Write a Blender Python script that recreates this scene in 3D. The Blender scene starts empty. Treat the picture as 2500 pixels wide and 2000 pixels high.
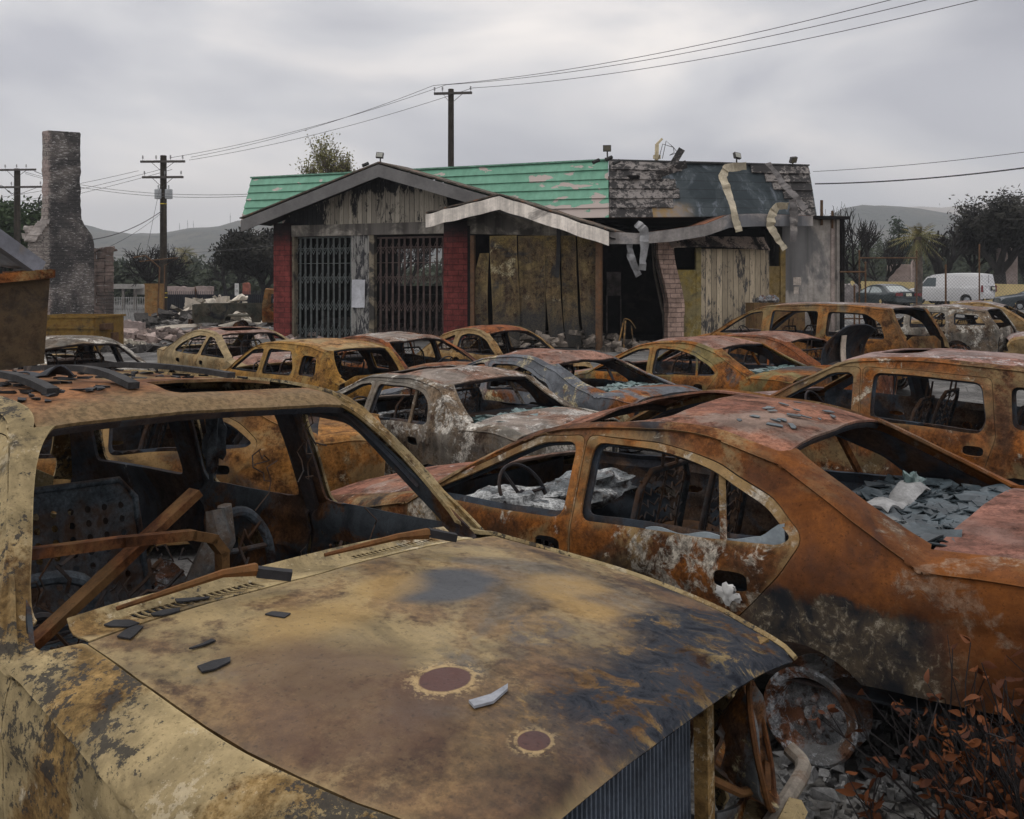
import bpy, bmesh, math, random
import numpy as np
from mathutils import Vector, Matrix, noise
from mathutils.geometry import delaunay_2d_cdt
R = math.radians
sc = bpy.context.scene
COL = sc.collection
# ---------------------------------------------------------------- camera
EYE, FPX, HOR = 2.05, 2200.0, 690.0                                   # eye height (m), focal length and horizon row of the 2500 x 2000 photograph
cam = bpy.data.cameras.new('camera'); camo = bpy.data.objects.new('camera', cam); COL.objects.link(camo)
camo.location = (0, 0, EYE); camo.rotation_euler = (R(90), 0, 0)
cam.sensor_width = 36; cam.lens = 36 * FPX / 2500; cam.shift_y = -(1000 - HOR) / 2500
cam.clip_start = .05; cam.clip_end = 30000
sc.camera = camo
# ---------------------------------------------------------------- sky, sun, exposure
SUN_EL, SUN_AZ = R(55), R(-75)                                        # behind the cloud, high and to the left
world = bpy.data.worlds.new('World'); sc.world = world; world.use_nodes = True
wt = world.node_tree; wt.nodes.clear()
def wn(t, **k):
    n = wt.nodes.new(t)
    for a, b in k.items(): setattr(n, a, b)
    return n
wo = wn('ShaderNodeOutputWorld'); bg = wn('ShaderNodeBackground'); bg.inputs['Strength'].default_value = .1
sky = wn('ShaderNodeTexSky', sky_type='NISHITA', sun_disc=False, sun_elevation=SUN_EL, sun_rotation=SUN_AZ)
tc = wn('ShaderNodeTexCoord'); mp = wn('ShaderNodeMapping'); mp.inputs['Scale'].default_value = (1, 1, 2.6)
n1 = wn('ShaderNodeTexNoise'); n1.inputs['Scale'].default_value = 2.6; n1.inputs['Detail'].default_value = 5; n1.inputs['Roughness'].default_value = .46; n1.inputs['Distortion'].default_value = .35
n2 = wn('ShaderNodeTexNoise'); n2.inputs['Scale'].default_value = 1.3; n2.inputs['Detail'].default_value = 3
mp2 = wn('ShaderNodeMapping'); mp2.inputs['Location'].default_value = (3.1, 1.7, .4); mp2.inputs['Scale'].default_value = (1, 1, 3.2)
r1 = wn('ShaderNodeValToRGB'); e = r1.color_ramp.elements
e[0].position = .39; e[0].color = (.42, .42, .455, 1); e[1].position = .63; e[1].color = (.88, .825, .78, 1)
m_ = e.new(.50); m_.color = (.585, .578, .59, 1)
r2 = wn('ShaderNodeValToRGB'); e = r2.color_ramp.elements
e[0].position = .36; e[0].color = (.70, .70, .73, 1); e[1].position = .62; e[1].color = (1.08, 1.07, 1.06, 1)
mul = wn('ShaderNodeMix', data_type='RGBA', blend_type='MULTIPLY'); mul.inputs[0].default_value = 1
sep = wn('ShaderNodeSeparateXYZ'); elr = wn('ShaderNodeMapRange'); elr.inputs[1].default_value = 0; elr.inputs[2].default_value = .26; elr.inputs[3].default_value = 1.14; elr.inputs[4].default_value = .90
zen = wn('ShaderNodeMapRange', interpolation_type='SMOOTHSTEP'); zen.inputs[1].default_value = .28; zen.inputs[2].default_value = .85; zen.inputs[3].default_value = 1; zen.inputs[4].default_value = 1.75   # an overcast sky is brightest overhead
zm = wn('ShaderNodeMath', operation='MULTIPLY')
mul2 = wn('ShaderNodeMix', data_type='RGBA', blend_type='MULTIPLY'); mul2.inputs[0].default_value = 1
ten = wn('ShaderNodeMix', data_type='RGBA', blend_type='MULTIPLY'); ten.inputs[0].default_value = 1; ten.inputs[7].default_value = (12.0, 12.0, 12.0, 1)
mixs = wn('ShaderNodeMix', data_type='RGBA'); mixs.inputs[0].default_value = .93
L = wt.links.new
L(tc.outputs['Generated'], mp.inputs[0]); L(mp.outputs[0], n1.inputs[0]); L(tc.outputs['Generated'], mp2.inputs[0]); L(mp2.outputs[0], n2.inputs[0])
L(n1.outputs[0], r1.inputs[0]); L(n2.outputs[0], r2.inputs[0]); L(r1.outputs[0], mul.inputs[6]); L(r2.outputs[0], mul.inputs[7])
L(tc.outputs['Generated'], sep.inputs[0]); L(sep.outputs[2], elr.inputs[0]); L(mul.outputs[2], mul2.inputs[6]); L(sep.outputs[2], zen.inputs[0]); L(elr.outputs[0], zm.inputs[0]); L(zen.outputs[0], zm.inputs[1]); L(zm.outputs[0], mul2.inputs[7])
L(mul2.outputs[2], ten.inputs[6]); L(sky.outputs[0], mixs.inputs[6]); L(ten.outputs[2], mixs.inputs[7]); L(mixs.outputs[2], bg.inputs[0]); L(bg.outputs[0], wo.inputs[0])
sl = bpy.data.lights.new('sun', 'SUN'); slo = bpy.data.objects.new('sun', sl); COL.objects.link(slo)
sl.energy = .95; sl.angle = R(40); sl.color = (1, .97, .92)
slo.rotation_euler = (Vector((0, 0, 0)) - Vector((math.sin(SUN_AZ) * math.cos(SUN_EL), math.cos(SUN_AZ) * math.cos(SUN_EL), math.sin(SUN_EL)))).to_track_quat('-Z', 'Y').to_euler()
sc.view_settings.view_transform = 'Standard'; sc.view_settings.look = 'None'; sc.view_settings.exposure = .32; sc.view_settings.gamma = 1
sc.cycles.use_denoising = True
sc.cycles.max_bounces = 6; sc.cycles.diffuse_bounces = 3; sc.cycles.glossy_bounces = 2; sc.cycles.volume_bounces = 0; sc.cycles.transparent_max_bounces = 8
sc.cycles.use_adaptive_sampling = True
# ---------------------------------------------------------------- object helpers
def at(u, v, Y): return Vector(((u - 1250) / FPX * Y, Y, EYE + (HOR - v) / FPX * Y))   # the point at depth Y seen at photo pixel (u, v)
def tag(o, label=None, cat=None, group=None, kind=None):
    for k, v in (('label', label), ('category', cat), ('group', group), ('kind', kind)):
        if v: o[k] = v
    return o
def empty(name, loc=(0, 0, 0), rot=(0, 0, 0), scale=1, **t):
    o = bpy.data.objects.new(name, None); COL.objects.link(o); o.empty_display_size = .2
    o.location = loc; o.rotation_euler = rot; o.scale = (scale,) * 3
    return tag(o, **t)
def link(name, me, parent=None, **t):
    o = bpy.data.objects.new(name, me); COL.objects.link(o)
    if parent is not None: o.parent = parent
    return tag(o, **t)
def mesh(name, V, F, mat, angle=35):
    me = bpy.data.meshes.new(name); me.from_pydata([tuple(v) for v in V], [], F)
    if mat: me.materials.append(mat)
    if angle:
        me.shade_smooth(); me.set_sharp_from_angle(angle=R(angle))
    me.update(); return me
class MB:
    """collects simple shapes; build() links them as ONE mesh object"""
    def __init__(s): s.V = []; s.F = []
    def add(s, V, F):
        n = len(s.V); s.V += [tuple(v) for v in V]; s.F += [tuple(i + n for i in f) for f in F]; return s
    def box(s, c, d, rot=None, jit=0, rnd=random):
        x, y, z = d[0] / 2, d[1] / 2, d[2] / 2
        P = [Vector((a * x, b * y, e * z)) for e in (-1, 1) for b in (-1, 1) for a in (-1, 1)]
        if jit: P = [p + Vector([rnd.uniform(-jit, jit) for _ in range(3)]) for p in P]
        if rot is not None: P = [rot @ p for p in P]
        return s.add([p + Vector(c) for p in P], [(0, 2, 3, 1), (4, 5, 7, 6), (0, 1, 5, 4), (2, 6, 7, 3), (0, 4, 6, 2), (1, 3, 7, 5)])
    def beam(s, a, b, w, h, up=(0, 0, 1)):
        a, b = Vector(a), Vector(b); d = b - a; l = d.length; d.normalize(); u = Vector(up)
        sx = d.cross(u)
        if sx.length < 1e-4: sx = d.cross(Vector((1, 0, 0)))
        sx.normalize(); u = sx.cross(d)
        return s.box((a + b) / 2, (l, w, h), Matrix((d, sx, u)).transposed())
    def tube(s, pts, r, n=8, cap=True):
        pts = [Vector(p) for p in pts]; m = len(pts); rr = r if isinstance(r, (list, tuple)) else [r] * m
        V = []; F = []; side = None
        for i, p in enumerate(pts):
            d = (pts[min(i + 1, m - 1)] - pts[max(i - 1, 0)]).normalized()
            if side is None:
                side = d.cross(Vector((0, 0, 1)) if abs(d.z) < .9 else Vector((1, 0, 0))).normalized()
            else:
                side = (side - d * side.dot(d)); side = side.normalized() if side.length > 1e-6 else d.orthogonal().normalized()
            u = d.cross(side)
            V += [p + (side * math.cos(6.28318 * k / n) + u * math.sin(6.28318 * k / n)) * rr[i] for k in range(n)]
        for i in range(m - 1):
            for k in range(n): F.append((i * n + k, i * n + (k + 1) % n, (i + 1) * n + (k + 1) % n, (i + 1) * n + k))
        if cap and n > 2: F += [tuple(range(n - 1, -1, -1)), tuple((m - 1) * n + k for k in range(n))]
        return s.add(V, F)
    def lathe(s, prof, c, axis='z', n=24):
        V = []; F = []; c = Vector(c)
        for r, h in prof:
            for k in range(n):
                a = 6.28318 * k / n; p = (r * math.cos(a), r * math.sin(a), h)
                p = {'z': p, 'y': (p[0], p[2], p[1]), 'x': (p[2], p[0], p[1])}[axis]; V.append(c + Vector(p))
        for i in range(len(prof) - 1):
            for k in range(n): F.append((i * n + k, i * n + (k + 1) % n, (i + 1) * n + (k + 1) % n, (i + 1) * n + k))
        return s.add(V, F)
    def sheet(s, fn, nu, nv, th=0):
        """a grid sheet fn(u, v) -> point, u, v in 0..1; th > 0 gives it thickness along -normal"""
        V = [Vector(fn(i / nu, j / nv)) for i in range(nu + 1) for j in range(nv + 1)]
        F = [(i * (nv + 1) + j, i * (nv + 1) + j + 1, (i + 1) * (nv + 1) + j + 1, (i + 1) * (nv + 1) + j) for i in range(nu) for j in range(nv)]
        if th: V, F = thicken(V, F, th)
        return s.add(V, F)
    def build(s, name, mat, parent=None, angle=35, **t): return link(name, mesh(name, s.V, s.F, mat, angle), parent, **t)
def thicken(V, F, th):
    P = np.array([tuple(v) for v in V]); N = np.zeros_like(P)
    cnt = {}
    for f in F:
        n = np.cross(P[f[1]] - P[f[0]], P[f[2]] - P[f[0]])
        for i in f: N[i] += n
        for a, b in zip(f, f[1:] + f[:1]):
            k = (a, b) if a < b else (b, a); cnt.setdefault(k, []).append((a, b))
    ln = np.linalg.norm(N, axis=1, keepdims=True); N /= np.where(ln < 1e-12, 1, ln)
    m = len(P); Q = np.vstack([P, P - N * th]); G = list(F) + [tuple(i + m for i in reversed(f)) for f in F]
    for k, v in cnt.items():
        if len(v) == 1: a, b = v[0]; G.append((b, a, a + m, b + m))
    return Q.tolist(), G
# ---------------------------------------------------------------- planar meshing of outlines with holes
def pip(poly, X, Y):
    inside = np.zeros(len(X), bool); n = len(poly); j = n - 1
    for i in range(n):
        xi, yi = poly[i]; xj, yj = poly[j]
        if yi != yj:
            c = ((yi > Y) != (yj > Y)) & (X < (xj - xi) * (Y - yi) / (yj - yi) + xi); inside ^= c
        j = i
    return inside
def seg(poly, res):
    out = []
    for i, p in enumerate(poly):
        q = poly[(i + 1) % len(poly)]; d = math.hypot(q[0] - p[0], q[1] - p[1]); k = max(1, int(math.ceil(d / res)))
        out += [(p[0] + (q[0] - p[0]) * t / k, p[1] + (q[1] - p[1]) * t / k) for t in range(k)]
    return out
def area(p): return sum(a[0] * b[1] - b[0] * a[1] for a, b in zip(p, p[1:] + p[:1])) / 2
def offset(poly, d):
    """offset outwards by d (inwards when negative)"""
    if area(poly) < 0: poly = poly[::-1]
    out = []; n = len(poly)
    for i in range(n):
        a, b, c = Vector(poly[i - 1]), Vector(poly[i]), Vector(poly[(i + 1) % n])
        e1 = (b - a).normalized(); e2 = (c - b).normalized(); n1 = Vector((e1.y, -e1.x)); n2 = Vector((e2.y, -e2.x))
        m = n1 + n2
        if m.length < .15: m = n1
        m.normalize(); k = d / max(.35, m.dot(n1)); out.append(tuple(b + m * k))
    return out
def rounded(poly, r, n=4):
    out = []; m = len(poly)
    for i in range(m):
        a, b, c = Vector(poly[i - 1]), Vector(poly[i]), Vector(poly[(i + 1) % m])
        k = min(r, (a - b).length * .45, (c - b).length * .45); p = b + (a - b).normalized() * k; q = b + (c - b).normalized() * k
        for t in range(n + 1):
            t /= n; out.append(tuple(p * (1 - t) ** 2 + b * 2 * t * (1 - t) + q * t * t))
    return out
def cdt(outer, holes, res):
    loops = [seg(outer, res)] + [seg(h, res) for h in holes]
    pts = []; ed = []
    for l in loops:
        n = len(pts); pts += l; ed += [(n + i, n + (i + 1) % len(l)) for i in range(len(l))]
    A = np.array(pts); lo, hi = A.min(0), A.max(0)
    gx, gy = np.meshgrid(np.arange(lo[0], hi[0], res), np.arange(lo[1], hi[1], res * .87)); gx = gx + (np.arange(gx.shape[0]) % 2)[:, None] * res * .5
    gx, gy = gx.ravel(), gy.ravel(); ok = pip(loops[0], gx, gy)
    for h in loops[1:]: ok &= ~pip(h, gx, gy)
    gx, gy = gx[ok], gy[ok]
    if len(gx):
        d = np.min((gx[:, None] - A[:, 0]) ** 2 + (gy[:, None] - A[:, 1]) ** 2, axis=1); k = d > (res * .45) ** 2; pts += list(zip(gx[k].tolist(), gy[k].tolist()))
    v, e, f = delaunay_2d_cdt([Vector(p) for p in pts], ed, [], 0, 1e-6)[:3]
    v = np.array([tuple(p) for p in v]); f = [tuple(t) for t in f]
    C = np.array([v[list(t)].mean(0) for t in f]); ok = pip(loops[0], C[:, 0], C[:, 1])
    for h in loops[1:]: ok &= ~pip(h, C[:, 0], C[:, 1])
    F = []
    for t, k in zip(f, ok):
        if k:
            p = v[list(t)]; a = (p[1][0] - p[0][0]) * (p[2][1] - p[0][1]) - (p[2][0] - p[0][0]) * (p[1][1] - p[0][1])
            if abs(a) > 1e-9: F.append(t if a > 0 else t[::-1])
    return v.tolist(), F
# ---------------------------------------------------------------- procedural materials
class NT:
    def __init__(s, name):
        s.m = bpy.data.materials.new(name); s.m.use_nodes = True; s.t = s.m.node_tree; s.b = s.t.nodes['Principled BSDF']; s.tc = s.t.nodes.new('ShaderNodeTexCoord')
    def set(s, sock, v):
        if isinstance(v, bpy.types.NodeSocket): s.t.links.new(v, sock)
        else: sock.default_value = (*v, 1) if isinstance(v, tuple) and len(v) == 3 and sock.type == 'RGBA' else v
    def noise(s, scale, detail=4, rough=.55, dist=0, seed=0, stretch=(1, 1, 1), rot=(0, 0, 0), vec=None):
        m = s.t.nodes.new('ShaderNodeMapping'); m.inputs['Location'].default_value = (seed * 1.37, seed * 2.11 + 3, seed * .73); m.inputs['Scale'].default_value = stretch; m.inputs['Rotation'].default_value = rot
        s.t.links.new(vec or s.tc.outputs['Object'], m.inputs[0]); n = s.t.nodes.new('ShaderNodeTexNoise')
        for k, v in (('Scale', scale), ('Detail', detail), ('Roughness', rough), ('Distortion', dist)): n.inputs[k].default_value = v
        s.t.links.new(m.outputs[0], n.inputs[0]); return n.outputs[0]
    def rng(s, v, a, b, lo=0., hi=1., smooth=True):
        n = s.t.nodes.new('ShaderNodeMapRange'); n.interpolation_type = 'SMOOTHSTEP' if smooth else 'LINEAR'
        s.set(n.inputs[0], v)
        for i, x in ((1, a), (2, b), (3, lo), (4, hi)): n.inputs[i].default_value = x
        return n.outputs[0]
    def mix(s, f, a, b, mode='MIX'):
        n = s.t.nodes.new('ShaderNodeMix'); n.data_type = 'RGBA'; n.blend_type = mode
        s.set(n.inputs[0], f); s.set(n.inputs[6], a); s.set(n.inputs[7], b); return n.outputs[2]
    def math(s, op, a, b=0.):
        n = s.t.nodes.new('ShaderNodeMath'); n.operation = op; s.set(n.inputs[0], a); s.set(n.inputs[1], b); return n.outputs[0]
    def val(s, v, f):                                                  # multiply a colour by a grey value
        n = s.t.nodes.new('ShaderNodeMix'); n.data_type = 'RGBA'; n.blend_type = 'MULTIPLY'; n.inputs[0].default_value = 1
        s.set(n.inputs[6], v); c = s.t.nodes.new('ShaderNodeCombineColor')
        for i in range(3): s.set(c.inputs[i], f)
        s.t.links.new(c.outputs[0], n.inputs[7]); return n.outputs[2]
    def xyz(s):
        n = s.t.nodes.new('ShaderNodeSeparateXYZ'); s.t.links.new(s.tc.outputs['Object'], n.inputs[0]); return n.outputs
    def bump(s, h, strength=.4, dist=.004):
        n = s.t.nodes.new('ShaderNodeBump'); n.inputs['Strength'].default_value = strength; n.inputs['Distance'].default_value = dist
        s.t.links.new(h, n.inputs['Height']); s.t.links.new(n.outputs[0], s.b.inputs['Normal'])
    def out2(s, col, rough): s.set(s.b.inputs['Base Color'], col); s.set(s.b.inputs['Roughness'], rough); return s.m
    def out(s, col, rough=.85, spec=.25, metal=0.):
        s.set(s.b.inputs['Base Color'], col); s.set(s.b.inputs['Roughness'], rough); s.b.inputs['Specular IOR Level'].default_value = spec; s.b.inputs['Metallic'].default_value = metal
        return s.m
RUST, RUST_D, RUST_R = (.26, .082, .012), (.036, .016, .009), (.19, .075, .042)
TAN, OCHRE, ASH, SOOT, BROWN = (.31, .215, .095), (.30, .16, .035), (.46, .43, .36), (.016, .019, .025), (.095, .044, .018)
PINK = (.30, .185, .15)
def burnt(name, seed, c0=BROWN, c1=RUST, tan=TAN, tan_t=.54, ash=ASH, ash_t=.60, soot=SOOT, soot_t=.60, streak=.5, scale=1., extra=None, bump=.5, rough=.82, spec=.14):
    """fire-bared sheet metal: rust, ochre scale, white ash and soot in patches"""
    N = NT(name); s = scale
    n1 = N.noise(1.7 * s, 8, .62, .5, seed); n1b = N.noise(7 * s, 6, .65, .3, seed + 2)
    c = N.mix(N.rng(n1, .36, .62), c0, c1)
    c = N.mix(N.rng(n1b, .51, .64, 0, .8), c, RUST_D)
    fine = N.noise(38 * s, 8, .75, 0, seed + 9)
    n2 = N.noise(1.25 * s, 7, .6, .9, seed + 5); e2 = N.math('ADD', n2, N.math('MULTIPLY', N.math('SUBTRACT', fine, .5), .22))
    t_m = N.rng(e2, tan_t - .02, tan_t + .07); c = N.mix(t_m, c, N.mix(N.rng(fine, .38, .62), tan, tuple(x * .55 for x in tan)))
    n4 = N.noise(1.05 * s, 7, .62, 1.1, seed + 21); e4 = N.math('ADD', n4, N.math('MULTIPLY', N.math('SUBTRACT', fine, .5), .2))
    s_m = N.rng(e4, soot_t - .02, soot_t + .08, 0, .93); c = N.mix(s_m, c, soot)
    n3 = N.noise(1.5 * s, 5, .6, 1.4, seed + 13); n3f = N.noise(11 * s, 9, .72, .8, seed + 15)
    e3 = N.math('ADD', N.math('MULTIPLY', n3, .62), N.math('MULTIPLY', n3f, .38)); a_m = N.rng(e3, ash_t - .035, ash_t + .015, 0, .92); c = N.mix(a_m, c, N.mix(N.rng(fine, .4, .6), tuple(x * .62 for x in ash), ash))
    if streak:
        st = N.noise(9, 5, .6, .2, seed + 31, (1, 1, .07)); c = N.val(c, N.rng(st, .3, .7, 1 - .55 * streak, 1 + .32 * streak))
    md = N.noise(4.2 * s, 7, .68, .7, seed + 51); c = N.val(c, N.rng(md, .34, .66, .58, 1.22)); c = N.val(c, N.rng(fine, .3, .7, .52, 1.42))
    gm = N.t.nodes.new('ShaderNodeNewGeometry'); c = N.mix(N.math('MULTIPLY', N.rng(gm.outputs['Pointiness'], .545, .62, 0, .6), N.rng(n1b, .35, .6, .3, 1)), c, tuple(x * 1.1 for x in tan))   # bared edges
    if extra: c = extra(N, c, fine)
    sk = N.noise(85 * s, 3, .6, 0, seed + 41); c = N.val(c, N.rng(sk, .58, .70, 1, .62)); c = N.val(c, N.rng(sk, .38, .30, 1, 1.22))
    sp = N.noise(120, 3, .7, 0, seed + 3)
    N.bump(N.math('ADD', N.math('MULTIPLY', fine, .8), N.math('ADD', N.math('MULTIPLY', a_m, .5), N.math('MULTIPLY', sp, .25))), bump, .004)
    return N.out(c, N.rng(n1b, .3, .7, rough - .12, rough + .14), spec) if not hasattr(N, 'sheen') else (N.t.links.new(N.rng(N.sheen, 0, 1, spec, .03), N.b.inputs['Specular IOR Level']), N.out2(c, N.rng(n1b, .3, .7, rough - .12, rough + .14)))[1]
def plain(name, col, seed=0, var=.35, scale=4., rough=.8, spec=.3, bump=.2, stain=None, stain_t=.58, streak=0, metal=0., bd=.004):
    N = NT(name); n = N.noise(scale, 7, .62, .3, seed); c = N.val(col, N.rng(n, .3, .7, 1 - var, 1 + var))
    f = N.noise(scale * 9, 6, .7, 0, seed + 4); c = N.val(c, N.rng(f, .3, .7, 1 - var * .5, 1 + var * .5))
    if stain:
        k = N.noise(scale * .45, 8, .66, .8, seed + 7); c = N.mix(N.rng(k, stain_t - .04, stain_t + .08, 0, .9), c, stain)
    if streak:
        st = N.noise(scale * 2.5, 5, .6, .2, seed + 11, (1, 1, .06)); c = N.val(c, N.rng(st, .35, .65, 1 - streak, 1 + .3 * streak))
    N.bump(f, bump, bd); return N.out(c, rough, spec, metal)
# ---------------------------------------------------------------- car specifications (metres, x forward, y left, z up)
def sm(a, b, x):
    t = min(1.0, max(0.0, (x - a) / (b - a))); return t * t * (3 - 2 * t)
def lerp(a, b, t): return a + (b - a) * t
SEDAN = dict(L=(2.32, -2.40), W=.87, hood=[(2.34, .56), (2.30, .64), (2.15, .72), (1.6, .81), (1.02, .90)],
    ws=[(1.02, .90), (.62, 1.11), (.22, 1.29)], roof=[(.22, 1.29), (.0, 1.345), (-.4, 1.375), (-.8, 1.365), (-1.16, 1.29)],
    bl=[(-1.16, 1.29), (-1.45, 1.14), (-1.78, .97)], deck=[(-1.78, .97), (-2.1, .965), (-2.36, .93)],
    crown=(.07, .06, .055, .07, .05), belt=(.83, .90), sill=.14, tumble=.52,
    axles=(1.38, -1.30), wr=.19, arch=.32,
    win=[[(.93, .87), (.16, 1.205), (-.06, 1.235), (-.085, .875)], [(-.19, .88), (-.165, 1.24), (-.50, 1.235), (-.86, 1.17), (-1.14, 1.05), (-1.27, .935), (-1.22, .905)]],
    doors=[[(1.0, .20), (1.02, .86), (.18, 1.235), (-.10, 1.265), (-.135, .86), (-.13, .20)], [(-.145, .20), (-.15, .86), (-.115, 1.268), (-.52, 1.262), (-.88, 1.2), (-1.17, 1.08), (-1.32, .94), (-1.24, .80), (-.98, .52), (-.92, .20)]],
    handles=[(.0, .74), (-1.02, .74)], vws=.86, vbl=.80, vh=.86, vd=.82, rz=.42, sun=None)
SUVN = dict(L=(2.10, -2.40), W=.93, hood=[(2.15, .84), (2.125, .895), (2.03, .94), (1.5, 1.01), (.86, 1.055)],
    ws=[(.86, 1.055), (.72, 1.075), (.5, 1.32), (.27, 1.54)], roof=[(.27, 1.54), (.12, 1.60), (-.4, 1.645), (-1.4, 1.65), (-2.12, 1.60)],
    bl=[(-2.12, 1.60), (-2.3, 1.10)], deck=[(-2.3, 1.10), (-2.38, .9)],
    crown=(.06, .03, .05, .05, .05), belt=(.98, 1.0), sill=.26, tumble=.40,
    axles=(1.42, -1.40), wr=.28, arch=.41,
    win=[[(.66, 1.03), (.24, 1.46), (-.12, 1.49), (-.14, 1.03)], [(-.28, 1.03), (-.26, 1.49), (-1.0, 1.49), (-1.08, 1.1), (-1.04, 1.03)], [(-1.2, 1.05), (-1.16, 1.49), (-2.0, 1.46), (-2.1, 1.06)]],
    doors=[[(.80, .34), (.82, 1.0), (.25, 1.50), (-.17, 1.525), (-.20, 1.0), (-.20, .34)], [(-.215, .34), (-.215, 1.0), (-.21, 1.525), (-1.04, 1.525), (-1.13, 1.0), (-1.0, .62), (-.95, .34)]],
    handles=[(-.06, .88), (-.98, .9)], vws=.925, vbl=.8, vh=.84, vhl=.955, vd=.8, corner=(.10, .07), rr=(.085, .008, .02, .02, .03), fz=.78, sun=(-.05, -.62, .42))
HATCH = dict(L=(2.15, -2.25), W=.90, hood=[(2.16, .66), (2.12, .78), (1.95, .86), (1.5, .95), (1.02, 1.02)],
    ws=[(1.02, 1.02), (.62, 1.27), (.28, 1.47)], roof=[(.28, 1.47), (.05, 1.54), (-.5, 1.585), (-1.2, 1.575), (-1.9, 1.50)],
    bl=[(-1.9, 1.50), (-2.2, 1.05)], deck=[(-2.2, 1.05), (-2.27, .9)],
    crown=(.07, .05, .07, .06, .05), belt=(.95, .99), sill=.22, tumble=.42,
    axles=(1.30, -1.30), wr=.28, arch=.38,
    win=[[(.86, .99), (.30, 1.36), (.10, 1.385), (.06, .99)], [(-.10, 1.0), (-.07, 1.40), (-.95, 1.395), (-1.03, 1.1), (-.99, 1.0)], [(-1.22, 1.06), (-1.17, 1.39), (-1.75, 1.34), (-1.98, 1.10)]],
    doors=[[(.98, .28), (1.0, .97), (.34, 1.40), (.05, 1.435), (-.01, .97), (0, .28)], [(-.015, .28), (-.025, .97), (.03, 1.44), (-1.02, 1.435), (-1.11, .97), (-1.0, .6), (-.95, .28)]],
    handles=[(.12, .84), (-.95, .86)], vws=.87, vbl=.8, vh=.86, vd=.8, sun=(.05, -.35, .36))
VAN = dict(L=(2.42, -2.45), W=.96, hood=[(2.43, .62), (2.40, .74), (2.2, .84), (1.9, .92), (1.55, .99)],
    ws=[(1.55, .99), (1.05, 1.29), (.62, 1.50)], roof=[(.62, 1.50), (.3, 1.58), (-.5, 1.63), (-1.5, 1.63), (-2.12, 1.58)],
    bl=[(-2.12, 1.58), (-2.42, 1.08)], deck=[(-2.42, 1.08), (-2.48, .9)],
    crown=(.08, .06, .06, .05, .05), belt=(.95, .99), sill=.2, tumble=.36,
    axles=(1.5, -1.48), wr=.27, arch=.36,
    win=[[(1.34, .98), (.68, 1.39), (.38, 1.44), (.32, .99)], [(.14, 1.0), (.18, 1.46), (-.82, 1.47), (-.88, 1.0)], [(-1.06, 1.02), (-1.02, 1.47), (-1.75, 1.46), (-2.05, 1.3), (-2.18, 1.03)]],
    doors=[[(1.42, .28), (1.45, .95), (.7, 1.43), (.30, 1.475), (.22, .95), (.22, .28)], [(.20, .28), (.20, .95), (.22, 1.50), (-.92, 1.51), (-.95, .95), (-.95, .28)]],
    handles=[(.34, .84), (-.78, .86)], vws=.88, vbl=.82, vh=.86, vd=.8, sun=None)
WAGON = dict(L=(2.2, -2.2), W=.86, hood=[(2.22, .58), (2.18, .68), (2.0, .77), (1.5, .84), (1.0, .91)],
    ws=[(1.0, .91), (.66, 1.15), (.34, 1.35)], roof=[(.34, 1.35), (.1, 1.42), (-.5, 1.46), (-1.2, 1.45), (-1.74, 1.38)],
    bl=[(-1.74, 1.38), (-2.06, .98)], deck=[(-2.06, .98), (-2.2, .92)],
    crown=(.06, .05, .05, .05, .05), belt=(.86, .90), sill=.18, tumble=.40,
    axles=(1.3, -1.26), wr=.26, arch=.35,
    win=[[(.86, .90), (.32, 1.27), (.0, 1.30), (-.02, .90)], [(-.16, .90), (-.14, 1.31), (-.82, 1.31), (-1.02, 1.05), (-1.0, .92)], [(-1.2, .95), (-1.17, 1.26), (-1.56, 1.25), (-1.66, 1.0), (-1.62, .95)]],
    doors=[[(.96, .24), (.98, .87), (.34, 1.30), (-.04, 1.34), (-.08, .87), (-.08, .24)], [(-.095, .24), (-.095, .87), (-.06, 1.345), (-.87, 1.345), (-1.1, 1.05), (-1.06, .9), (-.95, .5), (-.9, .24)]],
    handles=[(.06, .76), (-.92, .78)], vws=.86, vbl=.82, vh=.86, vd=.8, sun=None)
COUPE = dict(L=(2.05, -2.05), W=.84, hood=[(2.06, .56), (2.02, .68), (1.8, .80), (1.4, .87), (.98, .90)],
    ws=[(.98, .90), (.66, 1.14), (.36, 1.31)], roof=[(.36, 1.31), (.15, 1.375), (-.2, 1.405), (-.6, 1.37), (-.95, 1.28)],
    bl=[(-.95, 1.28), (-1.3, 1.08), (-1.6, .88)], deck=[(-1.6, .88), (-1.85, .78), (-2.04, .62)],
    crown=(.10, .06, .06, .08, .10), belt=(.84, .86), sill=.18, tumble=.46,
    axles=(1.25, -1.25), wr=.26, arch=.36,
    win=[[(.84, .88), (.46, 1.15), (.18, 1.24), (-.16, 1.27), (-.36, 1.22), (-.40, .89)], [(-.54, .90), (-.52, 1.24), (-.85, 1.13), (-1.05, .97), (-1.0, .91)]],
    doors=[[(.94, .24), (.96, .86), (.46, 1.20), (.16, 1.285), (-.18, 1.305), (-.42, 1.26), (-.46, .86), (-.46, .24)]],
    handles=[(-.32, .75)], vws=.86, vbl=.8, vh=.84, vd=.8, sun=None)
SECS = ('hood', 'ws', 'roof', 'bl', 'deck')
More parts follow.
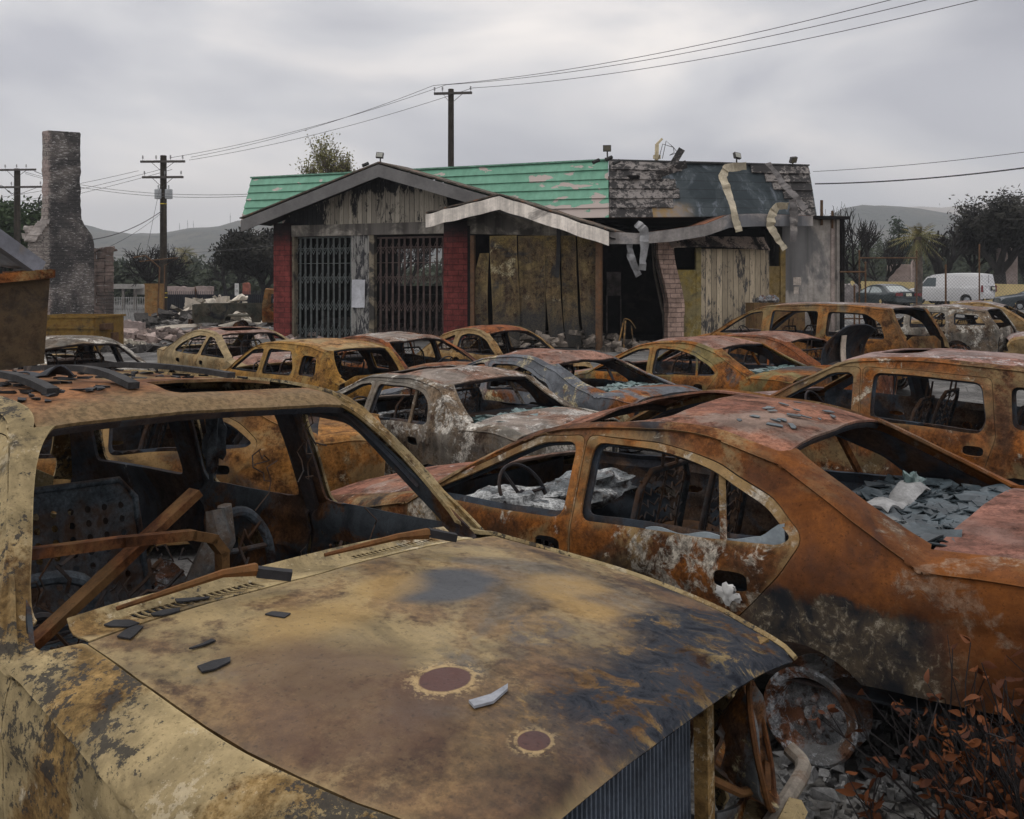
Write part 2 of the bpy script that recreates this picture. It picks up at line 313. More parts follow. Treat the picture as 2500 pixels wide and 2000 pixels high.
def pchip(pts, x, n=None):
    """Catmull-Rom through (x,z) points, sampled n times (uniform in parameter)"""
    out = []; P = pts
    m = len(P) - 1
    for i in range(n + 1):
        t = i / n * m; k = min(int(t), m - 1); u = t - k
        p1, p2 = P[k], P[k + 1]
        p0 = P[k - 1] if k > 0 else tuple(2 * a - b for a, b in zip(p1, p2))
        p3 = P[k + 2] if k < m - 1 else tuple(2 * b - a for a, b in zip(p1, p2))
        out.append(tuple(.5 * (2 * b + (c - a) * u + (2 * a - 5 * b + 4 * c - d) * u * u + (3 * b - a - 3 * c + d) * u ** 3) for a, b, c, d in zip(p0, p1, p2, p3)))
    return out
def beltz(S, x):
    f, r = S['L']; return lerp(S['belt'][1], S['belt'][0], (x - r) / (f - r))
def Yof(S, x, z):
    f, r = S['L']; c = (f + r) / 2; h = (f - r) / 2; u = abs(x - c) / h
    w = S['W'] * (1 - .035 * u ** 2 - .13 * max(0, u - .72) ** 2 / .0784)
    zb = beltz(S, x); zs = S['sill']
    if z > zb: y = w - .015 - S['tumble'] * (z - zb) * (.86 + .35 * (z - zb))
    else:
        t = (zb - z) / (zb - zs); y = w - .015 * (1 - min(1, t * 4)) - .07 * max(0, t - .35) ** 1.5 / .52
    for ax in S['axles']:                                            # swelling over the wheel arches
        y += .022 * (2.718 ** (-((x - ax) / .42) ** 2)) * (1 - sm(zb - .12, zb + .05, z))
    y += .013 * sm(zb - .175, zb - .155, z) * (1 - sm(zb - .05, zb + .02, z))
    return y
# ---------------------------------------------------------------- ground, hills
GROUND_DONE = 1
def ground_z(x, y):
    up = .55 * sm(36, 46, y) * sm(2, 14, x)
    return up + .05 * noise.noise((x * .12, y * .12, 0)) * sm(24, 34, y) 
def asphalt_mat():
    N = NT('asphalt'); big = N.noise(.35, 6, .6, .5, 1); c = N.mix(N.rng(big, .35, .65), (.075, .073, .07), (.12, .116, .108)); g = N.noise(60, 4, .7, 0, 2); c = N.val(c, N.rng(g, .3, .7, .75, 1.25))
    ash = N.noise(1.1, 8, .68, .8, 5); f = N.noise(16, 7, .72, .4, 6); k = N.math('ADD', N.math('MULTIPLY', ash, .6), N.math('MULTIPLY', f, .4)); c = N.mix(N.rng(k, .50, .56, 0, .8), c, (.20, .195, .185)); c = N.mix(N.rng(k, .46, .40, 0, .85), c, (.025, .024, .024))
    v = N.t.nodes.new('ShaderNodeTexVoronoi'); v.feature = 'DISTANCE_TO_EDGE'; v.inputs['Scale'].default_value = .8; N.t.links.new(N.tc.outputs['Object'], v.inputs['Vector']); c = N.val(c, N.rng(v.outputs['Distance'], .0, .012, .5, 1))
    N.bump(N.math('ADD', g, f), .6, .012); return N.out(c, .92, .2)
m = MB(); xs = sorted(set([-3400, -900, -300, -120] + list(range(-70, 72, 4)) + [120, 300, 900, 3400])); ys = sorted(set([-40, -10] + list(range(0, 70, 3)) + [80, 100, 140, 220, 400, 800, 1600, 2600, 3600]))
m.V = [(x, y, ground_z(x, y)) for x in xs for y in ys]; k = len(ys); m.F = [(i * k + j, (i + 1) * k + j, (i + 1) * k + j + 1, i * k + j + 1) for i in range(len(xs) - 1) for j in range(k - 1)]
m.build('ground', asphalt_mat(), None, 60, kind='structure')
def hill_mat(name, a, b, c_, sc_):
    N = NT(name); n = N.noise(sc_, 9, .65, .4, 2); c = N.mix(N.rng(n, .38, .6), a, b); f = N.noise(sc_ * 9, 7, .7, 0, 4); c = N.mix(N.rng(f, .48, .62), c, c_); N.bump(f, .8, 6); return N.out(c, .95, .1)
def ridge(name, prof, Y, depth, mat, seed, rough):
    """a range of hills whose crest, seen from the lot, follows prof [(u, v)] at distance Y"""
    us = [p[0] for p in prof]; vs = [p[1] for p in prof]; n = 150; rows = 16; m = MB()
    for j in range(rows):
        t = j / (rows - 1)
        for i in range(n):
            u = lerp(us[0], us[-1], i / (n - 1)); h = EYE + (HOR - float(np.interp(u, us, vs))) / FPX * Y; x = (u - 1250) / FPX * Y
            hh = h * (math.sin(min(t * 1.25, 1) * 1.5708) ** 1.1 if t < .8 else 1 - (t - .8) * 1.5) + rough * noise.fractal(Vector((x * .006, t * 4 + seed, 0)), .8, 2.1, 5) * math.sin(t * 3.14) * .9 + (rough * .10 * noise.noise((x * .05, seed, 1)) + rough * .05 * noise.noise((x * .17, seed, 3))) * t
            m.V.append((x * (1 + (t - .8) * depth / Y), Y + (t - .8) * depth, max(hh, -2)))
    m.F = [(j * n + i, j * n + i + 1, (j + 1) * n + i + 1, (j + 1) * n + i) for j in range(rows - 1) for i in range(n - 1)]
    return m.build(name, mat, None, 80, kind='structure')
ridge('hills', [(-500, 590), (0, 575), (150, 560), (215, 556), (260, 563), (330, 572), (400, 567), (470, 553), (530, 551), (580, 541), (640, 535), (760, 548), (900, 560), (1300, 600), (1700, 590), (2000, 552), (2060, 520), (2110, 510), (2150, 515), (2210, 516), (2290, 525), (2330, 528), (2420, 545), (2500, 560), (3000, 600)], 1150, 600, hill_mat('hazed_scrub_hillside', (.062, .068, .06), (.105, .10, .08), (.036, .044, .04), .009), 3, 11)  # hillside colours greyed: part of the distance haze is put into them
ridge('mountains', [(-1500, 600), (1900, 600), (2170, 513), (2210, 505), (2260, 506), (2330, 508), (2400, 500), (2440, 489), (2500, 487), (2700, 470), (3400, 540), (4200, 620)], 2700, 700, hill_mat('dry_mountainside', (.24, .185, .13), (.31, .24, .165), (.18, .14, .10), .004), 9, 22)
# ---------------------------------------------------------------- trees
def limb(m, p, d, L_, r, depth, rnd, tips, spread=.6, n=6, up=.15, shrink=.70, kids=(2, 3), minr=.006):
    """one tapered crooked limb and, from along it, its branches"""
    P = [p]; q = p.copy(); dd = d.copy(); k = max(2, 4 - (depth < 2))
    for i in range(k):
        dd = (dd + Vector((rnd.gauss(0, .17), rnd.gauss(0, .17), rnd.gauss(0, .12) + up * .4))).normalized(); q = q + dd * (L_ / k); P.append(q.copy())
    m.tube(P, [max(minr, r * (1 - .42 * i / k)) for i in range(k + 1)], n if r > .05 else 4 if r > .02 else 3, False)
    if depth <= 0: tips.append((q, dd)); return
    for j in range(rnd.randint(*kids) + (depth > 2)):
        t = rnd.uniform(.45, 1); i = min(int(t * k), k - 1); b = P[i].lerp(P[i + 1], t * k - i)
        ax = Vector((rnd.gauss(0, 1), rnd.gauss(0, 1), rnd.gauss(0, .7))); nd = (dd + ax.normalized() * spread * rnd.uniform(.6, 1.3) + Vector((0, 0, up))).normalized()
        limb(m, b, nd, L_ * shrink * rnd.uniform(.75, 1.15), r * .58, depth - 1, rnd, tips, spread, n, up, shrink, kids, minr)
    limb(m, q, dd, L_ * shrink, r * .56, depth - 1, rnd, tips, spread, n, up, shrink, kids, minr)
def leaves(tips, rnd, per, size, spread, mat, name, parent):
    V = []; F = []
    for p, d in tips:
        for k in range(per):
            c = p + Vector((rnd.gauss(0, spread), rnd.gauss(0, spread), rnd.gauss(0, spread * .8))); a = Vector((rnd.gauss(0, 1), rnd.gauss(0, 1), rnd.gauss(0, 1))).normalized(); b = a.orthogonal().normalized(); s = size * rnd.uniform(.6, 1.4)
            n = len(V); V += [c - a * s, c + b * s * .45, c + a * s, c - b * s * .45]; F.append((n, n + 1, n + 2, n + 3))
    return link(name, mesh(name, V, F, mat, 0), parent)
def leaf_mat(name, a, b):
    N = NT(name); n = N.noise(.6, 4, .6, 0, 3); f = N.noise(5, 3, .6, 0, 5); c = N.mix(N.rng(N.math('ADD', N.math('MULTIPLY', n, .6), N.math('MULTIPLY', f, .4)), .4, .6), a, b); return N.out(c, .8, .2)
M_BARK = plain('charred_bark', (.022, .020, .019), 2, .4, 3, .95, .1, .6)
M_BARK2 = plain('grey_bark', (.11, .09, .075), 3, .4, 3, .95, .1, .6)
def tree(name, label, u, Y, v_top, r=.22, seed=1, depth=4, spread=.62, bark=M_BARK, crown=None, per=0, size=.12, cs=.4, base=None, up=.15, kids=(2, 3), lean=(0, 0), wid=None, group='trees around the lot', trunk=.26, shrink=.70, minr=.012, forks=3):
    x = (u - 1250) / FPX * Y; z0 = ground_z(x, Y) if base is None else base; H = EYE + (HOR - v_top) / FPX * Y - z0
    rnd = random.Random(seed); t = empty(name, (x, Y, z0), label=label, cat='tree', group=group); m = MB(); tips = []
    th = H * trunk; top = Vector((lean[0] * th, lean[1] * th, th)); m.tube([(0, 0, -.2), (lean[0] * th * .4 + .05, 0, th * .45), top], [r * 1.25, r, r * .85], 8, False)
    tot = sum(shrink ** i for i in range(depth + 1)) * .80
    for k in range(forks):
        a = 6.28 * k / forks + rnd.uniform(-.5, .5); d = Vector((math.cos(a) * spread, math.sin(a) * spread, 1)).normalized(); limb(m, top.copy(), d, (H - th) / tot * rnd.uniform(.85, 1.1), r * .62, depth, rnd, tips, spread, 6, up, shrink, kids, minr)
    zmax = max(v[2] for v in m.V); k = H / zmax; m.V = [(a * k, b * k, c * k) for a, b, c in m.V]; tips = [(p * k, d) for p, d in tips]
    if wid:
        f_ = wid / max(math.hypot(a, b) for a, b, c in m.V); m.V = [(a * f_, b * f_, c) for a, b, c in m.V]; tips = [(Vector((p.x * f_, p.y * f_, p.z)), d) for p, d in tips]
    m.build('trunk', bark, t, 60)
    if crown: leaves(tips, rnd, per, size, cs, crown, 'crown', t)
    return t
L_GREEN = leaf_mat('dark_green_leaves', (.018, .035, .012), (.05, .075, .028)); L_YEL = leaf_mat('singed_leaves', (.10, .10, .035), (.20, .19, .075)); L_BURN = leaf_mat('charred_leaves', (.014, .014, .012), (.035, .033, .025)); L_BLU = leaf_mat('blue_green_leaves', (.018, .03, .022), (.04, .055, .035))
tree('leafy_tree', 'green leafy tree at the left edge behind the power pole', 15, 62, 488, .3, 3, 4, .7, M_BARK, L_GREEN, 22, .16, .45)
tree('leafy_tree', 'smaller green tree between the left power pole and the chimney', 62, 66, 540, .26, 5, 4, .8, M_BARK, L_GREEN, 22, .16, .45)
tree('half_leafed_tree', 'half bare tree with yellow-green leaves rising behind the green roof', 790, 46, 322, .17, 11, 4, .30, M_BARK2, L_YEL, 3, .075, .22, kids=(2, 3), up=.25, trunk=.42, wid=1.75)
tree('half_leafed_tree', 'nearly bare twiggy tree just right of the leafy one behind the green roof', 845, 47, 372, .15, 12, 5, .34, M_BARK2, L_YEL, 1, .06, .15, kids=(2, 3), up=.25, trunk=.5, wid=1.3)
tree('bare_tree', 'bare black tree with wide drooping limbs behind the transformer pole', 385, 66, 596, .30, 21, 4, .95, M_BARK, up=.05, trunk=.22, minr=.016)
tree('bare_tree', 'bare twiggy tree to the right of the thin palm', 550, 78, 592, .26, 22, 4, .85, M_BARK, trunk=.24, minr=.016)
tree('charred_tree', 'dense charred dark tree beside the left brick pillar', 645, 70, 562, .36, 23, 5, .7, M_BARK, L_BURN, 5, .16, .3)
tree('bare_tree', 'bare black tree seen through the garage gates', 800, 62, 560, .3, 24, 4, .8, M_BARK)
tree('bare_tree', 'bare black tree behind the second garage gate', 985, 64, 556, .3, 25, 4, .8, M_BARK)
tree('bare_tree', 'tall bare tree just right of the concrete end wall', 2095, 52, 488, .22, 26, 4, .65, M_BARK, up=.2)
tree('bare_tree', 'thicket-like bare tree between the concrete wall and the palm', 2160, 66, 566, .26, 27, 4, .8, M_BARK)
tree('pollarded_tree', 'black pollarded tree with stubby knotted limbs right of the palm', 2300, 60, 552, .42, 28, 3, .85, M_BARK, up=.25, trunk=.36, minr=.07, shrink=.62, kids=(2, 2))
tree('bare_tree', 'bare leaning tree between the pollarded tree and the big dark oak', 2385, 68, 545, .3, 29, 4, .8, M_BARK)
tree('dark_oak', 'big dark oak with scorched crown at the right edge', 2440, 64, 477, .5, 30, 5, .72, M_BARK, L_BURN, 5, .15, .4, trunk=.3)
tree('dark_oak', 'lower spreading dark tree at the very right edge', 2510, 72, 548, .4, 31, 5, .8, M_BARK, L_BURN, 4, .16, .4)
def conifer(label, u, Y, v_top, mat, seed):
    x = (u - 1250) / FPX * Y; z0 = ground_z(x, Y); H = EYE + (HOR - v_top) / FPX * Y - z0; t = empty('conifer', (x, Y, z0), label=label, cat='tree', group='trees around the lot'); m = MB(); m.tube([(0, 0, 0), (0, 0, H)], [.18, .02], 6, False); rnd = random.Random(seed); tips = []
    for k in range(60):
        z = H * rnd.uniform(.12, .98); l = (H - z) * .28 + .2; a = rnd.uniform(0, 6.28); d = Vector((math.cos(a), math.sin(a), -.15)); m.tube([(0, 0, z), d * l + Vector((0, 0, z))], [.03, .008], 3, False); tips += [(d * l * q + Vector((0, 0, z)), d) for q in (.4, .7, 1)]
    m.build('trunk', M_BARK, t, 60); leaves(tips, rnd, 8, .14, .22, mat, 'crown', t)
conifer('dark pointed conifer left of the palm', 2195, 72, 535, L_BLU, 3)
conifer('slim dark conifer behind the pink ruin on the left', 300, 120, 640, L_BLU, 4)
def palm(label, u, Y, v_top, R_, tr, seed, skirt=.5):
    x = (u - 1250) / FPX * Y; z0 = ground_z(x, Y); H = EYE + (HOR - v_top) / FPX * Y - z0; rnd = random.Random(seed); t = empty('palm_tree', (x, Y, z0), label=label, cat='palm', group='trees around the lot'); hub = H - R_ * .75
    m = MB(); m.tube([(0, 0, 0), (.1, 0, hub * .5), (0, 0, hub)], [tr * 1.15, tr, tr * 1.1], 10); m.build('trunk', M_BARK2, t, 60)
    V = []; F = []
    for k in range(50):
        a = rnd.uniform(0, 6.28); el = rnd.uniform(-.1, 1.15) if k % 3 else rnd.uniform(-1.2, .0); l = R_ * rnd.uniform(.8, 1.05); d = Vector((math.cos(a) * math.cos(el), math.sin(a) * math.cos(el), math.sin(el))); sd = Vector((-math.sin(a), math.cos(a), 0)); N_ = 9
        for i in range(N_):
            p0 = Vector((0, 0, hub)) + d * l * i / N_ + Vector((0, 0, -.36 * l * (i / N_) ** 2)); p1 = Vector((0, 0, hub)) + d * l * (i + 1) / N_ + Vector((0, 0, -.36 * l * ((i + 1) / N_) ** 2))
            for s in (-1, 1):
                w = l * .20 * math.sin(math.pi * min(1, (i + 1.2) / (N_ + 1))); tip = p1 + sd * s * w + (p1 - p0) * .9 + Vector((0, 0, -w * .5)); n = len(V); V += [p0, p0.lerp(p1, .55), tip]; F.append((n, n + 1, n + 2) if s > 0 else (n, n + 2, n + 1))
    link('crown', mesh('crown', V, F, leaf_mat('palm_fronds', (.11, .11, .04), (.30, .25, .11)), 0), t)
palm('broad date palm with yellowed fronds above the parked cars', 2240, 56, 530, 1.65, .22, 4)
palm('thin tall palm far behind the transformer pole', 450, 105, 590, 1.7, .13, 8)
rnd = random.Random(77); tips = []
for k in range(620):
    u = rnd.uniform(-300, 2900); Y = rnd.uniform(85, 170); h = rnd.uniform(1.5, 3.6) * Y / 110 * (1.9 if u > 2040 else 1.15 if u < 700 else 1); x = (u - 1250) / FPX * Y
    for q in range(int(10 + h * 6)): tips.append((Vector((x + rnd.gauss(0, 1.7), Y + rnd.gauss(0, 1.5), .4 + h * rnd.uniform(0, 1) ** .8)), None))
o = leaves(tips, rnd, 7, .34, .55, leaf_mat('far_trees', (.014, .02, .012), (.045, .055, .03)), 'treeline', None); tag(o, 'dark mass of trees and scrub far behind the lot', 'trees', kind='stuff')
m = MB()
# ---------------------------------------------------------------- car builder
def prep(S):
    if '_x' in S: return S
    X = []; Z = []; b = [S[k][-1][0] for k in SECS]
    for k in SECS:
        P = pchip(S[k], None, 24); X += [p[0] for p in P]; Z += [p[1] for p in P]
    o = np.argsort(X, kind='stable'); S['_x'] = np.array(X)[o]; S['_z'] = np.array(Z)[o]
    mid = [(S[k][0][0] + S[k][-1][0]) / 2 for k in SECS][::-1]; S['_cx'] = mid; S['_cr'] = list(S['crown'])[::-1]; S['_b'] = b
    return S
def zc(S, x): return float(np.interp(x, S['_x'], S['_z']))
def crown(S, x): return float(np.interp(x, S['_cx'], S['_cr']))
def fillet(S, x): return float(np.interp(x, S['_cx'], S.get('rr', (.045, .008, .012, .015, .03))[::-1]))
def edge(S, x): z = zc(S, x) - crown(S, x) - fillet(S, x); return Yof(S, x, z), z
def topmap(S, x, v):
    y, ze = edge(S, x); f0 = S.get('fz', .88) if x > S['_b'][0] - .1 else .88; f0 = .94 if 'vhl' in S and v > 0 and x > S['_b'][0] - .1 else f0; t = min(1, max(0, (abs(v) - f0) / (1 - f0))); return (x, v * y, zc(S, x) - crown(S, x) * abs(v) ** 3 - fillet(S, x) * (1 - math.sqrt(1 - t * t)))
def warp(V, seed, amp, sag=None):
    out = []
    for p in V:
        d = noise.noise_vector(Vector(p) * 2.3 + Vector((seed * 3.7, seed, 0))) * amp + noise.noise_vector(Vector(p) * 8 + Vector((seed, 0, 0))) * amp * .25
        q = [p[0] + d[0] * .4, p[1] + d[1], p[2] + d[2]]
        if sag: q[2] += sag(p)
        out.append(q)
    return out
def vcut(S, x, sd=1):
    b = S['_b']; vals = [S.get('vhl', S['vh']) if sd > 0 else S['vh'], S['vws'], .9, S['vbl'], S['vd']]; v = vals[0]
    for i in range(4): v = lerp(v, vals[i + 1], 1 - sm(b[i] - (.03 if i < 3 else .01), b[i] + (.03 if i < 3 else .06), x))
    cw = S.get('cowl', S['ws'][0][0] - .05)
    if b[1] < x < cw:                                                 # rounded corners of the windscreen opening
        v -= S.get('corner', (.05, .035))[0] * math.exp(-(x - b[1]) / S.get('corner', (.05, .035))[1]) + .03 * math.exp(-(cw - x) / .03)
    if b[3] < x < b[2]: v -= .06 * math.exp(-(b[2] - x) / .05) + .05 * math.exp(-(x - b[3]) / .05)
    return v
def side_outline(S, res, inset=0):
    f, r = S['_x'][-1], S['_x'][0]; xs = np.linspace(f, r, max(30, int((f - r) / res)))
    top_ = [(float(x), edge(S, float(x))[1] - inset) for x in xs]
    rz = S.get('rz', S['sill'] + .16); bot = [(r + .02, top_[-1][1] - .12), (r + .05, rz)]; a = S['arch']
    def arch_pts(cx): return [(cx + a * math.cos(t), S['wr'] + .03 + a * math.sin(t)) for t in np.linspace(math.pi - (math.asin((rz - S['wr'] - .03) / a) if 'rz' in S and cx < 0 else .02), .02, 14) if S['wr'] + .03 + a * math.sin(t) > S['sill'] + .01]
    bot += ([] if 'rz' in S else [(S['axles'][1] - a - .02, S['sill'] + .05)]) + arch_pts(S['axles'][1]) + [(S['axles'][1] + a + .01, S['sill']), (S['axles'][0] - a - .01, S['sill'])] + arch_pts(S['axles'][0]) + [(S['axles'][0] + a + .02, S['sill'] + .04)]
    bot += [(f - .05, S['sill'] + .12)]
    return top_, bot
def wheel_mesh(mats, r):
    m = MB(); m.lathe([(r, -.09), (r + .012, -.085), (r + .012, -.075), (r - .02, -.06), (r - .03, 0), (r - .02, .07), (r + .012, .085), (r, .09), (r - .035, .075), (r - .05, .03), (r - .06, -.01)], (0, 0, 0), 'y', 36)
    return mesh('rim', m.V, m.F, mats['rim'], 30)
def drum_mesh(mats, r):
    m = MB(); m.lathe([(.001, .055), (.035, .055), (.04, .03), (.10, .028), (.115, .02), (.15, .018), (r - .075, .0), (r - .06, -.02)], (0, 0, 0), 'y', 36)
    for k in range(5):
        a = 6.28 * k / 5; m.lathe([(.001, .06), (.013, .058), (.015, .025)], (.068 * math.cos(a), 0, .068 * math.sin(a)), 'y', 8)
    return mesh('brake_drum', m.V, m.F, mats['drum'], 30)
def seat_mesh(w=.50, holes=True):
    """bare frame of a car seat: bent sheet back with punched holes, tube hoop, cushion pan; origin on the floor, facing +x"""
    out = [(-w / 2 + .03, .0), (w / 2 - .03, .0), (w / 2, .08), (w / 2 - .02, .52), (w / 2 - .10, .60), (-w / 2 + .10, .60), (-w / 2 + .02, .52), (-w / 2, .08)]
    H = []
    if holes:
        n = max(4, int(w / .085))
        for i in range(n):
            for j in range(7):
                cx = (i + .5) / n * (w - .1) - (w - .1) / 2; cz = .09 + j * .066; r = .0135
                H.append([(cx + r * math.cos(t), cz + r * 1.25 * math.sin(t)) for t in np.linspace(0, 5.6, 9)])
    m = MB()
    if not holes:
        for j in range(9):
            z = .06 + j * .062; m.tube([(-.14 - .26 * z + .012 * math.sin(i * 2.1 + j), -w * .46 + w * .92 * i / 14, .30 + z + .014 * (-1) ** i) for i in range(15)], .005, 4)
        for y in np.linspace(-w * .4, w * .4, max(3, int(w / .16))): m.tube([(-.15, y, .30), (-.22, y * .97, .60), (-.30, y * .95, .90)], .007, 5)
    V, F = cdt(out, H, .06)
    V = [(-.14 - .26 * z - .035 * (1 - (y / (w / 2)) ** 2) + .012 * math.sin(y * 74), y, .30 + z) for y, z in V]; F = [f for f in F]
    if holes: V, F = thicken(V, F, .008); m.add(V, F)
    hoop = [(-.12, -w / 2, .24), (-.16, -w / 2, .36), (-.28, -w / 2 + .02, .82), (-.31, -w / 2 + .09, .91), (-.31, w / 2 - .09, .91), (-.28, w / 2 - .02, .82), (-.16, w / 2, .36), (-.12, w / 2, .24)]
    m.tube(hoop, .017, 8)
    for y in (-.07, .07): m.tube([(-.31, y, .88), (-.335, y * .9, 1.06)], .009, 6)
    m.sheet(lambda u, v: (-.16 + u * .50, (v - .5) * w * .92, .27 + .05 * math.sin(u * 3.1) - .03 * math.cos((v - .5) * 6) + .02 * u), 8, 8, .008)
    for y in (-w / 2 + .04, w / 2 - .04): m.beam((-.18, y, .12), (.30, y, .12), .03, .04); m.beam((-.1, y, .12), (-.1, y, .26), .02, .03); m.beam((.24, y, .12), (.26, y, .28), .02, .03)
    for k in range(5): m.tube([(-.10 + k * .09, -w * .42, .33), (-.08 + k * .09, 0, .345), (-.10 + k * .09, w * .42, .33)], .006, 5)
    return m
_shared = {}
def shared(key, fn):
    if key not in _shared: _shared[key] = fn()
    return _shared[key]
def lumps(c, size, seed, n=16, amp=.35):
    """a sagging molten mass"""
    m = MB()
    def fn(u, v):
        a, b = u * 6.28318, (v - .5) * 3.1416; p = Vector((math.cos(a) * math.cos(b), math.sin(a) * math.cos(b), math.sin(b)))
        k = 1 + amp * noise.noise(p * 1.7 + Vector((seed, 0, 0))) + amp * .6 * noise.noise(p * 4.2 + Vector((0, seed, 0))); return Vector(c) + Vector((p.x * size[0], p.y * size[1], p.z * size[2])) * k
    m.sheet(fn, n * 2, n); return m
def interior(car, S, mats, seed, steer=1, near=False, rear=True, seats=True):
    rnd = random.Random(seed); cw = S['ws'][0][0]; zb = S['belt'][0]; W = S['W']; fz = S['sill'] + .04; rs = min(S['axles'][1] + .28, -.8); back = S['bl'][-1][0]
    m = MB()
    m.sheet(lambda u, v: (lerp(cw + .1, S['_x'][0] + .12, u), (v - .5) * 2 * (W - .10), fz + .05 * math.exp(-((v - .5) / .08) ** 2) + (.16 * sm(.5, .62, u)) + .015 * noise.noise((u * 9, v * 9, seed))), 26, 14, .01)
    m.sheet(lambda u, v: (cw + .12 + .12 * (1 - v), (u - .5) * 2 * (W - .12), lerp(fz, zb - .01, v)), 12, 6, .01)
    m.build('floor_pan', mats['inner'], car)
    # cowl beam and melted dashboard
    m = MB(); xd = cw - .18
    m.tube([(xd, -(W - .14), zb - .16), (xd + .03, -.3, zb - .14), (xd, .3, zb - .13), (xd, W - .14, zb - .15)], .03, 8)
    for y in (-.45, -.12, .2, .5): m.beam((xd, y, zb - .15), (xd + .2, y * .9, zb - .3), .02, .05); m.beam((xd, y, zb - .15), (xd - .02, y + .03, fz + .1), .02, .03)
    m.sheet(lambda u, v: (xd - .02 + .26 * u, (v - .5) * 2 * (W - .2), zb - .10 - .06 * u * u + .03 * noise.noise((u * 5, v * 11, seed + 3)) - .05 * (1 - u) * (.5 + .5 * noise.noise((0, v * 9, seed)))), 8, 30, .012)
    m.build('dashboard', mats['ash'], car, 60)
    if steer:
     m = MB(); y = .36 * steer; c = Vector((xd - .26, y, zb + .0)); ax = Vector((-.85, 0, .5)).normalized(); q = Vector((0, 0, 1)).rotation_difference(ax).to_matrix()
     m.tube([c + q @ Vector((.185 * math.cos(t), .185 * math.sin(t), 0)) for t in np.linspace(0, 6.2832, 25)], .011, 6, False)
     for t in (.5, 2.64, 4.71): m.tube([c - ax * .03, c + q @ Vector((.185 * math.cos(t), .185 * math.sin(t), 0))], .011, 5)
     m.tube([c, c - ax * .45], .025, 8); m.build('steering_wheel', mats['inner'], car)
    sx = -.12 if S is not VAN else .35
    fm = shared('fseat' + mats['seat'].name, lambda: (lambda q: mesh('seat', q.V, q.F, mats['seat'], 40))(seat_mesh(.5, mats['seat'] is M_SEATN)))
    for s in (-1, 1) if seats else ():
        o = link('front_seat', fm, car); o.location = (sx, s * .38, fz); o.rotation_euler = (0, 0, rnd.uniform(-.06, .06))
    if rear:
        bm_ = shared('rseat' + mats['seat'].name, lambda: (lambda q: mesh('bench', q.V, q.F, mats['seat'], 40))(seat_mesh(1.16, mats['seat'] is M_SEATN)))
        o = link('rear_bench', bm_, car); o.location = (rs + .12, 0, fz + (.02 if seats else -.14))
    m = MB()
    for k in range(70 if near else 26):
        x, yy = rnd.uniform(back + .2, cw - .3), rnd.uniform(-.6, .6); l = rnd.uniform(.03, .16)
        m.box((x, yy, fz + .08 + rnd.uniform(0, .05)), (l, l * rnd.uniform(.2, .8), rnd.uniform(.01, .05)), Matrix.Rotation(rnd.uniform(0, 6), 3, 'Z') @ Matrix.Rotation(rnd.uniform(-.6, .6), 3, 'X'), l * .15, rnd)
    for k in range(26 if near else 8):                                # seat springs and burnt wiring
        p = Vector((rnd.uniform(back + .3, cw - .2), rnd.uniform(-.65, .65), fz + .06)); P = [p]
        for j in range(6): p = p + Vector((rnd.uniform(-.09, .09), rnd.uniform(-.09, .09), rnd.uniform(-.03, .08))); P.append(p)
        m.tube(P, .006 if near else .008, 5)
    m.build('charred_remains', mats['ash'], car, None, kind='stuff')
